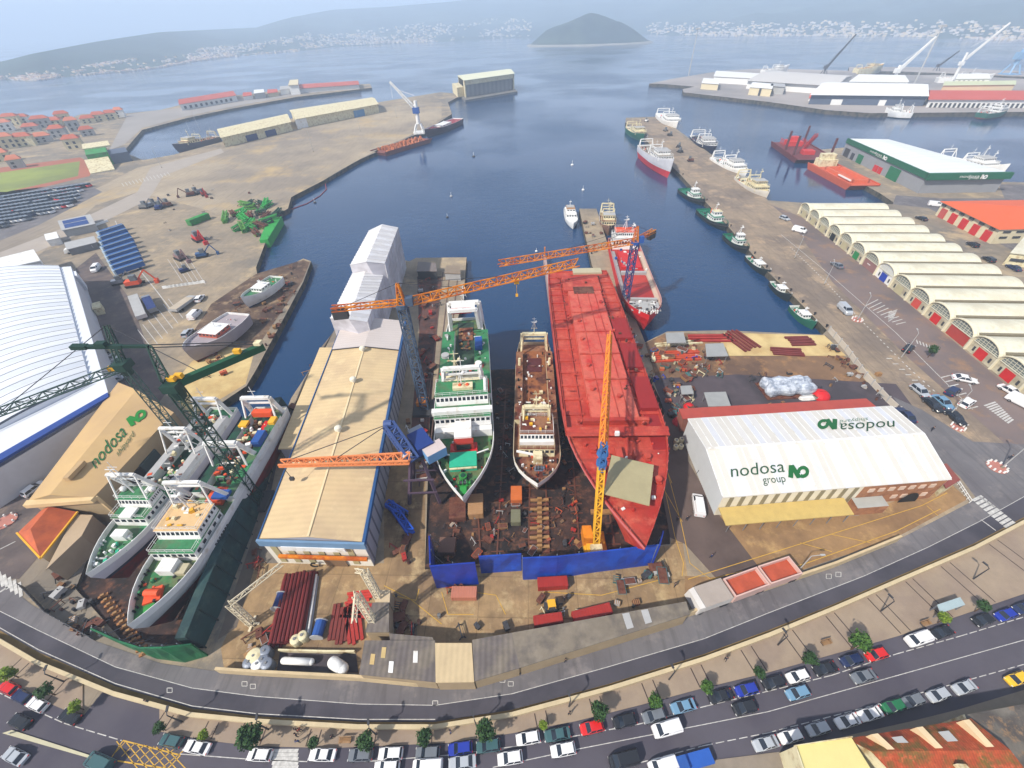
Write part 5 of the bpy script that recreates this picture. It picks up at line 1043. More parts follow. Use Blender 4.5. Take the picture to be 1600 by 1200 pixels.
s.box('hatch_house', .64, .75, -.26, .28, 2.2, 4.2, WHITE); s.box('hatch_mouth', .75, .775, -.28, .34, 1.0, 3.6, simple('red_mouth', (160, 40, 22))); s.box('hatch_opening', .7755, .777, -.2, .25, 1.6, 3.2, BLACK)
s.box('red_plinth', .735, .79, -.42, .44, .0, 1.4, RED)
s.box('turquoise_hatch', .79, .86, -.42, .42, 0, 1.8, TEAL); s.box('beam', .862, .868, -.42, .42, 1.2, 1.5, CREAM)
for v in (-.62, .62): mb = MB(); mb.beam(s.P(.80, v*.65, 1.6), s.P(.785, v*1.3, 1.8), .22); mb.build('derrick', WHITE, s.root)
mb = MB(); p = s.P(.90, 0, 0); mb.tube(p, p+Vector((0, 0, 1.3)), .8, .8, 14); mb.build('capstan', BGREEN, s.root); mb = MB(); mb.tube(p+Vector((0, 0, 1.3)), p+Vector((0, 0, 1.5)), .5, .5, 12); mb.build('capstan_top', DGREEN, s.root)
s.winch(.925, 0, 1.6, BGREEN); s.box('fore_hatch', .94, .975, -.1, .1, 0, .5, BGREEN)
s.gear(.70, .97, -.8, .8, 36, [GREEN, DGREEN, RED, WHITE, BLACK], 11, smax=.8); s.bitts((.72, .82, .92, .1, .3))
# long working deck aft
s.box('side_casing', .12, .42, -.98, -.46, 0, 2.6, WHITE, top=GREEN); s.box('side_casing', .12, .47, .38, .98, 0, 2.6, WHITE, top=GREEN)
s.box('trawl_deck', .02, .44, -.40, .34, 0.02, .10, mat('trawl_green', (58, 84, 66), .9, .3, .6, c2=(40, 60, 52), c2scale=.3)); s.box('ramp', .06, .14, -.33, .3, .1, .35, RUSTDECK)
s.box('winch_house', .40, .475, -.75, .75, 2.6, 5.6, CREAM, top=CREAM)
s.gantry(.03, .74, 8.5, 0, WHITE, 1.0, 1.5); s.gantry(.105, .62, 8.0, 2.6, WHITE, .9, 3.0, brace=False); s.gantry(.43, .72, 7.2, 2.6, WHITE, .8, 1.2)
s.box('red_band', .115, .135, -.5, .35, 9.2, 10.2, RED); s.box('stern_platform', .07, .12, -.5, .5, 9.6, 9.9, WHITE)
s.box('red_block', .42, .465, .45, .92, 2.7, 4.4, RED); s.box('blue_net_reel', .19, .245, .42, .72, 2.7, 4.2, BLUE)
mb = MB(); p = s.P(.33, .55, 2.7); mb.tube(p, p+Vector((0, 0, 1.2)), 1.0, .9, 14); mb.build('white_drum', WHITE, s.root)
mb = MB(); p = s.P(.27, -.78, 2.7); mb.tube(p, p+Vector((0, 0, .8)), 1.1, 1.1, 14); mb.build('grey_drum', LGREY, s.root)
s.mast(.44, 9, 5.6, -.2, CREAM); s.mast(.51, 6, 7.5, 0, WHITE); s.mast(.02, 5, 8.5, 0, WHITE, r=.12)
s.winch(.385, -.03, 3.5, simple('winch_pink', (200, 150, 140)), 0, .8)
s.gear(.12, .46, -.95, -.5, 26, [WHITE, GREEN, ORED, LGREY], 12, 2.7, smax=1.1); s.gear(.12, .46, .42, .95, 26, [WHITE, GREEN, RED, LGREY], 13, 2.7, smax=1.1); s.gear(.08, .2, -.3, .3, 22, [RUST, DGREY, WOOD], 14, .1); s.gear(.4, .5, -.8, .8, 20, [WHITE, CREAM, ORED], 15, 5.7, smax=.9)
for i in range(5): s.raft(.49+.012*i, .8-.0*i, 7.5)
# --- S2 cream rusty trawler
s = Ship('side_trawler', 'smaller cream trawler with rusty decks on the slipway beside the red tanker hull', 'fishing ship', (834, 538), (840, 765), 5.5, 10.6, 5.5, deckm=RUSTDECK, sheer=.15, tb=.82, pw=2.5, sw=.82, cols=[simple('raw_hull', (120, 84, 76), var=.3), mat('scuffed_cream', (196, 180, 160), .7, .25, .8, c2=(140, 90, 66), c2scale=.4), WHITE, simple('inner_cream', (206, 190, 160))])
s.wp = [(-1, -1), (0, 0), (.565, .66), (.745, .80), (.83, .86), (1, 1)]; s.house(.60, .80, .74, 0, 2.4, CREAM, RUSTDECK, 'deckhouse', nside=6); s.house(.60, .745, .70, 2.4, 4.8, WHITE, RUSTDECK, 'wheelhouse', rake=.6, fw=9)
s.box('front_white', .745, .765, -.72, .72, 2.4, 3.6, WHITE); s.gantry(.565, .6, 6.5, 2.0, CREAM, .7, 1.8); s.gantry(.04, .72, 6.5, 0, CREAM, .8, 1.6)
s.box('foredeck_block', .80, .855, -.16, .22, 0, 2.0, CREAM); mb = MB(); mb.beam(s.P(.83, .1, 1.6), s.P(.80, -.85, 1.9), .4); mb.build('derrick', WHITE, s.root)
s.winch(.89, .05, 1.2, simple('winch_steel_blue', (110, 120, 140))); s.gear(.80, .97, -.9, .9, 40, [RUST, BLACK, WHITE, ORED, DGREY], 21, smin=.15, smax=.55); s.bitts((.84, .93))
s.box('side_deck', .1, .55, -.98, -.62, 0, 1.8, CREAM, top=RUSTDECK); s.box('side_deck', .1, .55, .62, .98, 0, 1.8, CREAM, top=RUSTDECK)
s.box('trawl_deck', .06, .55, -.58, .58, .02, .12, mat('rust_well', (150, 92, 52), .9, .35, .7, c2=(90, 50, 40), c2scale=.3))
s.box('dark_hatch', .12, .22, -.38, .38, .12, .3, simple('maroon_hatch', (86, 34, 34))); s.mast(.56, 7, 4.2, 0, CREAM); s.mast(.04, 4.5, 6.5, 0, WHITE, r=.1)
s.gear(.36, .58, -.55, .55, 44, [WHITE, LGREY, CREAM, GREEN, RUST], 22, .1, smax=.9); s.gear(.12, .55, -.95, -.66, 22, [RUST, WHITE, BLACK], 23, 1.8, smax=.5); s.gear(.12, .55, .66, .95, 22, [RUST, WHITE, BLACK], 24, 1.8, smax=.5); s.gear(.61, .73, -.6, .6, 14, [CREAM, WHITE, YEL], 25, 4.9, smax=.9); s.gear(.1, .3, -.5, .5, 10, [WHITE, RUST], 26, .1, smax=.6)
for v in (-.78, .78): mb = MB(); p = s.P(.2, v, 1.8); mb.tube(p, p+Vector((0, 0, 2.2)), .5, .35, 10); mb.build('vent_post', CREAM, s.root)
# --- tanker hull in red primer
s = Ship('tanker_hull', 'long red-primed tanker hull under construction on the slipway with a tan panel on its bow', 'ship', (902, 425), (1006, 862), 11, 22.4, 11, deckm=PRIMER, sheer=.05, tb=.70, pw=1.8, sw=.93, bw=.5, cols=[PRIMER2, PRIMER2, simple('primer_rail', (206, 110, 110)), PRIMER])
TK = mat('pale_primer', (206, 98, 80), .7, .2, .9, c2=(202, 84, 72), c2scale=.08, c3=(196, 44, 36))
s.wp = [(-1, -1), (0, 0), (.16, .16), (.60, .71), (.645, .755), (.75, .82), (.865, .875), (1, 1)]; s.box('trunk_deck', .16, .60, -.44, .50, 0, 1.6, TK); s.box('aft_trunk', .05, .15, -.55, .55, 0, 1.3, PRIMER)
mb = MB(); s.bx(mb, .60, .61, -.62, .68, 0, 1.5); mb.build('forward_bulkhead', PRIMER, s.root)
mb = MB(); s.bx(mb, .63, .64, -.98, .98, 0, 1.7); s.bx(mb, .64, .66, -.96, .96, 1.5, 1.7); s.bx(mb, .58, .63, -.985, -.955, 0, 1.6); mb.build('breakwater', PRIMER, s.root)
s.box('recess', .135, .175, -.28, .3, 1.61, 1.75, RUST); s.box('side_recess', .58, .70, .62, .93, .02, .12, simple('deep_primer', (150, 26, 24)))
mb = MB()
for u in [i*.0385+.04 for i in range(15)]:
    for v in (-.95, .55): s.bx(mb, u, u+.005, v, v+.4, 0, .3)
for v in (-.95, -.62, .62, .95): s.bx(mb, .05, .6, v, v+.012, 0, .55)
mb.build('deck_frame', PRIMER, s.root)
mb = MB()
for u in (.26, .34, .42, .5): s.bx(mb, u, u+.003, -.44, .5, 1.6, 1.85)
for v in (-.2, .1, .3): s.bx(mb, .17, .6, v, v+.01, 1.6, 1.8)
for u, v in ((.3, -.3), (.37, -.32), (.46, -.3), (.22, .4), (.55, .2), (.53, -.32)): p = s.P(u, v, 1.6); mb.tube(p, p+Vector((0, 0, .7)), .5, .5, 12)
mb.build('hatch_coaming', PRIMER, s.root)
for u0, u1, v0, v1 in ((.28, .36, .55, .95), (.38, .46, .58, .96), (.49, .575, .6, .97)): s.box('side_tank', u0, u1, v0, v1, 0, 1.1, simple('deep_primer', (150, 26, 24)))
s.box('stern_block', -.015, .02, -.15, .75, -1, .7, TAN)
mb = MB(); c_ = s.P(.865, -.02, 2.0); a = .22
mb.obox((c_.x, c_.y), 9.5, 8.2, c_.z, c_.z+.25, -a-.1); mb.build('tan_panel', simple('tan_panel', (170, 160, 124)), s.root)
mb = MB(); mb.box(.79*s.L, .85*s.L, -.06*s.B, .0*s.B, s.dz(.7), s.dz(.7)+1.4); mb.box(.80*s.L, .815*s.L, .1*s.B, .1*s.B+.4, s.dz(.7), s.dz(.7)+1.6); mb.build('deck_box', PRIMER, s.root)
mb = MB()
for u, v in ((.735, -.28), (.79, -.4), (.78, .35), (.735, .45), (.70, -.5), (.845, .52)): p = s.P(u, v, 0); mb.tube(p, p+Vector((0, 0, 1.0)), .8, .7, 12); mb.box(p.x-.9, p.x+.9, p.y-.5, p.y+.5, p.z, p.z+.5)
mb.build('winch_base', PRIMER, s.root); s.box('white_crate', .665, .675, -.1, -.02, 2.6, 3.5, WHITE); s.box('red_mat', .75, .79, .2, .5, .02, .1, RED)
mb = MB()
for k in range(34):
    u = .30+.69*k/34
    for sg in (-1, 1): y = (s.hb(u)-.1)*sg; mb.beam((u*s.L, y, s.dz(u)+.5), (u*s.L, y, s.dz(u)+1.5), .06)
mb.build('stanchion', simple('primer_rail', (206, 110, 110)), s.root)
s.gear(.05, .62, -.93, .93, 40, [PRIMER, PRIMER2, RUST], 31, 1.0, smax=.8); s.gear(.67, .93, -.7, .7, 24, [PRIMER, PRIMER2, WHITE], 32, smax=.7)
mb = MB(); 
for k in range(9): u = .06+k*.1; p = Vector((u*s.L, 0, 0)); mb.box(p.x-.5, p.x+.5, -6, 6, -1.6, .1)
mb.build('keel_block', WOOD, s.root)
# --- S4 red supply ship afloat
s = Ship('supply_ship', 'red supply ship with a white bridge moored right of the tanker hull', 'supply ship', (972, 376), (1012, 507), 2.5, 13.5, 6.5, deckm=simple('cargo_red', (176, 40, 34), var=.25), sheer=.25, bw=1.3, tb=.74, pw=2.6, sw=.95, cols=[RED, simple('hull_red', (200, 22, 26)), simple('hull_red', (200, 22, 26)), simple('rail_pinkish', (196, 150, 146))], wl=.3)
s.house(.02, .14, .8, 0, 4.4, WHITE, LGREY, 'accommodation', rake=.3); s.house(.03, .12, .66, 4.4, 6.8, WHITE, ORED, 'wheelhouse', rake=.5, fw=10); s.mast(.06, 6, 6.8, 0, WHITE); s.mast(.1, 4, 6.8, .4, WHITE, arms=1)
s.box('hatch_cover', .20, .42, -.55, .62, 0, 1.0, RED); s.box('hold_floor', .50, .80, -.5, .68, .05, .2, simple('hold_red', (190, 58, 44))); s.box('hatch_frame', .48, .50, -.7, .75, 0, 1.3, LGREY); s.box('hatch_frame', .80, .815, -.6, .75, 0, 1.4, LGREY)
s.box('side_walk', .2, .84, .74, .97, 0, 1.0, simple('walk_cream', (204, 180, 160))); s.box('side_walk', .2, .84, -.97, -.74, 0, 1.0, simple('walk_grey', (160, 150, 150)))
s.box('foredeck', .83, .92, -.7, .75, .8, 1.0, LGREY); s.gear(.83, .96, -.8, .8, 46, [LGREY, RUST, WHITE, DGREY], 41, 1.0, smax=.9); s.gear(.18, .5, -.9, .9, 24, [LGREY, BLUE, WHITE], 42, 1.0, smax=1.0)
mb = MB(); [s.bx(mb, .965, .966, 0, 0.01, 0, .01)]; mb = MB()
for k in range(9):
    if k == 4: continue
    v = -.36+k*.09; mb.box(.965*s.L-abs(v)*2.5, .965*s.L-abs(v)*2.5+.4, v*s.B/2*1.2, v*s.B/2*1.2+.45, s.dz(1)+.8, s.dz(1)+2.0)
mb.build('bow_lettering', WHITE, s.root)
# --- S5 S6 in the left slip
s5 = s = Ship('stern_trawler', 'white and green trawler in the left slip, nearest the beige lettered hall', 'fishing ship', (352, 640), (146, 905), 6.5, 8.2, 6.5, deckm=GREEN, sheer=.1, bw=.9, tb=.74, pw=2.0, sw=.85, wl=.58, cols=[DRED, simple('hull_lilac', (206, 206, 220)), WHITE, WHITE, NAVY])
s.box('fo_deck', .86, .99, -.05, .05, 0, .1, GREEN)
s.house(.62, .76, .8, 0, 2.2, WHITE, GREEN, 'deckhouse', nside=5); s.house(.62, .70, .8, 2.2, 4.2, WHITE, GREEN, 'wheelhouse', rake=.7, fw=9); s.box('hatch_white', .71, .76, -.3, .3, 2.6, 3.1, WHITE); s.box('foredeck_winch_cover', .80, .835, -.3, .3, 0, 1.7, WHITE)
s.gantry(.60, .75, 7.5, 2.5, WHITE, .45, 2.0); s.mast(.66, 8, 5, 0, WHITE); s.gear(.82, .97, -.6, .6, 24, [TEAL, GREEN, WHITE, LGREY], 51, smax=.8); s.bitts((.85, .93), WHITE)
s.box('side_casing', .1, .55, .55, .97, 0, 2.2, WHITE, top=LGREY); s.box('side_casing', .1, .55, -.97, -.55, 0, 2.2, WHITE, top=LGREY); s.box('trawl_deck', .05, .56, -.5, .5, .02, .1, DGREEN); s.box('green_hatch', .46, .52, -.3, .3, .1, .6, BGREEN)
s.gantry(.05, .8, 7, 0, WHITE, .6, 1.2); s.gantry(.3, .8, 6, 2.2, WHITE, .5, 1.2); s.gear(.08, .55, -.9, .9, 80, [WHITE, RUST, LGREY, ORED, BLACK, CREAM], 52, 1.6, smax=1.1); s.mast(.35, 7, 2, .3, WHITE); s.raft(.64, .5, 4.3)
for v in (-.7, .75): mb = MB(); p = s.P(.64, v, 4.9); mb.ball(p, .6, 10, 7); mb.build('radar_dome', WHITE, s.root)
s6 = s = Ship('stern_trawler', 'white and green trawler with an orange-topped aft deck beside the dark teal dock wall', 'fishing ship', (426, 640), (212, 985), 6.8, 9.4, 6.8, deckm=BLOTCH, sheer=.1, bw=1.0, tb=.76, pw=2.1, sw=.85, wl=.55, cols=[DRED, simple('hull_pearl', (222, 222, 224)), WHITE, WHITE, DRED])
s.wp = [(-1, -1), (0, 0), (.52, .53), (.56, .60), (.67, .72), (.79, .83), (1, 1)]; s.house(.56, .73, .86, 0, 2.3, WHITE, GREEN, 'deckhouse', nside=5); s.house(.56, .67, .84, 2.3, 4.5, WHITE, simple('buff_deck', (222, 186, 136)), 'wheelhouse', rake=.7, fw=9); s.box('deck_hatch', .74, .79, -.3, .3, 0, 1.8, WHITE); s.box('hatch_tan', .75, .79, .35, .7, 0, .9, TAN)
mb = MB(); p = s.P(.875, 0, 0); mb.tube(p+Vector((-.2, -1.2, .9)), p+Vector((-.2, 1.2, .9)), .6, .6, 12); mb.obox((p.x, p.y), 2.6, 2.6, p.z, p.z+.6, .4); mb.build('windlass', ORED, s.root)
s.box('fore_hatch', .90, .965, -.16, .2, .05, .2, BGREEN); s.bitts((.78, .83, .88, .93)); s.gear(.76, .96, -.7, .7, 20, [BLACK, ORED, GREEN], 61, smax=.5)
s.gantry(.52, .8, 7.5, 2.6, WHITE, .5, 2.5); s.mast(.58, 7, 4.5, 0, WHITE); s.gantry(.30, .8, 7.0, 1.0, WHITE, .7, 2.5); s.gantry(.03, .8, 7, 0, WHITE, .7, 1.6); s.gear(.55, .65, -.7, .7, 16, [WHITE, CREAM, YEL], 62, 4.6, smax=.7)
s.box('trawl_deck', .05, .53, -.5, .5, .02, .1, DGREEN); s.box('casing', .08, .50, -.97, -.56, 0, 2.0, WHITE, top=DGREEN); s.box('casing', .08, .52, .56, .97, 0, 2.0, WHITE, top=GREEN); s.box('red_locker', .47, .53, -.2, .45, .1, 1.5, ORED); s.box('blue_locker', .50, .53, .2, .85, 2.1, 2.8, BLUE); s.box('blue_container', .20, .27, .55, .92, 2.0, 3.6, BLUE); s.box('orange_cover', .06, .09, -.4, .6, 2.0, 3.4, ORED); s.box('red_cover', .11, .19, .3, .6, .2, 1.8, RED); s.box('tan_cover', .12, .155, -.8, -.4, 2.0, 2.6, YEL)
s.box('tan_cover', .10, .14, .65, .95, 2.0, 2.8, YEL); s.gear(.1, .5, -.9, .9, 70, [RUST, CREAM, WHITE, ORED, GREEN], 63, 1.4, smax=1.1); s.gear(.1, .3, -.5, .3, 24, [RUST, WOOD], 64, .1, smax=1.3); s.winch(.42, 0, 3, GREEN, 0, .8)
mb = MB()
for r_ in range(2):
    for k in range(7 - 2*r_ if r_ == 0 else 7): u = .70-k*(.013 if r_ == 0 else .009); y = s.hb(u)+.06; z = s.dz(u)-1.4-r_*1.1; mb.box(u*s.L, u*s.L+(.42 if r_ == 0 else .26), y-.1, y, z, z+(.8 if r_ == 0 else .4))
mb.build('hull_lettering', DGREY, s.root)
# --- yacht
s = Ship('motor_yacht', 'white motor yacht moored at the end of the finger pier', 'yacht', (889, 326), (898, 362), -.6, 6.6, 3, L=27, deckm=WHITE, sheer=.4, bw=.5, tb=.5, pw=2.4, cols=[NAVY, WHITE, WHITE, WHITE])
s.house(.12, .62, .8, 0, 1.9, WHITE, WHITE, 'cabin', rake=2.5, nside=3, rail=False); s.house(.16, .46, .66, 1.9, 3.2, WHITE, simple('teak', (170, 130, 90)), 'flybridge', rake=1.5, rail=False); s.box('sun_roof', .16, .3, -.6, .6, 3.2, 3.5, LGREY); s.mast(.2, 3, 3.4, 0, r=.08)
# --- tug and small ship builders
def small(name, label, cat, stern, bow, zd, B, D, deckm, hullm, kind, housem=WHITE, topm=None, seed=1, group=None, L=None, below=DRED, wl=.25):
    s = Ship(name, label, cat, stern, bow, zd, B, D, deckm=deckm, sheer=.5, bw=.8, tb=.55, pw=2.2, sw=.8, cols=[below, hullm, hullm, deckm if kind == 'tug' else WHITE], group=group, L=L, wl=wl)
    if kind == 'tug':
        s.house(.42, .68, .62, 0, 2.2, housem, deckm, 'deckhouse', nside=4, rail=False); s.house(.48, .62, .46, 2.2, 4.4, housem, topm or WHITE, 'wheelhouse', rake=.5, rail=False); s.mast(.5, 4, 4.4, 0, r=.14)
        for v in (-.3, .3): mb = MB(); p = s.P(.43, v, 2.2); mb.tube(p, p+Vector((0, 0, 2.4)), .35, .35, 9); mb.build('funnel', ORED if seed % 2 else DGREY, s.root)
        s.winch(.30, 0, 1.6, deckm, 0, .6); s.bitts((.12, .85)); mb = MB()
        for i in range(3, 26): a, b = s.st[i][-2], s.st[min(26, i+1)][-2]; [mb.tube((a[0], sg*a[1], a[2]-.2), (b[0], sg*b[1], b[2]-.2), .3, .3, 6) for sg in (-1, 1)]
        mb.build('fender', BLACK, s.root); s.gear(.05, .38, -.6, .6, 10, [deckm, DGREY], seed, smax=.8)
    elif kind == 'trawler':
        s.house(.50, .78, .8, 0, 2.4, housem, deckm, 'deckhouse', nside=5); s.house(.56, .72, .66, 2.4, 4.8, housem, topm or LGREY, 'wheelhouse', rake=.5, rail=False); s.gantry(.06, .8, 5.5, 0, housem, .5, .8); s.gantry(.42, .75, 6, 0, housem, .45, 1.0); s.mast(.6, 6, 4.8, 0, housem); s.winch(.34, 0, 2, deckm, 0, .7)
        s.gear(.08, .48, -.8, .8, 34, [housem, RUST, NETS[0], LGREY, ORED], seed, smax=1.1); s.gear(.8, .96, -.6, .6, 12, [housem, DGREY, deckm], seed+1, smax=.7); s.bitts((.85,))
    elif kind == 'launch':
        s.house(.35, .62, .6, 0, 1.6, housem, WHITE, 'cabin', nside=3, rail=False); s.mast(.45, 2.2, 1.7, 0, r=.07); s.gear(.05, .3, -.6, .6, 8, [WHITE, LGREY, ORED], seed, smax=.6)
    return s
HG2 = simple('tug_deck_green', (24, 116, 88))
for i, (a, b, lb, L_, k) in enumerate([((1067, 296), (1108, 325), 'green tug, farthest out of the line moored along the inner side of the long pier', 26, 'tug'), ((1097, 328), (1138, 361), 'green tug, second out from the pier tip in the inner line', 27, 'tug'), ((1137, 367), (1166, 393), 'green tug with a low white wheelhouse, third in the inner line', 19, 'tug'), ((1171, 402), (1198, 428), 'green workboat, fourth in the inner line along the long pier', 17, 'launch'), ((1209, 442), (1230, 466), 'green workboat, fifth in the inner line along the long pier', 13, 'launch'), ((1240, 480), (1269, 510), 'green and white launch at the landward end of the inner line', 13, 'launch')]):
    small('harbour_tug' if k == 'tug' else 'workboat', lb, 'tug' if k == 'tug' else 'workboat', a, b, -1.2 if i < 3 else -1.6, (8.4, 8.8, 6.6, 5.2, 4.6, 4.6)[i], 3.0, HG2, simple('tug_black', (18, 34, 38)) if i < 5 else HGREEN, k, seed=i+70, topm=[WHITE, CREAM, WHITE][i % 3], group='green tugs and workboats along the inner side of the pier', L=L_*1.05, below=BLACK)
small('coaster', 'white ship with a red lower hull moored near the tip of the long pier', 'ship', (1006, 228), (1040, 254), 5, 12.5, 8, simple('coaster_deck', (150, 140, 128)), simple('coaster_white', (206, 206, 212)), 'trawler', seed=81, L=62, below=simple('coaster_red', (214, 50, 60)), wl=.62)
small('fishing_boat', 'green-hulled cream-decked boat at the inner corner of the pier tip', 'fishing boat', (985, 199), (1007, 217), .5, 12, 5, CREAM, HGREEN, 'trawler', CREAM, seed=82, L=48, below=HGREEN)
small('fishing_boat', 'white ship with a brown-red hull stripe moored behind the pier tip', 'fishing boat', (1034, 178), (1068, 205), 2, 16, 6, WHITE, WHITE, 'trawler', seed=83, L=66, below=RUST)
small('tugboat', 'dark navy tug with a white bridge on the outer side of the long pier', 'tug', (1088, 213), (1119, 240), .5, 14, 5, NAVY, NAVY, 'trawler', seed=84, L=54)
small('fishing_boat', 'white trawler behind the dark navy tug on the outer side of the pier', 'fishing boat', (1118, 247), (1155, 267), .5, 11, 4.5, WHITE, WHITE, 'trawler', seed=85, L=44, below=RUST)
small('fishing_boat', 'cream and white trawler nearest land on the outer side of the pier', 'fishing boat', (1157, 278), (1188, 300), .5, 10, 4, CREAM, simple('hull_offwhite', (206, 200, 190)), 'trawler', CREAM, seed=86, L=38)
small('fishing_boat', 'small brown trawler with a white bridge moored beside the finger pier tip', 'fishing boat', (948, 332), (951, 360), -.3, 8.5, 4, RUSTDECK, simple('hull_brown', (120, 90, 76)), 'trawler', CREAM, seed=87, L=28)
small('patrol_boat', 'pale grey vessel with a red deck panel hauled out on the rusty yard', 'ship', (374, 492), (293, 556), 4.0, 11, 4, mat('grey_deck', (168, 158, 164), .7, .12, .3), mat('grey_hull', (160, 152, 160), .6, .1), 'launch', simple('panel_red', (180, 90, 70)), seed=88)
small('fishing_boat', 'small green and white boat standing on the rusty yard near the pier tip', 'fishing boat', (433, 434), (381, 474), 3.0, 7.5, 3, GREEN, WHITE, 'launch', seed=89, below=DBLUE)
small('coaster', 'red coaster moored beyond the blue and white quay crane', 'cargo ship', (716, 186), (664, 209), 1.2, 15, 5, simple('coaster_hold', (150, 40, 50)), simple('coaster_dark', (70, 40, 52)), 'launch', seed=90)
mbk = s.house
small('coaster', 'brown and white coaster moored in the small basin behind the cream warehouses', 'cargo ship', (338, 214), (272, 232), 2, 13, 5, RUSTDECK, simple('hull_slate', (84, 84, 104)), 'trawler', CREAM, seed=91)
small('coaster', 'white-hulled ship moored in front of the dark-fronted warehouse of the commercial quay', 'ship', (1426, 176), (1382, 174), 2, 14, 5, WHITE, WHITE, 'trawler', seed=92, below=HGREEN)
small('coaster', 'grey-green hulled ship moored by the red-roofed arches of the commercial quay', 'ship', (1534, 178), (1572, 173), 2, 12, 4, LGREY, HGREEN, 'trawler', seed=93)
small('coaster', 'yellow and white ship moored beyond the commercial quay', 'ship', (1338, 108), (1368, 106), 6, 13, 10, YEL, CREAM, 'trawler', CREAM, seed=94, L=52)
small('coaster', 'white ship with tall masts moored at the near end of the pale-roofed stores', 'ship', (1192, 110), (1222, 108), 6, 13, 10, WHITE, WHITE, 'trawler', seed=95, L=50)
small('coaster', 'white ship moored behind the white silo block', 'ship', (1465, 122), (1505, 122), 6, 13, 8, WHITE, WHITE, 'trawler', seed=96, L=60)
small('fishing_boat', 'white trawler moored behind the green-trimmed hall', 'fishing boat', (1470, 246), (1492, 252), 6, 12, 9, WHITE, WHITE, 'trawler', seed=97, L=40)
small('fishing_boat', 'small white boat moored behind the green-trimmed hall towards the right edge', 'fishing boat', (1502, 257), (1520, 262), 3, 9, 6, WHITE, WHITE, 'trawler', seed=98, L=26)
# --- barges
def barge(label, a, b, w, zd, m, loadm, seed, spuds=False, load='heap'):
    p, q = G(*a, zd), G(*b, zd); L = (q-p).length; d = (q-p).normalized(); rz = math.atan2(d.y, d.x); t = thing('barge', label, 'barge', (p.x, p.y, SEA), rz); r = random.Random(seed)
    mb = MB(); z = zd-SEA; mb.hexa([(2, -w/2+.5, -1), (L-4, -w/2+.5, -1), (L-4, w/2-.5, -1), (2, w/2-.5, -1), (0, -w/2, z), (L, -w/2, z), (L, w/2, z), (0, w/2, z)]); mb.box(0, L, -w/2, -w/2+.4, z, z+.8); mb.box(0, L, w/2-.4, w/2, z, z+.8); mb.build('hull', m, t)
    if load == 'heap':
        mb = MB()
        for k in range(150): x, y = r.uniform(.08, .92)*L, r.uniform(-.38, .38)*w; mb.obox((x, y), r.uniform(.6, 3), r.uniform(.6, 2), z, z+r.uniform(.5, 3.2)*(1-abs(y/w)), r.random()*3, taper=.6)
        mb.build('scrap_load', loadm, t)
    if spuds:
        for x, y in ((.1, .35), (.45, -.4), (.9, .4), (.75, -.4)): mb = MB(); mb.tube((x*L, y*w, -2), (x*L, y*w, 15), .8, .8, 9); mb.build('spud_leg', simple('spud_dark', (90, 44, 48)), t)
        mb = MB(); mb.box(.08*L, .26*L, -.2*w, .2*w, z, z+3); mb.box(.1*L, .2*L, -.12*w, .12*w, z+3, z+5.5); [mb.beam((.08*L+i*2.2, y, z), (.08*L+i*2.2, y, z+4), .3) for i in range(5) for y in (-.3*w, .3*w)]; mb.build('engine_house', loadm, t); mb = MB(); mb.box(.62*L, .74*L, -.15*w, .15*w, z, z+2.5); mb.build('winch_house', loadm, t)
        mb = MB(); mb.lattice((.55*L, 0, z+2), (.75*L, 0, z+13), 1.6, 2, .25); mb.build('boom', loadm, t)
    if load == 'hopper':
        mb = MB(); mb.box(.3*L, .9*L, -.3*w, -.24*w, z, z+1.8); mb.box(.3*L, .9*L, .24*w, .3*w, z, z+1.8); mb.box(.3*L, .32*L, -.3*w, .3*w, z, z+1.8); mb.box(.88*L, .9*L, -.3*w, .3*w, z, z+1.8); mb.build('hopper', loadm, t); mb = MB(); mb.box(.03*L, .18*L, -.32*w, .32*w, z, z+4); mb.box(.05*L, .14*L, -.25*w, .25*w, z+4, z+7); mb.build('wheelhouse', CREAM, t)
        mb = MB(); mb.box(.62*L, .88*L, -.34*w, -.3*w, z+.8, z+1.5); mb.build('white_rail', WHITE, t)
    return t
barge('red dredging barge with four dark spud legs left of the green-trimmed hall', (1232, 222), (1276, 250), 26, 0.2, simple('barge_dark', (110, 44, 44)), simple('barge_red', (206, 50, 44)), 1, True, 'none')
barge('long orange hopper barge moored against the quay of the green-trimmed hall', (1282, 255), (1352, 290), 17, .6, simple('barge_orange', (206, 92, 56)), simple('barge_orange2', (220, 110, 70)), 2, False, 'hopper')
barge('rusty barge heaped with scrap moored along the left quay', (590, 238), (664, 216), 17, .0, simple('barge_rust', (132, 72, 60)), simple('scrap_orange', (196, 116, 70), var=.3), 3)
# buoys
for i, (x, y, l_) in enumerate([(894, 258, 'tiny white buoy left of the red and white coaster'), (911, 297, 'tiny white buoy nearest the white yacht'), (705, 307, 'tiny pale buoy in open water above the white tent hall'), (699, 340, 'tiny dark buoy nearest the white tent hall'), (740, 245, 'tiny dark buoy in the middle of the basin'), (838, 393, 'small white buoy beside the orange jib over the water'), (492, 317, 'tiny dark buoy near the red floating boom')]):
    p = G(x, y, SEA); s_ = max(1, p.length/170); o = thing('buoy', l_, 'buoy', p); mb = MB(); mb.ball((0, 0, .2), .55*s_, 8, 5, .7); mb.build('float', WHITE if i in (0, 1, 5) else (LGREY if i == 2 else DGREY), o); mb = MB(); mb.tube((0, 0, .4), (0, 0, 1.6*s_), .08*s_, .05*s_, 6); mb.build('staff', WHITE, o)
t = thing('floating_boom', 'thin red floating boom curling from the green scrap quay into the basin', 'boom'); mb = MB(); pl = [(508, 286), (510, 296), (500, 306), (480, 318), (455, 327)]
for a, b in zip(pl, pl[1:]): mb.tube(G(*a, SEA+.15), G(*b, SEA+.15), .28, .28, 6)
mb.build('float_line', simple('boom_red', (150, 60, 66)), t)
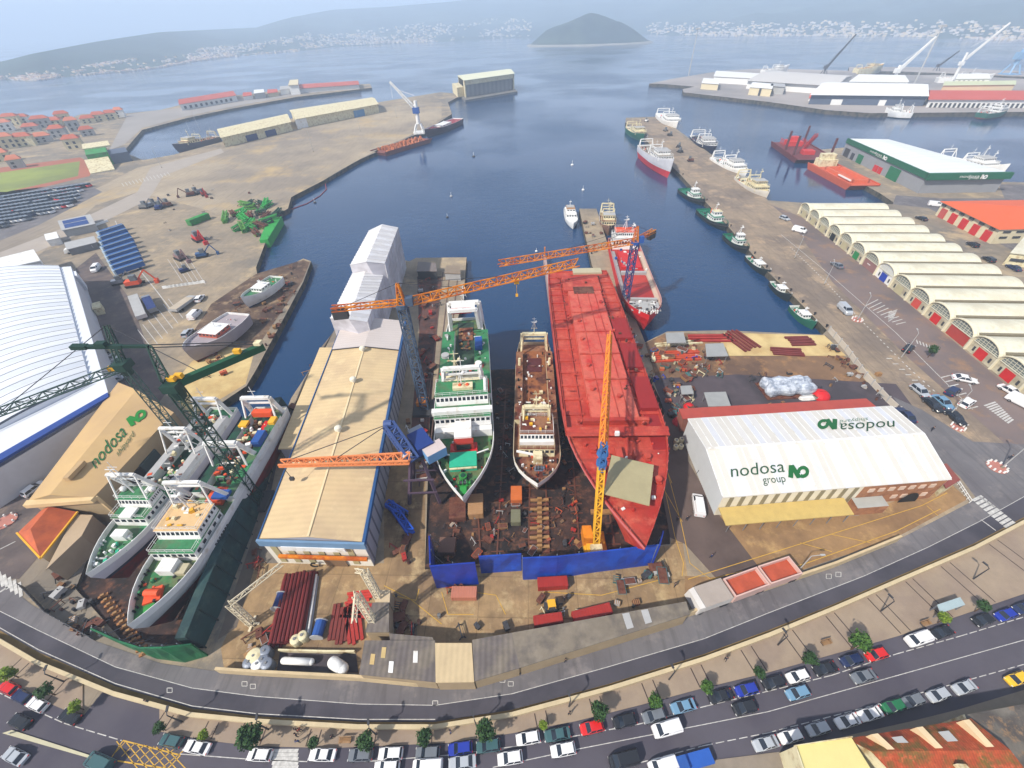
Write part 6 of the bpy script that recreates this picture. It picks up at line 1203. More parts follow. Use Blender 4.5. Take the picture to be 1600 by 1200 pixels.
# ================================================================ CRANES
def tower_crane(label, base, top, jib_a, jib_b, twm, jibm, tw=1.6, jw=1.3, hj=None, cw=True, name='tower_crane', seg=1.9, th=.17, capm=None, tall=True, taper=.35, jend=None):
    b = G(*base); h = HT(base, top); t = thing(name, label, 'crane', b); o = b
    mb = MB(); mb.box(-tw*1.5, tw*1.5, -tw*1.5, tw*1.5, 0, .9); mb.build('base', DGREY, t)
    mb = MB(); mb.lattice((0, 0, .9), (0, 0, h), tw, seg, th); mb.build('tower', twm, t)
    hj = hj or h; A = G(*jib_a, hj)-o; B_ = G(*jib_b, hj)-o; c = Vector((0, 0, hj))
    mb = MB(); mb.tube((0, 0, h-.3), (0, 0, h+.6), tw*.75, tw*.75, 12); mb.obox((tw*.9, 0), 1.6, 1.5, h+.2, h+2.2, 0); cabp = mb.build('slewing_cab', capm or twm, t)
    da = Vector((A.x, A.y, 0)); db = Vector((B_.x, B_.y, 0))
    mb = MB(); mb.lattice(c+db.normalized()*.6+Vector((0, 0, .9)), c+db+Vector((0, 0, .9)), jw, seg, th*.9, ht=jw, tri=True, taper=1.0); mb.build('jib', jibm, t)
    mb = MB(); mb.lattice(c+da.normalized()*.6+Vector((0, 0, .9)), c+da+Vector((0, 0, .9)), jw*.8, seg, th*.8, ht=jw*.5, tri=False); cj = mb.build('counter_jib', jibm, t)
    if cw: mb = MB(); e = c+da*.9; a_ = math.atan2(da.y, da.x); mb.obox((e.x, e.y), 3.2, 1.5, e.z-1.6, e.z+.8, a_); mb.build('counterweight', DGREY, t)
    if tall:
        mb = MB(); pk = c+Vector((0, 0, 5.5)); mb.lattice(c+Vector((0, 0, .6)), pk, tw*.8, 1.6, th*.8, taper=.25); mb.build('peak', jibm, t)
        mb = MB(); mb.beam(pk, c+db*.55+Vector((0, 0, 1.6)), .09); mb.beam(pk, c+db*.28+Vector((0, 0, 1.6)), .09); mb.beam(pk, c+da*.85+Vector((0, 0, 1)), .09); mb.build('tie_rod', DGREY, t)
    return t, c, A, B_, h
t, c, A, B_, h = tower_crane('tower crane with a grey-blue tower and orange jib beside the white tent hall', (665, 640), (628, 478), (520, 488), (903, 414), simple('tower_slate', (70, 88, 112)), ORANGE, tw=2.0, jw=1.7, seg=2.0, th=.2)
mb = MB(); p = c+(B_-c)*.62; mb.box(p.x-.6, p.x+.6, p.y-.6, p.y+.6, p.z-1.0, p.z); mb.beam((p.x, p.y, p.z-1), (p.x, p.y, p.z-4), .1); mb.box(p.x-.3, p.x+.3, p.y-.3, p.y+.3, p.z-4.6, p.z-4); mb.build('trolley', YEL, t)
tower_crane('tower crane with a dark blue tower and an orange jib standing on the finger pier', (975, 480), (968, 378), (1021, 364), (779, 415), simple('tower_blue', (44, 66, 120)), ORANGE, tw=2.0, jw=1.7, seg=2.2, th=.2, capm=BLUE)
# yellow crane at the head of the slipway, jib reaching out over the tanker
b0 = (930, 858); h = 21.0; b = G(*b0); t = thing('slewing_crane', 'yellow-based crane with an orange lattice jib reaching out over the tanker bow', 'crane', b)
t.location = G(929, 862); o = t.location.copy(); top = G(941, 712, h); 
mb = MB(); mb.box(-2.2, 2.2, -3.2, 3.4, .2, 1.6); mb.box(-1.8, 1.8, -2.6, 2.6, 1.6, 2.4); mb.build('chassis', YEL, t)
mb = MB(); mb.box(-2.4, -.6, .5, 3.2, 1.6, 4.4); mb.build('cab', ORANGE, t)
mb = MB(); mb.box(-1.2, 1.0, -3.0, -.2, 2.4, 3.4); mb.build('engine_box', CREAM, t)
lt = Vector(top)-o
mb = MB(); mb.lattice((0, 0, 2), lt*.93, 1.05, 1.3, .2, tri=False); mb.beam((.2, .3, 2), lt*.9, .35); mb.build('mast', YEL, t)
mb = MB(); mb.tube(lt*.93-Vector((0, 0, .3)), lt*.93+Vector((0, 0, .5)), 1.0, 1.0, 12); mb.tube(lt+Vector((0, 0, .5)), lt+Vector((0, 0, 1.3)), 1.1, .9, 10); mb.lattice(lt*.86, lt+Vector((0, 0, 3.2)), 1.0, 1.0, .16); mb.build('turntable', simple('crane_blue', (60, 110, 170)), t)
e = G(953, 520, h+2)-o
mb = MB(); mb.lattice(lt+Vector((0, 0, 1.5)), e, 1.5, 1.7, .2, tri=True, taper=.7); mb.build('jib', simple('jib_amber', (236, 140, 40)), t)
# blue and white slewing crane with its boom over the hall roof
t = thing('portal_crane', 'blue and white portal crane with an orange boom lying over the buff hall roof', 'crane', G(668, 770)); o = t.location.copy(); hz0 = 13.0
C0 = G(650, 705, hz0)-o
mb = MB()
for dx, dy in ((-2.6, -2.6), (2.6, -2.6), (2.6, 2.6), (-2.6, 2.6)): mb.beam((C0.x*.5+dx*1.3, C0.y*.5+dy*1.3, 0), (C0.x+dx*.4, C0.y+dy*.4, hz0-.5), .6)
for z_ in (3.5, 8): mb.beam((C0.x*.5-3.2, C0.y*.5-3, z_), (C0.x*.5+3.2, C0.y*.5-3, z_), .35); mb.beam((C0.x*.5-3.2, C0.y*.5+3, z_), (C0.x*.5+3.2, C0.y*.5+3, z_), .35)
mb.build('portal_leg', simple('portal_purple', (84, 66, 84)), t)
mb = MB(); mb.tube(C0+Vector((0, 0, -.6)), C0+Vector((0, 0, .2)), 2.4, 2.4, 16); mb.build('turntable', DGREY, t)
ang = math.atan2(.55, .8)
def loc(dx, dy): return (C0.x+dx*math.cos(ang)-dy*math.sin(ang), C0.y+dx*math.sin(ang)+dy*math.cos(ang))
mb = MB(); mb.obox(loc(1.6, .5), 3.6, 5.2, hz0+.2, hz0+2.4, ang); mb.build('machine_house', simple('machine_blue', (24, 56, 128)), t)
mb = MB(); mb.obox(loc(2.8, -3.0), 4.2, 3.0, hz0-.4, hz0+2.0, ang, k=0, top=1); mb.build('counterweight_box', [simple('box_sky', (110, 158, 206)), simple('box_pink', (206, 192, 190))], t)
mb = MB(); mb.obox(loc(2.2, 4.2), 3.0, 1.6, hz0, hz0+1.6, ang); mb.build('rear_box', STEEL, t)
mb = MB(); a1 = Vector((*loc(-1.6, -2.2), hz0+.4)); a2 = Vector((*loc(-2.8, 4.6), hz0+6)); mb.lattice(a1, a2, 1.8, 1.2, .35); mb.tube(a2-Vector((.8, 0, 0)), a2+Vector((.8, 0, 0)), .9, .9, 10); mb.build('a_frame', simple('frame_indigo', (60, 84, 140)), t)
mb = MB(); mb.obox(loc(-2.4, -1.2), 1.8, 1.8, hz0+.4, hz0+2.4, ang); mb.build('cab', simple('cab_pale', (206, 196, 200)), t)
p0 = G(640, 716, hz0+2)-o; p1 = G(437, 724, 15.5)-o
mb = MB(); mb.lattice(p0, p1, 2.1, 1.5, .24, tri=False, ht=.9, taper=.6); mb.build('boom', simple('boom_coral', (232, 140, 84)), t)
mb = MB(); mb.beam(a2, p1, .12); mb.beam(a2, p0.lerp(p1, .6), .12); mb.build('hoist_cable', DGREY, t)
mb = MB(); hk = G(455, 746, 12)-o; mb.beam(p1, hk, .1); mb.obox((hk.x, hk.y), .8, .5, hk.z-.8, hk.z); mb.build('hook_block', DGREY, t)
# dark green cranes on the left
DG = simple('crane_dark_green', (16, 58, 48)); DG2 = simple('crane_steel_green', (70, 96, 90))
t = thing('luffing_crane', 'dark green tower crane with a thick box girder standing between the two trawlers', 'crane', G(405, 785)); o = t.location.copy(); top = G(286, 600, 33.0); h = HT((405, 785), (286, 606)); k = 33.0
lt = Vector(G(290, 604, 33.0))-o; lt.x, lt.y = 0, 0; lt.z = h
mb = MB(); mb.lattice((0, 0, 0), (0, 0, h), 1.7, 1.9, .14); mb.build('tower', DG, t)
mb = MB(); mb.box(-2.6, 2.6, -2.6, 2.6, -.3, .8); mb.build('base', DGREY, t)
mb = MB(); mb.tube((0, 0, h-1.5), (0, 0, h+.4), 1.0, 1.3, 12); mb.box(-1.3, 1.3, -1.3, 1.3, h+.4, h+1.8); mb.build('slewing_head', DG, t)
e1 = G(412, 541, h+1.2)-o; c0 = Vector((0, 0, h+1.2))
mb = MB(); mb.beam(c0, e1, 1.1, 1.3); mb.build('box_girder', simple('girder_green', (14, 82, 52)), t)
mb = MB(); f = lambda q: c0.lerp(e1, q)
for q_ in (.03, .10, .72): p = f(q_)+Vector((0, 0, .8)); mb.box(p.x-.6, p.x+.6, p.y-.4, p.y+.4, p.z, p.z+.8)
mb.build('yellow_winch', YEL, t); mb = MB(); p = f(.96)+Vector((0, 0, .8)); mb.box(p.x-.6, p.x+.6, p.y-.6, p.y+.6, p.z, p.z+.6); mb.build('end_box', CREAM, t)
e2 = G(112, 542, h+7)-o; pk = G(233, 541, h+6)-o
mb = MB(); mb.lattice(c0+Vector((-.5, 0, 1)), pk, 1.2, 1.5, .14, taper=.5); mb.build('mast', DG, t)
mb = MB(); mb.beam(pk, pk.lerp(e2, .35), .5); mb.beam(pk.lerp(e2, .35), pk.lerp(e2, .8), .7, .6); mb.beam(pk.lerp(e2, .8), e2, 1.0, .7); q_ = pk.lerp(e2, .6); mb.box(q_.x-.8, q_.x+.8, q_.y-.5, q_.y+.5, q_.z, q_.z+.9); mb.build('counter_arm', DG, t)
mb = MB()
for dz in (-.4, .4): mb.beam(pk+Vector((0, dz, 0)), e1+Vector((0, dz, .8)), .14)
mb.build('tie_cable', DGREY, t)
t = thing('luffing_crane', 'slimmer dark green tower crane whose lattice jib reaches over the vast white hall', 'crane', G(300, 705)); o = t.location.copy(); h = HT((300, 705), (209, 572))
mb = MB(); mb.lattice((0, 0, 0), (0, 0, h), 1.4, 1.7, .12); mb.build('tower', DG2, t); mb = MB(); mb.box(-2, 2, -2, 2, -.3, .8); mb.build('base', DGREY, t)
mb = MB(); mb.tube((0, 0, h-1.2), (0, 0, h+.4), .9, 1.1, 12); mb.box(-1.4, 1.4, -1.4, 1.4, h+.4, h+2); mb.build('slewing_head', DG, t)
c0 = Vector((0, 0, h+1)); e1 = G(-70, 668, h+1)-o
mb = MB(); mb.lattice(c0, e1, 1.6, 2.0, .15, tri=True, taper=.8); mb.build('jib', DG2, t)
mb = MB(); p = c0.lerp(e1, .06); mb.obox((p.x, p.y), 1.8, .9, p.z-.2, p.z+.7, .2); mb.build('winch_platform', YEL, t)
pk = G(166, 508, h+9)-o; mb = MB(); mb.lattice(c0, pk, 1.3, 1.6, .14, taper=.5); mb.build('mast', DG, t); mb = MB(); mb.beam(pk, c0.lerp(e1, .75), .12); mb.beam(pk, G(330, 590, h)-o, .12); mb.build('tie_cable', DGREY, t)
# harbour crane on the left quay
def harbour_crane(label, base, h, a_boom, L, bodym=WHITE, capm=BLUE, s=1.0, up=.9):
    t = thing('harbour_crane', label, 'crane', G(*base)); 
    mb = MB(); 
    for dx, dy in ((-1, -1), (1, -1), (1, 1), (-1, 1)): mb.beam((dx*5*s, dy*5*s, 0), (dx*2.2*s, dy*2.2*s, 8*s), 1.1*s)
    mb.box(-5.6*s, 5.6*s, -5.6*s, 5.6*s, 0, 1.5*s); mb.build('portal', bodym, t)
    mb = MB(); mb.tube((0, 0, 8*s), (0, 0, h), 2.0*s, 1.6*s, 10); mb.build('tower', bodym, t)
    mb = MB(); mb.box(-3.6*s, 2.6*s, -2.4*s, 2.4*s, h*.62, h*.62+5*s); mb.build('machine_house', capm, t)
    d = Vector((math.cos(a_boom), 0, up)).normalized(); p = Vector((2*s, 0, h*.8)) if d.x > 0 else Vector((-2*s, 0, h*.8))
    mb = MB(); mb.lattice(p, p+d*L, 2.4*s, 4*s, .5*s, taper=.45); mb.beam(Vector((0, 0, h*1.15)), p+d*L*.7, .35*s); mb.beam(p+d*L, p+d*L-Vector((0, 0, L*.45)), .2*s); mb.build('boom', bodym, t); return t
harbour_crane('white quay crane with a blue machine house on the left quay', (656, 208), 26, math.pi, 27, s=.95, up=1.1)
harbour_crane('tall dark crane behind the pale-roofed stores of the commercial quay', (1286, 118), 14, 0, 46, DGREY, DGREY, .8, 1.5)
harbour_crane('white crane rising behind the white warehouses of the commercial quay', (1392, 134), 22, 0, 42, FW, FW, 1.0, 1.2)
harbour_crane('white crane with a long thin jib beside the silo block', (1484, 134), 34, 0, 46, FW, FW, .8, 1.1)
harbour_crane('grey-blue container crane at the right edge of the commercial quay', (1576, 118), 30, 0, 62, LBLUE, LBLUE, 1.6, 1.2)
harbour_crane('small dark crane at the far end of the outer pier strip', (1462, 112), 10, 0, 26, DGREY, DGREY, .7, .9)
# masts standing on the commercial quay tip
for i, (x, y, h_, l_) in enumerate([(1076, 118, 60, 'tall thin signal mast near the tip of the commercial quay'), (1424, 140, 60, 'thin white light mast above the white warehouses')]): o_ = thing('light_mast', l_, 'mast', G(x, y)); mb = MB(); mb.tube((0, 0, 0), (0, 0, h_), 1.1, .5, 6); mb.build('pole', LGREY, o_); mb = MB(); mb.box(-3, 3, -3, 3, h_, h_+2); mb.build('lamp_ring', LGREY, o_)
# pale lattice frames in the pipe yard
def stand(label, base, top, lean_px, m=simple('frame_cream', (226, 214, 186))):
    b = G(*base); t = thing('lattice_frame', label, 'frame', b); h = HT(base, top); e = G(*lean_px, h)-b
    mb = MB(); mb.lattice((0, 0, 0), (0, 0, h), .9, 1.2, .12); mb.build('upright', m, t); mb = MB(); mb.lattice((0, 0, h), e, .7, 1.2, .1, tri=True); mb.build('arm', m, t); mb = MB(); mb.box(-1.3, 1.3, -.2, .2, 0, .3); mb.box(-.2, .2, -1.3, 1.3, 0, .3); mb.build('foot', m, t)
stand('pale lattice frame left of the dark red pipe stack', (395, 975), (372, 930), (440, 880)); stand('pale lattice frame leaning over the narrow grey shed', (600, 948), (552, 905), (555, 890)); stand('pale lattice frame in front of the small buff hut', (592, 985), (548, 935), (552, 972))
# ================================================================ VEHICLES
CARC = {n: simple('car_'+n, c, rough=.3, var=.0, spec=.6) for n, c in dict(white=(238, 238, 240), silver=(176, 182, 190), grey=(112, 118, 126), black=(30, 32, 38), dark_blue=(30, 44, 84), blue=(24, 50, 160), light_blue=(110, 150, 180), red=(214, 28, 26), green=(24, 110, 66), teal=(60, 96, 100), yellow=(236, 190, 40), maroon=(120, 34, 40)).items()}
def loft(mb, secs, k=None, caps=True):
    """secs: list of rings (same length)"""
    n = len(secs[0]); o = []
    V = [p for s_ in secs for p in s_]; F = []
    for i in range(len(secs)-1):
        for j in range(n): F.append((i*n+j, i*n+(j+1) % n, (i+1)*n+(j+1) % n, (i+1)*n+j))
    if caps: F.append(tuple(range(n))[::-1]); F.append(tuple((len(secs)-1)*n+j for j in range(n)))
    mb.add(V, F, k)
def car_parts(kind='hatch'):
    L, W_, Hh = {'hatch': (4.5, 2.0, 1.55), 'van': (5.3, 2.2, 2.1), 'saloon': (4.9, 2.0, 1.45)}[kind]
    body = MB(); b = .42; sh = {'hatch': [(-.5, .45, .80), (-.49, .55, .92), (-.30, .62, .95), (.20, .62, .95), (.42, .56, .88), (.49, .45, .78), (.5, .4, .72)], 'saloon': [(-.5, .45, .82), (-.49, .55, .92), (-.3, .62, .95), (.2, .62, .95), (.42, .56, .88), (.49, .45, .78), (.5, .4, .72)], 'van': [(-.5, .5, .98), (-.49, .7, 1.0), (-.3, .72, 1.0), (.25, .72, 1.0), (.42, .66, .94), (.49, .5, .84), (.5, .45, .8)]}[kind]
    rings = []
    for u, zt, wf in sh:
        w = W_/2*wf; x = u*L; z1 = zt*Hh+.02; rings.append([(x, -w*.9, .28), (x, -w, .5), (x, -w, z1-.12), (x, -w*.86, z1), (x, w*.86, z1), (x, w, z1-.12), (x, w, .5), (x, w*.9, .28)])
    loft(body, [[(p[0], p[1], p[2]) for p in r][::-1] for r in rings])
    cab = MB(); c0, c1 = {'hatch': (-.46, .26), 'saloon': (-.38, .24), 'van': (-.485, .36)}[kind]; t0, t1 = {'hatch': (-.40, .08), 'saloon': (-.24, .06), 'van': (-.47, .22)}[kind]; zb = (.6 if kind != 'van' else .7)*Hh; w = W_/2*.9; wt = W_/2*.74
    cab.hexa([(c0*L, -w, zb), (c1*L, -w, zb), (c1*L, w, zb), (c0*L, w, zb), (t0*L, -wt, Hh-.04), (t1*L, -wt, Hh-.04), (t1*L, wt, Hh-.04), (t0*L, wt, Hh-.04)])
    roof = MB(); roof.hexa([(t0*L-.03, -wt, Hh-.06), (t1*L+.03, -wt, Hh-.06), (t1*L+.03, wt, Hh-.06), (t0*L-.03, wt, Hh-.06), (t0*L+.08, -wt*.94, Hh), (t1*L-.08, -wt*.94, Hh), (t1*L-.08, wt*.94, Hh), (t0*L+.08, wt*.94, Hh)])
    if kind == 'van': roof.hexa([(-.485*L, -w*1.0, zb), (.05*L, -w, zb), (.05*L, w, zb), (-.485*L, w, zb), (-.47*L, -wt-.02, Hh-.03), (.05*L, -wt-.02, Hh-.03), (.05*L, wt+.02, Hh-.03), (-.47*L, wt+.02, Hh-.03)])
    for sx in (-1, 1): roof.beam((c1*L-.05, sx*w*.98, zb), (t1*L, sx*wt, Hh-.05), .07); roof.beam((c0*L+.05, sx*w*.98, zb), (t0*L, sx*wt, Hh-.05), .1); roof.beam(((c0+c1)/2*L, sx*w*1.0, zb), ((t0+t1)/2*L, sx*wt*1.01, Hh-.05), .07)
    return L, W_, Hh, body, cab, roof
def make_car(kind, cname, label, group):
    L, W_, Hh, body, cab, roof = car_parts(kind); t = thing('car' if kind != 'van' else 'delivery_van', label, 'car' if kind != 'van' else 'van', (0, 0, 0), 0, group); m = CARC[cname]
    body.build('body', m, t); cab.build('windows_glass', GLASS, t).name = 'cabin_glass'; roof.build('roof', m, t)
    for x in (-.3, .31):
        for y in (-1, 1):
            mb = MB(); mb.tube((x*L, y*(W_/2-.2), .33), (x*L, y*(W_/2+.01), .33), .33, .33, 12, 0); mb.tube((x*L, y*(W_/2+.005), .33), (x*L, y*(W_/2+.02), .33), .2, .2, 10, 1); mb.build('wheel', [BLACK, CHROME], t)
    for y in (-1, 1):
        mb = MB(); mb.box(L*.485, L*.502, y*W_*.36-.16, y*W_*.36+.16, .62, .76); mb.build('headlight', WHITE, t)
        mb = MB(); mb.box(-L*.505, -L*.488, y*W_*.36-.14, y*W_*.36+.14, .72, .9); mb.build('tail_light', RED, t)
    return t
PROTO = {}
def car(px, py, rz, kind, cname, label, group, z=.06, sc=1.0):
    key = (kind, cname); p = G(px, py, z+.7); p.z = z
    if key not in PROTO:
        t = make_car(kind, cname, label, group); PROTO[key] = t; t.location = p; t.rotation_euler = (0, 0, rz); t.scale = (sc,)*3; return t
    return copy_tree(PROTO[key], p, rz, label, group, scale=(sc,)*3)
def heading(pl, x, rev=False):
    a = G(x-8, interp(pl, x-8)); b = G(x+8, interp(pl, x+8)); d = (b-a) if not rev else (a-b); return math.atan2(d.y, d.x)
rowN = [(33, 1088, 'dark_blue', 'hatch'), (12, 1074, 'red', 'hatch'), (57, 1100, 'white', 'hatch'), (108, 1119, 'black', 'hatch'), (267, 1157, 'teal', 'hatch'), (307, 1167, 'white', 'saloon'), (405, 1179, 'white', 'hatch'), (503, 1179, 'white', 'saloon'), (563, 1179, 'grey', 'hatch'), (610, 1177, 'white', 'hatch'), (668, 1176, 'grey', 'hatch'), (719, 1169, 'blue', 'hatch'), (763, 1165, 'teal', 'hatch'), (825, 1153, 'white', 'hatch'), (871, 1147, 'teal', 'saloon'), (925, 1136, 'red', 'hatch'), (976, 1126, 'black', 'hatch'), (1022, 1118, 'grey', 'hatch'), (1068, 1103, 'light_blue', 'saloon'), (1126, 1087, 'black', 'saloon'), (1167, 1077, 'blue', 'hatch'), (1209, 1066, 'black', 'hatch'), (1247, 1056, 'white', 'hatch'), (1290, 1044, 'black', 'saloon'), (1331, 1031, 'dark_blue', 'hatch'), (1370, 1022, 'red', 'hatch'), (1435, 998, 'white', 'van'), (1473, 987, 'black', 'saloon'), (1537, 968, 'black', 'hatch'), (1572, 960, 'blue', 'hatch'), (1600, 949, 'dark_blue', 'hatch')]
rowS = [(1036, 1196, 'white', 'van'), (1197, 1161, 'silver', 'saloon'), (1236, 1150, 'white', 'hatch'), (1279, 1138, 'silver', 'hatch'), (1325, 1126, 'white', 'saloon'), (1361, 1115, 'white', 'saloon'), (1397, 1103, 'green', 'hatch'), (1427, 1094, 'grey', 'hatch'), (1467, 1085, 'silver', 'hatch'), (1508, 1073, 'silver', 'saloon'), (1590, 1060, 'yellow', 'hatch')]
moving = [(797, 1184, 'white', 'hatch', 'white car driving just above the centre line at the foot of the picture'), (880, 1171, 'white', 'hatch', 'white car driving behind the one at the foot of the picture'), (1042, 1138, 'white', 'van', 'white van driving in the middle of the street'), (1164, 1105, 'black', 'hatch', 'dark car driving below the parked blue car'), (1247, 1082, 'light_blue', 'hatch', 'blue-grey car driving just behind the dark one'), (1350, 1056, 'grey', 'saloon', 'grey saloon driving farthest right up the street'), (668, 1198, 'white', 'van', 'white van driving at the bottom edge below the grey parked car'), (722, 1191, 'silver', 'saloon', 'silver saloon driving at the bottom edge below the blue parked car'), (604, 1199, 'white', 'hatch', 'white hatchback half cut by the bottom edge'), (975, 1187, 'black', 'van', 'black van driving in the near lane at the bottom'), (30, 1127, 'black', 'hatch', 'dark car driving beside the cream traffic divider'), (155, 1191, 'teal', 'van', 'teal van beside the yellow hatched box'), (22, 1181, 'silver', 'saloon', 'silver saloon at the bottom left corner')]
cn = dict(black='black', dark_blue='dark blue', light_blue='light blue')
def nm(c): return c.replace('_', ' ')
def kn(k): return {'hatch': 'hatchback', 'saloon': 'saloon car', 'van': 'van'}[k]
for i, (x, y, c_, k) in enumerate(rowN):
    car(x, y, heading(kb, x, True), k, c_, '%s %s parked beside the promenade, %s from the left in its row' % (nm(c_), kn(k), ordw(i)), 'cars parked along the promenade kerb', sc=.78)
for i, (x, y, c_, k) in enumerate(rowS):
    car(x, y, heading(kb, x, True), k, c_, '%s %s in the lower kerb row, %s from the left' % (nm(c_), kn(k), ordw(i)), 'cars parked along the lower kerb', sc=.76)
for x, y, c_, k, l_ in moving: car(x, y, heading(kb, x, True) if x > 200 else heading(kb, 90, True), k, c_, l_, 'cars driving on the street', sc=.80)
t = thing('flatbed_truck', 'blue flatbed truck parked at the foot of the picture', 'truck', G(1082, 1190, .06), heading(kb, 1000, True)); t.scale = (.78,)*3; mb = MB(); mb.box(-3.4, 1.4, -1.1, 1.1, .7, 1.5); mb.build('load_bed', simple('tarp_blue', (34, 90, 180)), t); mb = MB(); mb.box(1.5, 3.2, -1.05, 1.05, .5, 2.3); mb.build('cab', BLUE, t); [(lambda mb: (mb.tube((x, y-.12, .45), (x, y+.12, .45), .45, .45, 12), mb.build('wheel', BLACK, t)))(MB()) for x in (-2.4, 2.3) for y in (-.95, .95)]
# cars elsewhere: (x, y, dir px, colour, kind, label)
oth = [(52, 763, (60, 757), 'white', 'hatch', 'white car driving past the beige lettered hall'), (1091, 789, (1089, 776), 'white', 'van', 'white van in the alley beside the white lettered hall'), (1226, 341, (1234, 344), 'silver', 'hatch', 'silver car nearest the first arched warehouse'), (1249, 360, (1257, 362), 'white', 'van', 'white van below the silver car near the first arched warehouse'), (1308, 414, (1298, 408), 'grey', 'saloon', 'grey saloon with its door open before the black doorway'), (1320, 484, (1328, 492), 'silver', 'van', 'silver van driving along the long pier'), (1420, 544, (1426, 538), 'black', 'hatch', 'black car parked among white pier markings'), (1508, 592, (1518, 594), 'white', 'saloon', 'white car before the bright red warehouse doors'), (1489, 611, (1495, 607), 'dark_blue', 'hatch', 'dark blue car beside the striped island'), (1511, 629, (1517, 625), 'white', 'hatch', 'white car just below the dark blue one by the striped island'), (1438, 611, (1448, 619), 'silver', 'hatch', 'pale car at the head of the file of dark cars'), (1458, 632, (1468, 641), 'black', 'saloon', 'black car right behind the pale leading one'), (1474, 628, (1484, 636), 'light_blue', 'saloon', 'light blue car beside the file of dark cars'), (1493, 652, (1502, 660), 'black', 'saloon', 'black car at the end of the file of dark cars'), (1580, 611, (1592, 618), 'white', 'saloon', 'white car nearest the last arched warehouse'), (1596, 629, (1606, 634), 'white', 'van', 'white vehicle cut by the right edge'), (1520, 382, (1512, 378), 'black', 'hatch', 'dark car between the arched roofs and the orange-roofed warehouse'), (1584, 418, (1576, 414), 'dark_blue', 'saloon', 'dark blue saloon nearest the right edge behind the arched roofs'), (1440, 341, (1432, 338), 'black', 'saloon', 'dark saloon behind the first arched roofs'), (1461, 320, (1470, 321), 'white', 'van', 'white van at the corner of the orange-roofed warehouse'), (1545, 405, (1538, 401), 'black', 'hatch', 'small dark car behind the middle arched roofs'), (312, 466, (317, 460), 'white', 'hatch', 'white car at the inner edge of the rusty yard'), (305, 492, (311, 486), 'white', 'van', 'white van parked just below the white car by the rusty yard'), (293, 520, (298, 514), 'silver', 'hatch', 'silver car parked beside the pale grey hauled-out vessel'), (1415, 648, (1408, 641), 'dark_blue', 'saloon', 'dark saloon behind the corner of the white lettered hall'), (150, 420, (146, 425), 'white', 'van', 'white lorry cab on the left yard lane')]
for x, y, d_, c_, k, l_ in oth:
    a = G(x, y); b = G(*d_); car(x, y, math.atan2(b.y-a.y, b.x-a.x), k, c_, l_, None, .04, sc=1.15 if y < 700 else 1.0)
for i in range(7): x, y = 163+i*3.4, 547+i*7.5; a, b = G(163, 547), G(186, 600); car(x, y, math.atan2(b.y-a.y, b.x-a.x)+1.57, 'hatch', 'white' if i % 3 else 'silver', '%s car in the file beside the vast white hall, %s from the top' % ('white' if i % 3 else 'silver', ordw(i)), 'cars parked beside the vast white hall', .04)
# crowded car park: small shared cars, body with glass and wheels
proto = {}
r = random.Random(9); cnt = 0
for row in range(9):
    for k in range(18):
        u = k/17; x = 8+u*128-row*8+row*2; y = 313+row*6.2-u*22*1.0+ (u-.5)*2
        if x < -10 or x > 140 or y > 352-max(0, x)*.32+6: continue
        if r.random() < .08: continue
        c_ = r.choice(['white', 'white', 'silver', 'grey', 'black', 'dark_blue', 'red', 'silver'])
        a = G(20, 345); b = G(100, 320); rz = math.atan2(b.y-a.y, b.x-a.x)+1.57
        p = G(x, y, .05)
        if c_ not in proto:
            L, W_, Hh, body, cab, roof = car_parts('hatch'); t = thing('car', 'x', 'car'); body.build('body', CARC[c_], t); cab.build('cabin_glass', GLASS, t); proto[c_] = t; t.location = p; t.rotation_euler = (0, 0, rz); t.scale = (1.7,)*3; o_ = t
        else: o_ = copy_tree(proto[c_], p, rz, scale=(1.7,)*3)
        o_['label'] = '%s car in the crowded car park, %s in its row, row %s' % (nm(c_), ordw(k), ordw(row)); o_['group'] = 'cars in the crowded car park'
# trucks with red and white containers by the road
def lorry(label, a, b, cols, h=3.2, w=3.4, z=.05, cab=True, name='container_truck'):
    p, q = G(*a, 1.5), G(*b, 1.5); d = q-p; L = d.length; rz = math.atan2(d.y, d.x); t = thing(name, label, 'truck', (p.x, p.y, z), rz); mb = MB(); (mb.box(0, L*.8 if cab else L, -w/2, w/2, 1.0, h, 0, 1) if not (h == 3.0 and not cab) else ([mb.box(x0, x1, y0, y1, .6, h, 0) for x0, x1, y0, y1 in ((0, L, -w/2, -w/2+.22), (0, L, w/2-.22, w/2), (0, .22, -w/2+.22, w/2-.22), (L-.22, L, -w/2+.22, w/2-.22))], mb.box(.22, L-.22, -w/2+.22, w/2-.22, .6, h-.9, 1))); mb.build('container', cols, t)
    if h == 3.0 and not cab: pass
    if cab: mb = MB(); mb.hexa([(L*.82, -w/2, .6), (L, -w/2, .6), (L, w/2, .6), (L*.82, w/2, .6), (L*.82, -w/2, h), (L*.96, -w/2+.1, h-.2), (L*.96, w/2-.1, h-.2), (L*.82, w/2, h)]); mb.build('cab', cols[0], t)
    for x in (.1, .22, .86):
        if x > .8 and not cab: continue
        for y in (-1, 1): mb = MB(); mb.tube((x*L, y*w/2-.2*y, .5), (x*L, y*w/2, .5), .5, .5, 10); mb.build('wheel', BLACK, t)
    mb = MB(); mb.box(.02*L, .95*L, -.4, .4, .6, 1.0); mb.build('chassis', DGREY, t); return t
lorry('grey-white coach parked inside the boundary wall in front of the orange containers', (1132, 924), (1080, 942), [simple('coach_white', (208, 204, 200)), simple('coach_roof', (172, 160, 150))], 3.0, 3.6)
lorry('white-sided container with a red rim and orange inside, next to the coach', (1188, 905), (1136, 924), [simple('rim_pink', (216, 180, 170)), simple('load_orange', (188, 84, 54), var=.3)], 3.0, 3.4, cab=False)
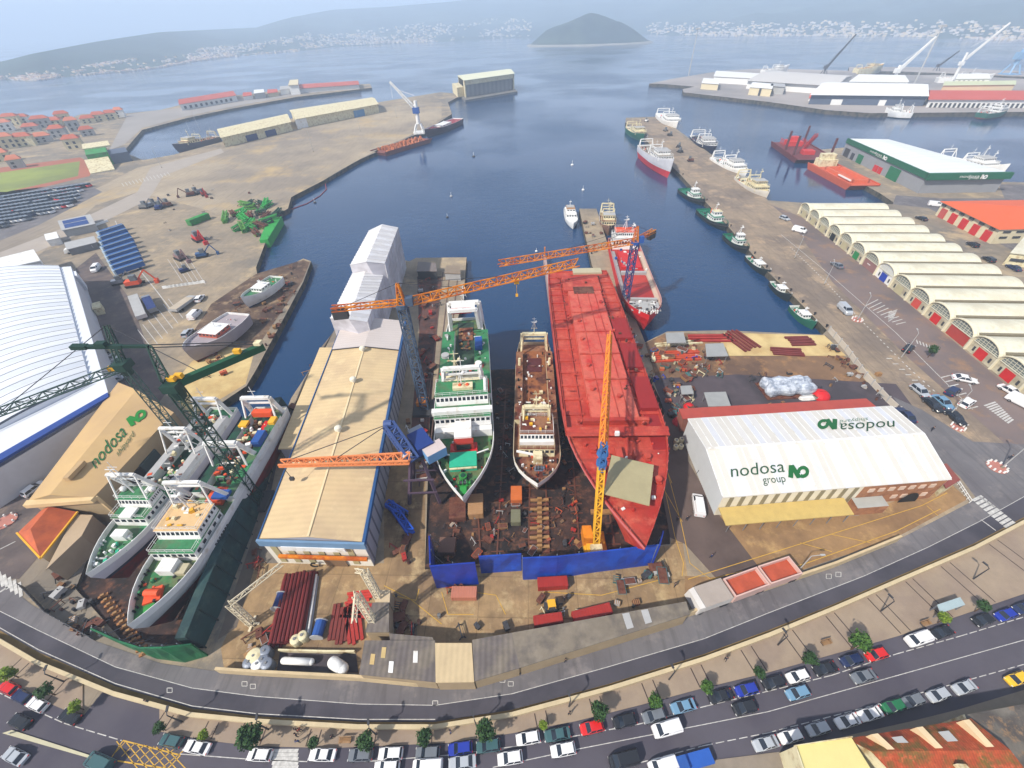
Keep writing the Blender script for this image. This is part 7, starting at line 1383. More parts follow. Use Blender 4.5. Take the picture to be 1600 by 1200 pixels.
lorry('white-sided container with a red rim and orange inside, farthest from the coach', (1238, 888), (1190, 904), [simple('rim_pink', (216, 180, 170)), simple('load_orange', (188, 84, 54), var=.3)], 3.0, 3.4, cab=False)
lorry('grey flatbed lorry on the left yard beyond the hatched bays', (270, 485), (303, 462), [LGREY, simple('bed_tan', (190, 176, 156))], 2.0, 3.4)
lorry('grey lorry with a white cab behind the long white hall', (146, 384), (100, 392), [WHITE, LGREY], 2.4, 3.2)
lorry('white trailer with an open frame on the left yard lane', (222, 496), (209, 464), [simple('trailer_pinkwhite', (214, 206, 206)), LGREY], 2.4, 3.2, cab=False)
lorry('small dark blue and white lorry beside the white trailer', (240, 486), (228, 464), [STEEL, DBLUE], 2.6, 2.8)
# forklift on the ochre yard
t = thing('forklift', 'small black forklift with an orange cage on the ochre yard', 'forklift', G(862, 950), .1); mb = MB(); mb.box(-1.3, .8, -.7, .7, .3, 1.2); mb.build('body', DGREY, t); mb = MB(); mb.box(.9, 1.1, -.6, .6, .1, 2.6); mb.box(1.1, 2.1, -.5, -.3, .1, .2); mb.box(1.1, 2.1, .3, .5, .1, .2); mb.build('fork_mast', BLACK, t); mb = MB(); [mb.beam((x, y, 1.2), (x*.8, y, 2.1), .1) for x in (-.8, .6) for y in (-.6, .6)]; mb.box(-.8, .6, -.65, .65, 2.1, 2.2); mb.build('overhead_guard', YEL, t)
for x in (-.8, .6):
    for y in (-.7, .7): mb = MB(); mb.tube((x, y-.1, .35), (x, y+.1, .35), .35, .35, 10); mb.build('wheel', BLACK, t)
# ---- promenade trees
TP = []
for sd in (1, 2, 3, 4):
    tr, cr = tree_mesh(sd); TP.append((tr, cr))
def place_tree(x, y, sc, kind, label, seed, cat='tree', name='promenade_tree', grp='trees along the promenade'):
    p = G(x, y, 2.4); p.z = .16
    key = (seed % 4, kind)
    if key in TREEP: return copy_tree(TREEP[key], p, seed*1.3, label, grp, scale=(sc*1.08,)*3)
    t = thing(name, label, cat, p, seed*1.3, grp); t.scale = (sc*1.08,)*3; tr, cr = TP[seed % 4]; tr.build('trunk', BARK, t); cr.build('crown', LEAFM[kind], t); TREEP[key] = t; return t
TREEP = {}
trees = [(12, 1052, .75, 1), (70, 1080, .75, 2), (115, 1103, .6, 1), (246, 1136, .55, 2), (314, 1146, .5, 1), (397, 1152, 1.15, 2), (488, 1159, .55, 2), (572, 1161, .85, 2), (664, 1152, .8, 2), (760, 1142, .95, 2), (849, 1131, .45, 1), (935, 1113, .85, 2), (1024, 1096, .75, 0), (1106, 1073, .65, 0), (1188, 1050, .6, 2), (1264, 1029, .75, 2), (1341, 1007, 1.05, 0), (1478, 965, .6, 1), (1537, 947, .7, 2)]
for i, (x, y, sc, k) in enumerate(trees): place_tree(x, y, sc, k, '%s %s tree on the promenade, %s from the left' % ('large' if sc > .9 else ('small' if sc < .6 else 'round'), ['bright green', 'lime-green', 'dark green'][k], ordw(i)), i)
for x, y, sc, k, l_ in [(1457, 549, .9, 2, 'lone dark shrub on the street before the red warehouse doors')]: place_tree(x, y, sc, k, l_, 3, 'shrub', 'street_shrub', None)
# ---- lamps
def lamp(x, y, label, h=9.5, arm=1.6, az=0.0, grp='street lamps', m=LGREY, base=True):
    t = thing('street_lamp', label, 'street lamp', G(x, y, .05), az, grp)
    mb = MB(); mb.tube((0, 0, 0), (0, 0, h), .13, .07, 7); mb.beam((0, 0, h), (arm, 0, h+.3), .09); mb.build('post', m, t); mb = MB(); mb.box(arm-.1, arm+.7, -.16, .16, h+.22, h+.38); mb.build('lamp_head', m, t)
    if base: mb = MB(); mb.tube((0, 0, 0), (0, 0, .5), .35, .3, 8); mb.build('base', CONC, t)
for i, (x, y) in enumerate([(1241, 404), (1287, 445), (1339, 500), (1407, 560), (1481, 651), (1565, 731)]): lamp(x, y, 'grey lamp post on the long pier, %s from its tip' % ordw(i), 9, 1.5, 1.2, 'lamp posts along the long pier')
lamp(1246, 893, 'lamp post at the ochre yard wall, beside the red open containers', 6)
for i, (x, y) in enumerate([(100, 1065), (285, 1128), (420, 1140), (588, 1148), (745, 1135), (889, 1104), (1045, 1062), (1215, 1008), (1376, 955), (1520, 905)]): lamp(x, y, 'thin dark promenade lamp, %s from the left' % ordw(i), 4.2, .5, 1.9, 'lamps along the promenade', DGREY, False)
for i, (x, y, hh) in enumerate([(490, 237, 17), (563, 205, 17), (313, 205, 20), (372, 150, 30), (620, 184, 15), (253, 262, 14), (303, 218, 15)]): lamp(x, y, 'tall light pole on the left quay, %s of seven by distance from the cream warehouses' % ordw(i), hh, 2, .5, 'tall light poles of the left quay')
# ---- people
SKIN = simple('skin', (196, 150, 124), var=0)
def person_mesh():
    me = bpy.data.meshes.new('person'); V = [(0, 0, .95), (0, 0, 1.2), (0, 0, 1.42), (0, 0, 1.55), (0, .02, 1.70), (-.10, 0, .9), (-.12, .06, .5), (-.12, -.02, .06), (-.12, .12, .03), (.10, 0, .9), (.12, -.12, .5), (.12, -.2, .06), (.12, -.08, .03), (-.2, 0, 1.40), (-.26, -.05, 1.12), (-.24, .08, .88), (.2, 0, 1.40), (.26, .05, 1.12), (.24, .16, .9)]
    E = [(0, 1), (1, 2), (2, 3), (3, 4), (0, 5), (5, 6), (6, 7), (7, 8), (0, 9), (9, 10), (10, 11), (11, 12), (2, 13), (13, 14), (14, 15), (2, 16), (16, 17), (17, 18)]
    me.from_pydata(V, E, []); o = bpy.data.objects.new('person', me); col.objects.link(o); o.modifiers.new('skin', 'SKIN'); R_ = [.16, .15, .17, .06, .12, .1, .075, .05, .05, .1, .075, .05, .05, .07, .05, .04, .07, .05, .04]
    for v, rr_ in zip(me.skin_vertices[0].data, R_): v.radius = (rr_, rr_*.8)
    me.skin_vertices[0].data[0].use_root = True
    o.modifiers.new('sub', 'SUBSURF').levels = 1
    dg = bpy.context.evaluated_depsgraph_get(); m2 = bpy.data.meshes.new_from_object(o.evaluated_get(dg)); bpy.data.objects.remove(o); return m2
PM = person_mesh()
for n_ in range(3):
    pass
pmats = [simple('clothes_dark', (44, 44, 54)), simple('clothes_red', (160, 50, 44)), simple('clothes_blue', (50, 70, 120)), simple('clothes_yellow', (220, 190, 60))]
HAIR = simple('hair_dark', (44, 32, 26))
def person(x, y, mi, label, a=0, z=.05):
    me = PM.copy(); me.name = 'person'; me.materials.clear(); [me.materials.append(m_) for m_ in (pmats[mi], SKIN, MATS['clothes_dark'])]
    for p_ in me.polygons: zc = p_.center.z; p_.material_index = 1 if zc > 1.5 else (2 if zc < .9 and abs(p_.center.x) < .2 else 0)
    o = bpy.data.objects.new('person', me); col.objects.link(o); p = G(x, y, z); o.location = p; o.rotation_euler = (0, 0, a); tag(o, label, 'person')
    mb = MB(); mb.ball((0, -.01, 1.74), .115, 8, 5, .9); h_ = mb.build('hair', HAIR, o)
pp = [(465, 1142, 0, 'person in dark clothes walking on the promenade, in the pair by the small round tree'), (471, 1142, 1, 'person in a red top walking beside a darkly dressed one'), (466, 1150, 0, 'person in dark clothes just below the walking pair'), (468, 1160, 2, 'person near the kerb above the zebra crossing'), (522, 1153, 0, 'person alone on the promenade between two round trees'), (1057, 814, 0, 'person in dark clothes at the yellow line beside the tanker bow'), (1072, 813, 0, 'person in dark clothes just right of the yellow line'), (1053, 917, 0, 'person standing on the ochre yard near the containers'), (881, 938, 0, 'person standing beside the forklift'), (1110, 872, 2, 'person walking across the brown yard'), (883, 1034, 0, 'person walking at the edge of the harbour road'), (1132, 1032, 0, 'person on the promenade right of the blue-grey saloon'), (889, 1116, 0, 'person on the promenade above the red parked car'), (1454, 674, 0, 'person walking behind the white lettered hall'), (1575, 718, 0, 'person beside the round traffic island'), (1090, 740, 0, 'person at the side door of the white lettered hall'), (705, 1145, 2, 'person in blue on the promenade left of a large round tree'), (235, 1098, 0, 'person leaning at the parapet near the street corner')]
for i, (x, y, mi, l_) in enumerate(pp): person(x, y, mi, l_, i*1.1, .17 if y > 1000 and x < 1200 and y > 1085 else .05)
# ================================================================ YARD OBJECTS
def tarp_wall(name, label, pts, hts, m, k=6, thick=.25):
    P = [G(x, y) for x, y in pts]; t = thing(name, label, 'screen', P[0]); o = t.location.copy(); r = random.Random(len(pts))
    mb = MB(); post = MB()
    for (a, b), (h0, h1) in zip(zip(P, P[1:]), zip(hts, hts[1:])):
        n = max(2, int((b-a).length/3.2)); d = (b-a).normalized(); nn = Vector((-d.y, d.x, 0))
        for i in range(n):
            p, q = a.lerp(b, i/n)-o, a.lerp(b, (i+1)/n)-o; z0, z1 = h0+(h1-h0)*i/n, h0+(h1-h0)*(i+1)/n; bulge = nn*r.uniform(.05, .35); mid = (p+q)/2
            for (A, B_, za, zb) in ((p, mid, z0, (z0+z1)/2), (mid, q, (z0+z1)/2, z1)):
                ba = bulge if A is mid else nn*0; bb = bulge if B_ is mid else nn*0
                mb.hexa([A-nn*thick/2, B_-nn*thick/2, B_+nn*thick/2, A+nn*thick/2, A-nn*thick/2+Vector((0, 0, za*.5))+ba, B_-nn*thick/2+Vector((0, 0, zb*.5))+bb, B_+nn*thick/2+Vector((0, 0, zb*.5))+bb, A+nn*thick/2+Vector((0, 0, za*.5))+ba])
                mb.hexa([A-nn*thick/2+Vector((0, 0, za*.5))+ba, B_-nn*thick/2+Vector((0, 0, zb*.5))+bb, B_+nn*thick/2+Vector((0, 0, zb*.5))+bb, A+nn*thick/2+Vector((0, 0, za*.5))+ba, A-nn*thick/2+Vector((0, 0, za)), B_-nn*thick/2+Vector((0, 0, zb)), B_+nn*thick/2+Vector((0, 0, zb)), A+nn*thick/2+Vector((0, 0, za))])
            post.tube(p+nn*.3, p+nn*.3+Vector((0, 0, z0+.2)), .08, .08, 6); post.beam(p+nn*.3+Vector((0, 0, z0*.8)), p-nn*-2.2, .1)
    mb.build('tarpaulin', m, t); post.build('scaffold_post', STEEL, t); return t
BT_ = mat('blue_tarp', (18, 62, 166), .5, .25, .5, c2=(26, 80, 190), c2scale=.2); BT2 = mat('dark_blue_tarp', (14, 52, 160), .5, .25, .6)
tarp_wall('tarpaulin_screen', 'tall blue tarpaulin screen across the head of the slipway between the two cranes', [(752, 895), (815, 891)], [6.5, 6.5], BT_); tarp_wall('tarpaulin_screen', 'lower-left blue tarpaulin screen slanting up the side of the slipway', [(678, 862), (683, 918), (748, 912)], [6.2, 8.6, 8.4], BT2); tarp_wall('tarpaulin_screen', 'long blue tarpaulin screen running under the tanker bow', [(817, 905), (868, 903), (932, 893), (1018, 882)], [8.4, 8.4, 7.8, 7.6], BT_)
tarp_wall('tarpaulin_screen', 'short blue tarpaulin screen beside the right flank of the tanker bow', [(1018, 884), (1026, 856)], [7.6, 6.5], BT2)
GT = mat('green_tarp', (22, 110, 66), .5, .2, .5, c2=(18, 90, 56), c2scale=.3)
tarp_wall('tarpaulin_screen', 'green tarpaulin screen round the end of the left slip', [(152, 988), (200, 1010), (245, 1028), (290, 1034), (325, 1024)], [1.8, 2.6, 5, 7, 5.5], GT)
# teal dock wall
TW_ = mat('dock_wall_teal', (34, 70, 72), .8, .3, .3, c2=(22, 48, 54), c2scale=.1, c3=(60, 86, 80))
P0 = [(322, 1012), (358, 930), (402, 815), (440, 690), (456, 640)]; t = thing('dock_wall', 'long dark teal dock wall between the left slip and the buff slipway hall', 'dock wall'); mb = MB()
P = [G(x, y) for x, y in P0]; hh = [5.0, 6.0, 6.0, 5.5, 5.0]
for i in range(len(P)-1):
    a, b = P[i], P[i+1]; d = (b-a).normalized(); n = Vector((-d.y, d.x, 0)); n = n if n.x < 0 else -n
    mb.hexa([a+n*2.6-Vector((0, 0, 2)), a-n*.0-Vector((0, 0, 2)), b-n*.0-Vector((0, 0, 2)), b+n*2.6-Vector((0, 0, 2)), a+n*2.6+Vector((0, 0, hh[i])), a+n*1.0+Vector((0, 0, hh[i])), b+n*1.0+Vector((0, 0, hh[i+1])), b+n*2.6+Vector((0, 0, hh[i+1]))])
mb.build('wall', TW_, t)
mb = MB()
for i in range(len(P)-1):
    a, b = P[i], P[i+1]; k = int((b-a).length/3)
    for j in range(k): p = a.lerp(b, j/k); mb.beam(p+Vector((.15, 0, -.5)), p+Vector((-.9, 0, hh[i])), .18)
mb.build('buttress', simple('buttress_dark', (26, 50, 54)), t)
# long guide wall beside the tanker
t = thing('guide_wall', 'narrow pale concrete guide wall running out beside the tanker hull', 'guide wall'); mb = MB(); a, b = G(851, 398, 1), G(884, 640, 1); mb.beam((a.x, a.y, -1), (b.x, b.y, -1), 1.1, 4); mb.build('wall', simple('guide_concrete', (176, 150, 146)), t); mb = MB(); mb.beam((a.x, a.y, 1), (a.x, a.y+.1, 4.5), .5); mb.build('end_post', ORANGE, t)
# crane rails on the middle pier, slip rails
mb = MB()
for x0, x1, y0, y1 in ((692, 655, 425, 760), (716, 692, 425, 640), (703, 672, 425, 700)): a, b = G(x0, y0, .06), G(x1, y1, .06); mb.beam(a, b, .3, .12)
mb.build('crane_rail', simple('rail_brown', (96, 74, 66)), kind='structure')
# generic small objects
def stack_of_beams(label, px, heading_px, n, L, m, w=.5, gap=.15, z=.03, rows=1, cat='steel beams', name='steel_beam', one=False):
    a = G(*px, z); b = G(*heading_px, z); d = (b-a).normalized(); rz = math.atan2(d.y, d.x)
    if one or n > 9:
        t = thing('pipe_stack', label, 'pipe stack', a, rz); k = 0
        for j in range(rows):
            for i in range(n-j):
                mb = MB(); y = (i-(n-j)/2)*(w+.04); x_ = rnd.uniform(-.4, .4); mb.tube((x_, y, w/2+j*w*.87), (x_+L, y, w/2+j*w*.87), w/2, w/2, 8); mb.build('pipe', m if not isinstance(m, list) else m[(i+j) % len(m)], t)
        return t
    for i in range(n):
        t = thing(name, label+', '+('lone' if n == 1 else ordw(i)+' of its row'), cat, a+Vector((-d.y, d.x, 0))*(i-(n-1)/2)*(w+gap), rz+rnd.uniform(-.02, .02), label); mb = MB(); x = rnd.uniform(-.5, .5)
        mb.box(x, x+L, -w/2, w/2, .35, .42); mb.box(x, x+L, -w/2, w/2, 0, .07); mb.box(x, x+L, -.05, .05, .07, .35); mb.build('girder', m, t)
DRP = [simple('pipe_darkred', (98, 20, 22)), simple('pipe_maroon', (116, 28, 26))]; REDS = simple('steel_red', (170, 44, 34), var=.25); DREDS = simple('steel_maroon', (120, 44, 36), var=.25)
stack_of_beams('stack of dark red pipes on the ochre yard left of the grey roofs', (446, 1008), (462, 930), 10, 12.0, DRP, .62, rows=3)
stack_of_beams('stack of pale grey pipes beside the dark red pipe stack', (474, 996), (484, 930), 5, 10.5, [STEEL, WHITE, GREY], .42, rows=2, one=True)
for i, (x, y) in enumerate([(466, 1004), (477, 998)]): t = thing('round_tank', ['small round cream tank below the dark red pipes', 'small round cream tank below the pale grey pipes'][i], 'tank', G(x, y)); mb = MB(); mb.tube((0, 0, 0), (0, 0, 1.6), .85, .85, 14); mb.ball((0, 0, 1.6), .85, 14, 6, .3); mb.build('shell', CREAM, t); mb = MB(); mb.tube((0, 0, 1.8), (0, 0, 2.0), .25, .25, 8); mb.build('hatch', GREY, t)
for i, (x, y, m_, l_) in enumerate([(440, 943, DBLUE, 'dark blue cable bundle at the top left of the red pipe stack'), (501, 986, BLUE, 'blue drum bundle between the pipe stacks and the plank stacks')]): t = thing('cable_drum', l_, 'drum', G(x, y)); mb = MB(); mb.tube((0, -1.3, .9), (0, 1.3, .9), .9, .9, 12); mb.build('drum', m_, t); mb = MB(); [mb.tube((0, q_, .9), (0, q_+.12*(1 if q_ > 0 else -1), .9), 1.15, 1.15, 12) for q_ in (-1.3, 1.3)]; mb.build('flange', LGREY, t)
stack_of_beams('maroon steel beams below the orange-legged frame', (527, 1004), (533, 966), 5, 6.0, DREDS, .55); stack_of_beams('bright red steel beams left of the narrow grey shed', (557, 1005), (552, 966), 4, 6.5, REDS, .55); stack_of_beams('orange-brown planks in the middle of the red steel', (538, 955), (566, 955), 4, 5.2, REDS, .5)
stack_of_beams('short red beams above the others by the grey shed', (541, 936), (570, 932), 4, 4.4, simple('beam_scarlet', (196, 54, 40), var=.2), .4)
stack_of_beams('brown steel girders standing side by side beyond the sandy slab edge', (1176, 546), (1145, 524), 5, 10.5, DREDS, .8, .6)
stack_of_beams('maroon plates lying at the landward end of the sandy slab', (1232, 534), (1262, 533), 4, 7.5, DREDS, 1.0, .3)
stack_of_beams('long red girders at the water edge of the storage yard', (1078, 529), (1130, 529), 3, 14, REDS, .9, .5); stack_of_beams('orange-red girders in the middle of the storage yard', (1018, 559), (1072, 556), 5, 15, simple('girder_orange', (200, 74, 40), var=.2), .8, .25); stack_of_beams('pale planks lying before the water-edge canopy', (1023, 540), (1078, 536), 2, 15, CREAM, .6, .5)
stack_of_beams('maroon beams in front of the sandy slab', (1206, 549), (1240, 551), 4, 9, DREDS, .8, .2)
# junk: individual crates, drums and bins
JM = [RUST, simple('junk_orange', (200, 90, 50)), LGREY, WHITE, simple('junk_blue', (30, 70, 190)), DGREY, REDS, WOOD, simple('junk_teal', (70, 110, 110)), CREAM]
JP = {}
def junk(kind, mi):
    k = (kind, mi)
    if k in JP: return None
    mb = MB(); t = thing(kind, 'x', kind.replace('_', ' ')); m = JM[mi]
    if kind == 'crate': mb.box(-.8, .8, -.6, .6, .12, 1.1); mb.build('box', m, t); mb = MB(); [mb.box(-.85+i*.5, -.65+i*.5, -.65, .65, 1.1, 1.16) for i in range(4)]; mb.box(-.8, .8, -.6, -.45, 0, .12); mb.box(-.8, .8, .45, .6, 0, .12); mb.build('batten', WOOD, t)
    elif kind == 'steel_drum': mb.tube((0, 0, 0), (0, 0, 1.2), .42, .42, 12); mb.build('shell', m, t); mb = MB(); [mb.tube((0, 0, z), (0, 0, z+.06), .45, .45, 12) for z in (.02, .4, .8, 1.14)]; mb.build('hoop', DGREY, t)
    elif kind == 'skip': mb.hexa([(-1.3, -.8, .2), (1.3, -.8, .2), (1.3, .8, .2), (-1.3, .8, .2), (-1.9, -1.1, 1.5), (1.9, -1.1, 1.5), (1.9, 1.1, 1.5), (-1.9, 1.1, 1.5)]); mb.build('body', m, t); mb = MB(); mb.box(-1.75, 1.75, -.95, .95, 1.42, 1.56); mb.build('load', RUST, t)
    elif kind == 'compressor': mb.box(-1.2, 1.2, -.7, .7, .5, 1.7); mb.build('housing', m, t); mb = MB(); mb.tube((.4, 0, 1.7), (.4, 0, 2.1), .1, .1, 8); mb.box(-1.9, -1.2, -.06, .06, .5, .6); mb.build('drawbar', DGREY, t); [(lambda b_: (b_.tube((0, y-.1, .4), (0, y+.1, .4), .4, .4, 10), b_.build('wheel', BLACK, t)))(MB()) for y in (-.75, .75)]
    elif kind == 'trestle':
        for x in (-1.3, 1.3): mb.beam((x, -.7, 0), (x, 0, 1.3), .16); mb.beam((x, .7, 0), (x, 0, 1.3), .16)
        mb.beam((-1.6, 0, 1.35), (1.6, 0, 1.35), .22); mb.build('frame', m, t); mb = MB(); mb.beam((-1.3, -.5, .4), (1.3, -.5, .4), .1); mb.build('cross_bar', DGREY, t)
    JP[k] = t; return t
CN = {0: 'rusty', 1: 'orange', 2: 'grey', 3: 'white', 4: 'blue', 5: 'dark', 6: 'red', 7: 'timber', 8: 'teal', 9: 'cream'}
def scatter(area, n, seed, where, kinds=('crate', 'steel_drum', 'skip', 'compressor', 'trestle', 'trestle'), mats_=range(10), z=.03, zfun=None, s_=1.0):
    r = random.Random(seed); q = Quad(*area)
    for i in range(n):
        kd = r.choice(kinds); mi = r.choice(list(mats_)); p = q(r.random(), r.random(), z)
        if zfun: p.z = zfun(p)+.02
        rz = r.random()*3.1; sc = r.uniform(.45, .85)*(.68 if zfun else 1); t = junk(kd, mi)
        if t: t.location = p; t.rotation_euler = (0, 0, rz); t.scale = (sc,)*3
        else: t = copy_tree(JP[(kd, mi)], p, rz, scale=(sc,)*3)
        t['label'] = '%s %s lying %s' % (CN[mi], kd.replace('_', ' '), where); t['group'] = 'clutter '+where
mb = MB()
for x0, y0, x1, y1 in ((712, 790, 726, 560), (742, 790, 748, 560), (826, 860, 830, 620), (858, 860, 846, 620), (905, 850, 890, 640), (960, 850, 930, 640), (776, 880, 790, 600), (700, 880, 716, 790), (752, 885, 746, 790)):
    a, b = G(x0, y0), G(x1, y1); f = lambda p: min(-.02, (p.y-G(750, 890).y)/(G(750, 560).y-G(750, 890).y)*-2.6)+.08; mb.beam((a.x, a.y, f(a)), (b.x, b.y, f(b)), .35, .3)
    k = int((b-a).length/2.4)
    for i in range(k): p = a.lerp(b, i/k); mb.beam((p.x-1.3, p.y, f(p)), (p.x+1.3, p.y, f(p)), .25, .18)
mb.build('slip_rails', simple('rail_rust', (104, 62, 46), var=.3), kind='structure')
y1_, y0_ = G(750, 890).y, G(750, 560).y
zs = lambda p: min(-.02, (p.y-y1_)/(y0_-y1_)*-2.6)
scatter([(690, 880), (915, 862), (900, 780), (690, 790)], 84, 1, 'at the head of the main slipway', mats_=(0, 1, 0, 5, 7, 2, 6), zfun=zs)
scatter([(775, 790), (805, 790), (800, 600), (775, 600)], 30, 2, 'between the two trawlers on the slipway', mats_=(0, 2, 3, 5, 6), zfun=zs)
scatter([(876, 800), (905, 800), (880, 660), (873, 660)], 28, 3, 'between the cream trawler and the tanker', mats_=(0, 1, 5, 7), zfun=zs)
scatter([(625, 720), (668, 760), (668, 660), (640, 640)], 20, 4, 'around the blue portal crane', mats_=(0, 1, 3, 5, 6))
scatter([(610, 880), (640, 880), (636, 790), (618, 790)], 16, 5, 'along the right side of the buff hall', mats_=(0, 6, 5, 7))
scatter([(1010, 600), (1130, 590), (1120, 540), (1005, 545)], 70, 6, 'in the storage yard behind the tanker')
scatter([(1040, 660), (1090, 650), (1080, 600), (1035, 600)], 44, 7, 'on the dark storage lane')
scatter([(1150, 640), (1400, 625), (1385, 580), (1150, 585)], 26, 8, 'around the wrapped bundles', mats_=(0, 7, 5, 2))
scatter([(605, 985), (650, 990), (640, 935), (612, 930)], 14, 9, 'behind the narrow grey shed', mats_=(0, 6, 5))
scatter([(70, 960), (175, 1010), (160, 950), (90, 895)], 26, 10, 'at the left of the left slip', ('crate', 'compressor', 'trestle', 'steel_drum'), (5, 5, 2, 0))
scatter([(655, 480), (685, 480), (690, 410), (655, 412)], 22, 11, 'on the tip of the middle pier', mats_=(0, 2, 5, 6))
scatter([(655, 600), (675, 600), (690, 480), (655, 480)], 24, 12, 'beside the tower crane on the middle pier', mats_=(0, 6, 6, 5))
scatter([(345, 505), (430, 520), (465, 430), (400, 440)], 40, 13, 'on the rusty yard', mats_=(0, 0, 1, 5, 7))
scatter([(310, 590), (360, 590), (380, 555), (330, 555)], 10, 14, 'on the sandy yard', mats_=(0, 1, 7))
scatter([(1000, 640), (1025, 640), (995, 530), (975, 500)], 20, 15, 'on the pier beside the tanker', mats_=(2, 3, 4, 5, 1))
scatter([(912, 400), (955, 400), (930, 335), (910, 335)], 10, 16, 'on the finger pier', mats_=(0, 2, 5))
scatter([(395, 1035), (430, 1035), (430, 985), (385, 985)], 12, 17, 'in the lower left yard corner', mats_=(0, 7, 2, 6))
scatter([(410, 560), (430, 530), (478, 415), (455, 412)], 24, 20, 'near the pier tip', mats_=(0, 0, 5, 7)); scatter([(1290, 580), (1380, 625), (1320, 560), (1290, 530)], 24, 21, 'by the white panel fence', mats_=(0, 2, 7, 5)); scatter([(200, 330), (330, 400), (400, 300), (300, 290)], 14, 22, 'on the open apron', mats_=(0, 2, 5)); scatter([(615, 1000), (1000, 960), (1000, 925), (640, 950)], 16, 23, 'on the ochre yard', mats_=(0, 5, 2, 9)); scatter([(430, 700), (442, 700), (500, 560), (490, 555)], 12, 24, 'in the alley by the lean-to', mats_=(0, 5, 7)); scatter([(395, 900), (420, 900), (410, 860), (395, 860)], 8, 25, 'at the near corner of the buff hall', mats_=(0, 6)); scatter([(700, 925), (740, 925), (740, 915), (700, 915)], 5, 18, 'below the blue tarpaulin screens', mats_=(0, 1)); scatter([(960, 925), (1050, 905), (1040, 885), (960, 895)], 18, 19, 'at the right end of the tarpaulin screens', mats_=(0, 2, 5, 8))
# containers
def container(label, px, d_px, m, L=6.1, w=2.6, h=2.6, top=None, z=.04):
    a = G(*px, z); b = G(*d_px, z); rz = math.atan2(b.y-a.y, b.x-a.x); t = thing('shipping_container', label, 'container', a, rz); mb = MB(); mb.box(-L/2, L/2, -w/2, w/2, .1, h, 0, 1); mb.build('box', [m, top or m], t); mb = MB()
    for i in range(int(L/.5)): x = -L/2+.25+i*.5; mb.box(x-.07, x+.07, -w/2-.05, w/2+.05, .15, h-.1); mb.box(x-.07, x+.07, -w/2+.1, w/2-.1, h, h+.04)
    mb.build('corrugation', m, t); mb = MB(); mb.box(L/2, L/2+.04, -w/2+.15, w/2-.15, .2, h-.15); [mb.beam((L/2+.07, y, .2), (L/2+.07, y, h-.2), .06) for y in (-.6, .6)]; mb.build('door', m, t); return t
container('red container with a white roof standing below the blue tarpaulin screen', (863, 915), (880, 914), REDS, 5.5, 1.8, 1.8, REDS); container('flat red container along the inside of the worn grey roofs, left one', (856, 972), (870, 970), REDS, 5, 1.6, 1.6); container('flat red container along the inside of the worn grey roofs, right one', (924, 962), (940, 958), REDS, 7, 1.8, 1.6)
container('salmon-roofed steel box on the ochre yard below the left blue screen', (726, 930), (740, 930), simple('box_salmon', (196, 124, 100)), 4.6, 2.0, 1.5); container('orange box on the slipway in front of the cream trawler', (807, 778), (807, 790), simple('box_amber', (206, 110, 50)), 3.6, 2.4, 2.0, z=-.6); container('dull grey-green box on the slipway below the orange box', (806, 812), (806, 822), simple('box_sage', (120, 120, 96)), 3.0, 2.0, 1.6, z=-.4)
container('orange generator box beside the tower crane foot', (662, 634), (670, 634), ORANGE, 3.2, 2.4, 2.2); container('brown-roofed box on the slipway left of the white trawler bow', (700, 858), (706, 858), simple('box_umber', (120, 88, 74)), 3.2, 3.2, 1.8); container('timber housing with pipes under the white trawler bow', (744, 795), (744, 806), simple('box_timber', (176, 136, 96)), 5, 3.2, 2.0, z=-.5)
container('rusty engine block under the white trawler bow', (716, 800), (716, 812), RUST, 5, 3.5, 1.8, z=-.5)
# wrapped white bundles and red parasol-like cover
t = thing('wrapped_bundle', 'large bundle wrapped in crumpled silver-white sheeting on the storage lane', 'bundle', G(1226, 608), .03); r = random.Random(3)
for j, y in enumerate((-2.0, .9)):
    mb = MB(); n = 14; secs = []
    for i in range(n+1):
        x = -7+14*i/n; rr_ = 1.7*(1+.16*math.sin(i*1.3+j)+r.uniform(-.06, .06))*(.35 if i in (0, n) else 1); secs.append([(x, y*1.0+rr_*math.cos(a_*.5236)*.95, 1.7+rr_*math.sin(a_*.5236)*(1+.06*((a_+i) % 2))) for a_ in range(12)])
    loft(mb, secs); mb.build('roll', mat('foil_white', (204, 212, 224), .35, .25, 2.0, c2=(150, 160, 178), c2scale=.8, bump=.8), t)
mb = MB(); mb.box(-7, 7, -4.0, 3, 0, .3); [mb.box(-6.5+i*3.2, -6.2+i*3.2, -3.8, 2.8, .3, .6) for i in range(5)]; mb.build('cradle', RUST, t)
t = thing('red_dome', 'round bright red cover at the right end of the silver-white bundles', 'cover', G(1281, 620)); mb = MB(); mb.ball((0, 0, .3), 2.3, 16, 10, .75); mb.build('cover', simple('cover_scarlet', (214, 24, 32)), t); mb = MB(); mb.beam((-1, 0, 2.0), (1, 0, 2.0), .1); mb.build('strap', REDS, t)
t = thing('white_boat_hull', 'small white upturned dinghy left of the round red cover', 'dinghy', G(1262, 622), .1); mb = MB(); loft(mb, [[(x, -w_, 0), (x, -w_*.6, .7), (x, 0, .9), (x, w_*.6, .7), (x, w_, 0)] for x, w_ in ((-2.6, .3), (-2, .8), (0, 1.0), (2, .95), (2.6, .8))]); mb.build('hull', WHITE, t); mb = MB(); mb.beam((-2.4, 0, .85), (2.4, 0, .97), .12); mb.build('keel', LGREY, t)
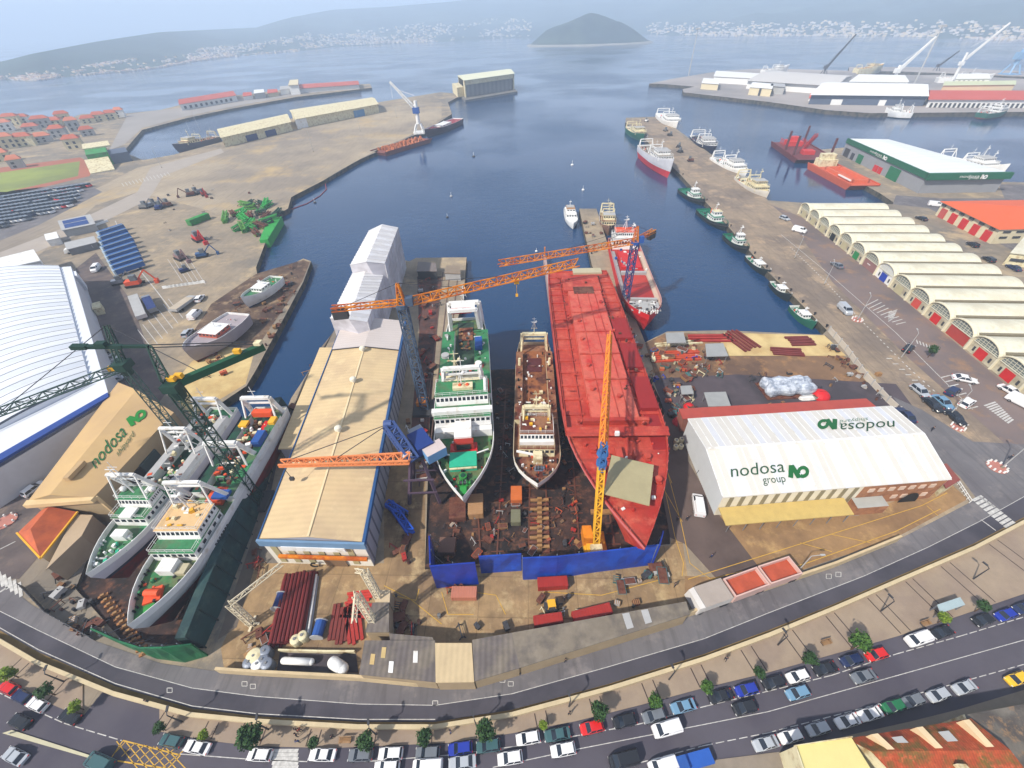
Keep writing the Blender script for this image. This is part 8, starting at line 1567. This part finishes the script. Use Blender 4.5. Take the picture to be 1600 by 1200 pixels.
# red gas cylinder things, white tank
def htank(label, px, d_px, m, L, r_, z=.05):
    a = G(*px, z); b = G(*d_px, z); t = thing('storage_tank', label, 'tank', a, math.atan2(b.y-a.y, b.x-a.x)); mb = MB(); mb.tube((-L/2, 0, r_+.4), (L/2, 0, r_+.4), r_, r_, 16); mb.ball((-L/2, 0, r_+.4), r_*.99, 14, 8); mb.ball((L/2, 0, r_+.4), r_*.99, 14, 8); mb.build('vessel', m, t, smooth=True)
    for x in (-L*.3, L*.3): mb = MB(); mb.box(x-.2, x+.2, -r_*.7, r_*.7, 0, .8); mb.build('saddle', GREY, t)
htank('long white horizontal tank behind the boundary wall', (468, 1036), (490, 1037), WHITE, 4.6, .55); htank('stubby white tank next to the dark grey corrugated shed', (532, 1044), (544, 1052), WHITE, 2.0, .95)
for i, (x, y, m_) in enumerate([(404, 1031, CREAM), (420, 1023, STEEL), (417, 1036, STEEL), (409, 1043, WHITE), (423, 1042, STEEL), (396, 1040, STEEL)]): t = thing('round_tank', '%s upright tank in the cluster by the boundary wall, %s' % (['cream', 'silver', 'silver', 'white', 'silver', 'silver'][i], ['largest', 'topmost', 'in the middle', 'lowest', 'rightmost', 'leftmost'][i]), 'tank', G(x, y), 0, 'cluster of upright tanks'); mb = MB(); rr_ = .95 if i else 1.3; mb.tube((0, 0, 0), (0, 0, 1.9), rr_, rr_, 16); mb.ball((0, 0, 1.9), rr_, 16, 6, .25); mb.build('shell', m_, t); mb = MB(); mb.tube((0, 0, 2.0), (0, 0, 2.3), .2, .2, 8); mb.build('cap', GREY, t)
t = thing('tank_pit', 'dark walled yard holding the two white tanks', 'pit'); mb = MB(); mb.poly([G(432, 1048, .05), G(560, 1051, .05), G(556, 1018, .05), G(438, 1016, .05)]); mb.build('floor', DARKS, t); mb = MB(); L_ = [G(x, y) for x, y in ((438, 1018), (512, 1020), (556, 1020))]; [mb.beam(a+Vector((0, 0, .5)), b+Vector((0, 0, .5)), .25, 1.0) for a, b in zip(L_, L_[1:])]; mb.build('wall', CREAM, t)
# big cable reels and barrels near white hall side
for i, (x, y) in enumerate([(1056, 692), (1064, 690), (1055, 701), (1063, 700)]): t = thing('white_drum', 'white round drum of the cluster beside the white hall wall, %s' % ['upper left', 'upper right', 'lower left', 'lower right'][i], 'drum', G(x, y), 0, 'white drums beside the white hall'); mb = MB(); mb.tube((0, 0, 0), (0, 0, 1.1), .6, .6, 12); mb.build('shell', CREAM, t); mb = MB(); mb.tube((0, 0, 1.1), (0, 0, 1.2), .3, .3, 8); mb.build('lid', GREY, t)
for i, (x, y, s_) in enumerate([(1060, 661, 1.6), (1076, 637, 1.4)]): o_ = thing('red_heap_cover', ['bright red round cover at the corner of the red-roofed shed', 'bright red cover among the scrap on the storage lane'][i], 'cover', G(x, y)); mb = MB(); mb.ball((0, 0, .2), s_, 12, 7, .8); mb.build('cover', MATS['cover_scarlet'], o_); mb = MB(); mb.tube((0, 0, 0), (0, 0, .25), s_*1.05, s_*1.05, 12); mb.build('skirt', REDS, o_)
# blue folded conveyor beside hall
t = thing('gangway', 'bright blue folded gangway standing beside the buff hall', 'gangway', G(628, 815), -.9); mb = MB(); mb.lattice((-4.5, 0, 1.5), (4.5, 0, 1.5), 1.3, 1.2, .22); mb.box(-4.5, 4.5, -.7, .7, .85, .95); mb.build('truss', simple('gangway_blue', (20, 80, 190)), t); mb = MB(); [mb.beam((x, y, 0), (x, y, 1), .2) for x in (-4, 4) for y in (-.6, .6)]; mb.build('leg', DBLUE, t)
t = thing('gangway', 'short blue gangway leaning next to the folded one', 'gangway', G(622, 802), -.5); mb = MB(); mb.lattice((-2.5, 0, 2.2), (2.5, 0, 1.0), 1.2, 1.1, .2); mb.build('truss', MATS['gangway_blue'], t); mb = MB(); [mb.beam((x, y, 0), (x, y, 1.6), .16) for x in (-2, 2) for y in (-.5, .5)]; mb.build('leg', DBLUE, t)
# keel blocks row in the slipway below the cream trawler: individual
for i in range(12):
    y_ = 780+i*7.5; p = G(843, y_, 0); p.z = zs(p)+.02; t = thing('keel_block', 'timber keel block in the row below the cream trawler bow, %s from the bow' % ordw(i), 'keel block', p, 0, 'keel blocks below the cream trawler'); mb = MB(); mb.box(-2.0, 2.0, -.3, .3, 0, .5); mb.build('beam', RUST if i % 2 else WOOD, t); mb = MB(); mb.box(-.5, .5, -.28, .28, .5, 1.0); mb.build('cap_block', WOOD, t)
for i in range(14):
    p = G(160-i*0+i*5.2, 930+i*7.0, 0); p.z = -.25+.02*0; t = thing('keel_block', 'timber keel block in the curved row before the left trawler bow, %s from the top' % ordw(i), 'keel block', Vector((p.x, p.y, min(-.02, (p.y-G(750, 1010).y)/(G(750, 650).y-G(750, 1010).y)*-2.6)+.02)), .6, 'keel blocks in the left slip'); mb = MB(); mb.box(-.8, .8, -.25, .25, 0, .4); mb.build('beam', simple('ochre_block', (176, 120, 70)), t); mb = MB(); mb.box(-.3, .3, -.22, .22, .4, .7); mb.build('cap_block', WOOD, t)
# ---- left quay objects
for i in range(9):
    x, y = 172+i*3.6, 366+i*7.4; a, b = G(x, y), G(x+24, y-8); rz = math.atan2(b.y-a.y, b.x-a.x); t = thing('covered_trailer', 'blue-covered trailer with pale edges, %s from the far end of its rank' % ordw(i), 'trailer', G(x+6, y-1), rz, 'rank of blue-covered trailers'); Lt = 13-abs(i-3)*.4
    mb = MB(); mb.hexa([(-Lt/2, -1.3, 1.0), (Lt/2, -1.3, 1.0), (Lt/2, 1.3, 1.0), (-Lt/2, 1.3, 1.0), (-Lt/2, -1.0, 3.2), (Lt/2, -1.0, 3.2), (Lt/2, 1.0, 3.2), (-Lt/2, 1.0, 3.2)]); mb.build('tarpaulin', simple('trailer_blue', (28, 90, 160), var=.2), t); mb = MB(); mb.box(-Lt/2, Lt/2, -1.25, -1.05, 3.0, 3.3); mb.box(-Lt/2-.6, -Lt/2, -1.3, 1.3, .8, 3.0); mb.build('edge_rail', simple('trailer_pale', (170, 190, 206)), t)
    for xx in (-.3, .3): mb = MB(); mb.tube((xx*Lt, -1.2, .5), (xx*Lt, 1.2, .5), .5, .5, 10); mb.build('axle', BLACK, t)
def machine(label, px, m, s, rz, seed, name='yard_machine', cat='machine', arm=True):
    r = random.Random(seed); t = thing(name, label, cat, G(*px, .04), rz); mb = MB(); mb.box(-s, s*.6, -s*.5, s*.5, s*.25, s*.8); mb.build('body', m, t); mb = MB(); mb.box(-s*.2, s*.5, -s*.45, s*.1, s*.8, s*1.5); mb.build('cab', simple('cab_grey', (110, 116, 122)), t)
    for y in (-.55, .55): mb = MB(); mb.hexa([(-s, y*s-.1*s, 0), (s*.8, y*s-.1*s, 0), (s*.8, y*s+.1*s, 0), (-s, y*s+.1*s, 0), (-s*1.1, y*s-.1*s, s*.3), (s*.9, y*s-.1*s, s*.3), (s*.9, y*s+.1*s, s*.3), (-s*1.1, y*s+.1*s, s*.3)]); mb.build('track', BLACK, t)
    if arm: mb = MB(); mb.beam((s*.5, 0, s*.8), (s*1.7, 0, s*1.9), s*.16); mb.beam((s*1.7, 0, s*1.9), (s*2.4, 0, s*.5), s*.14); mb.box(s*2.2, s*2.6, -s*.3, s*.3, 0, s*.5); mb.build('arm', m, t)
    return t
machine('red and dark harvester-like machine parked below the blue-covered trailers', (214, 446), ORED, 3.2, .3, 1); machine('grey machine with a white hood beside the orange-red machine', (188, 443), STEEL, 2.4, .5, 2); machine('red machine with a long pale arm in the left yard', (312, 376), RED, 3.4, -.7, 3); machine('grey machine with a red roof in the left yard', (284, 405), simple('mach_rosegrey', (140, 110, 110)), 3.0, -.6, 4); machine('small blue and grey loader in the left yard', (318, 401), simple('mach_blue', (50, 90, 140)), 2.6, .4, 5); machine('small dark loader with a blue box lowest in the left yard', (290, 424), DBLUE, 2.0, .8, 6, arm=False)
for i, (x, y) in enumerate([(228, 325), (240, 322), (250, 326), (262, 322), (298, 306), (309, 303), (320, 305)]): machine('grey machine of the distant cluster on the apron, %s from the left' % ordw(i), (x, y), [GREY, STEEL, DBLUE, RUST, RUST, GREY, REDS][i], 2.8, i*.9, 20+i, arm=i % 2 == 0)
container('long green skip container on the left quay apron', (312, 347), (322, 343), BGREEN, 12, 3.2, 3.0)
GR = [BGREEN, simple('scrap_green', (40, 170, 70), var=.3), DGREEN, RUST, simple('scrap_lime', (90, 150, 60))]
r = random.Random(12)
for i in range(30):
    qq = Quad((352, 346), (404, 374), (446, 330), (398, 316))(r.random(), r.random())
    t = thing('dredger_section', 'green lattice dredging section in the tangle on the left quay edge', 'dredging gear', (qq.x, qq.y, .04), r.random()*3, 'green dredging gear on the quay edge'); mb = MB(); L = r.uniform(4, 10); m_ = GR[i % 5]; mb.lattice((-L/2, 0, 1.2), (L/2, 0, 1.2+r.uniform(0, 2)), 1.8, 1.8, .35); mb.build('frame', m_, t); mb = MB(); mb.box(-L*.3, L*.2, -1.1, 1.1, 0, 1.0); mb.build('float', GR[(i+1) % 5], t)
t = thing('green_pontoon', 'flat bright green pontoon below the tangle of dredging gear', 'pontoon'); q = Quad((405, 375), (418, 374), (440, 338), (418, 345), 1.6); mb = MB(); q.box(mb, 0, 1, 0, 1, -3, 1.6); mb.build('hull', simple('pontoon_green', (44, 160, 66)), t); mb = MB(); [mb.beam(q(u, v, 1.6), q(u, v, 2.6), .15) for u in (.05, .95) for v in (.1, .5, .9)]; mb.build('bollard', DGREY, t)
# white and yellow barriers (jersey blocks) in the left yard
for (a, b, n_, lb) in (((260, 450), (322, 441), 10, 'before the grey flatbed lorry'), ((114, 365), (172, 345), 9, 'under the blue-roofed cabin')):
    for i in range(n_): x, y = a[0]+(b[0]-a[0])*i/n_, a[1]+(b[1]-a[1])*i/n_; A_, B_ = G(*a), G(*b); t = thing('concrete_barrier', 'white concrete barrier in the line %s, %s from the left' % (lb, ordw(i)), 'barrier', G(x, y), math.atan2(B_.y-A_.y, B_.x-A_.x), 'white barriers '+lb); mb = MB(); mb.hexa([(-1.2, -.4, 0), (1.2, -.4, 0), (1.2, .4, 0), (-1.2, .4, 0), (-1.2, -.12, 1), (1.2, -.12, 1), (1.2, .12, 1), (-1.2, .12, 1)]); mb.build('block', WHITE, t)
# fences: yard fence along the pier
mb = MB(); t = thing('yard_fence', 'white panel fence between the storage yard and the long pier', 'fence'); P = [G(x, y) for x, y in ((1294, 518), (1320, 548), (1350, 590), (1385, 628), (1398, 640))]
for a, b in zip(P, P[1:]):
    mb.beam(a+Vector((0, 0, .9)), b+Vector((0, 0, .9)), .18, 1.8)
mb.build('panel', simple('fence_white', (206, 196, 182)), t); mb = MB()
for a, b in zip(P, P[1:]):
    k = max(1, int((b-a).length/3))
    for i in range(k): p = a.lerp(b, i/k); mb.beam(p, p+Vector((0, 0, 2.1)), .3)
mb.build('post', LGREY, t)
t = thing('road_fence', 'thin white rail fence at the corner behind the zebra crossing', 'fence'); mb = MB(); a, b = G(1492, 752), G(1514, 786); mb.beam(a+Vector((0, 0, 1)), b+Vector((0, 0, 1)), .1); mb.beam(a+Vector((0, 0, .5)), b+Vector((0, 0, .5)), .1); mb.build('rail', WHITE, t); mb = MB(); [mb.beam(a.lerp(b, i/6), a.lerp(b, i/6)+Vector((0, 0, 1.1)), .1) for i in range(7)]; mb.build('post', WHITE, t)
t = thing('west_fence', 'dark mesh fence along the road at the head of the left slip', 'fence'); mb = MB(); P = [G(x, y) for x, y in ((38, 918), (80, 962), (150, 1001))]; [mb.beam(a+Vector((0, 0, .9)), b+Vector((0, 0, .9)), .1, 1.6) for a, b in zip(P, P[1:])]; mb.build('mesh', DGREY, t); mb = MB(); [mb.beam(a.lerp(b, i/8), a.lerp(b, i/8)+Vector((0, 0, 2)), .12) for a, b in zip(P, P[1:]) for i in range(8)]; mb.build('post', GREY, t)
# roundabout island with white posts
def island(label, c_, r_, n_):
    t = thing('traffic_island', label, 'traffic island', G(*c_)); mb = MB(); mb.tube((0, 0, .03), (0, 0, .18), r_, r_, 24); mb.build('kerb', simple('island_pink', (186, 122, 108)), t); mb = MB()
    for i in range(n_): a_ = 6.2832*i/n_; mb = MB(); mb.tube((math.cos(a_)*r_*.9, math.sin(a_)*r_*.9, .18), (math.cos(a_)*r_*.9, math.sin(a_)*r_*.9, .7), .22, .18, 8); mb.build('bollard', WHITE, t)
island('round traffic island ringed by white bollards at the street corner', (1557, 730), 1.9, 12); island('small round island ringed by white bollards at the end of the parked file', (1496, 668), 1.5, 10); island('oval island ringed by white bollards under a pier lamp', (1339, 500), 1.7, 9)
island('dark round island on the left yard road', (10, 815), 2.0, 8)
t = thing('traffic_divider', 'pale tapering divider in the street at the bottom left', 'divider'); mb = MB(); mb.prism([tuple(G(x, y))[:2] for x, y in ((5, 1146), (20, 1141), (150, 1183), (148, 1187))], .04, .2); mb.build('kerb', simple('divider_cream', (196, 190, 160)), t); mb = MB(); mb.tube(G(14, 1146, .2), G(14, 1146, 1.0), .1, .1, 8); mb.build('marker_post', WHITE, t)
t = thing('bus_shelter', 'glass-roofed kiosk on the promenade near the lime-green tree', 'kiosk'); q = Quad((1470, 958), (1508, 945), (1500, 933), (1464, 945), 2.4); mb = MB(); q.box(mb, 0, 1, 0, 1, 2.3, 2.45); mb.build('roof', simple('kiosk_glass', (168, 186, 190), rough=.3), t); mb = MB(); q.box(mb, .0, 1, .9, .95, .2, 2.3); [mb.beam(q(u, v, .16), q(u, v, 2.3), .1) for u in (.03, .97) for v in (.05, .9)]; mb.build('frame', STEEL, t)
for i, (x, y) in enumerate([(540, 1158), (1445, 975), (1290, 1005)]): t = thing('bench', 'slatted bench on the promenade, %s from the left' % ordw(i), 'bench', G(x, y, .16), heading(kb, max(x, 90))); mb = MB(); [mb.box(-.9, .9, -.3+k*.15, -.2+k*.15, .42, .47) for k in range(4)]; mb.build('seat', WOOD, t); mb = MB(); mb.box(-.9, .9, .32, .38, .5, .9); mb.build('backrest', WOOD, t); [(lambda b_: (b_.box(xx-.05, xx+.05, -.28, .33, 0, .42), b_.build('leg', DGREY, t)))(MB()) for xx in (-.7, .7)]
# bollards along the long pier and quay
for i in range(16):
    f = i/15; x, y = 1012+(1286-1012)*f, 222+(512-222)*f**1.0; P_ = [(1005, 215), (1062, 272), (1130, 345), (1200, 425), (1245, 468), (1292, 516)]; x = 1008+f*280; y = interp(P_, x); p = G(x+3, y-1); s_ = 1.0
    t = thing('mooring_bollard', 'black mooring bollard on the inner edge of the long pier, %s from its tip' % ordw(i), 'bollard', p, 0, 'bollards along the long pier'); mb = MB(); mb.tube((0, 0, 0), (0, 0, .7), .3, .25, 10); mb.build('post', DGREY, t); mb = MB(); mb.tube((0, 0, .7), (0, 0, .95), .42, .38, 10); mb.build('cap', BLACK, t)
for i, (x, y, m_) in enumerate([(1047, 212, DGREY), (1060, 230, DGREY), (1062, 238, DGREY), (1078, 252, RUST), (1010, 190, WHITE), (1040, 205, GREY)]): machine('small vehicle-like winch on the long pier, %s from the tip' % ordw(i), (x, y), m_, 2.2, i, 40+i, 'pier_winch', 'winch', False)
# ---- labels: anything still sharing one is told apart by its place, counted from the left
def img(o):
    v = o.location-Vector((0, 0, H)); d = v.y*math.cos(PITCH)-v.z*math.sin(PITCH); return v.x/max(.1, d)
from collections import defaultdict
same = defaultdict(list)
for o in scene.objects:
    if o.parent is None and o.get('category') and o.get('label'): same[o['label']].append(o)
for lb, os_ in same.items():
    if len(os_) > 1:
        for i, o in enumerate(sorted(os_, key=img)): o['label'] = '%s, %s from left' % (lb, ordw(i))
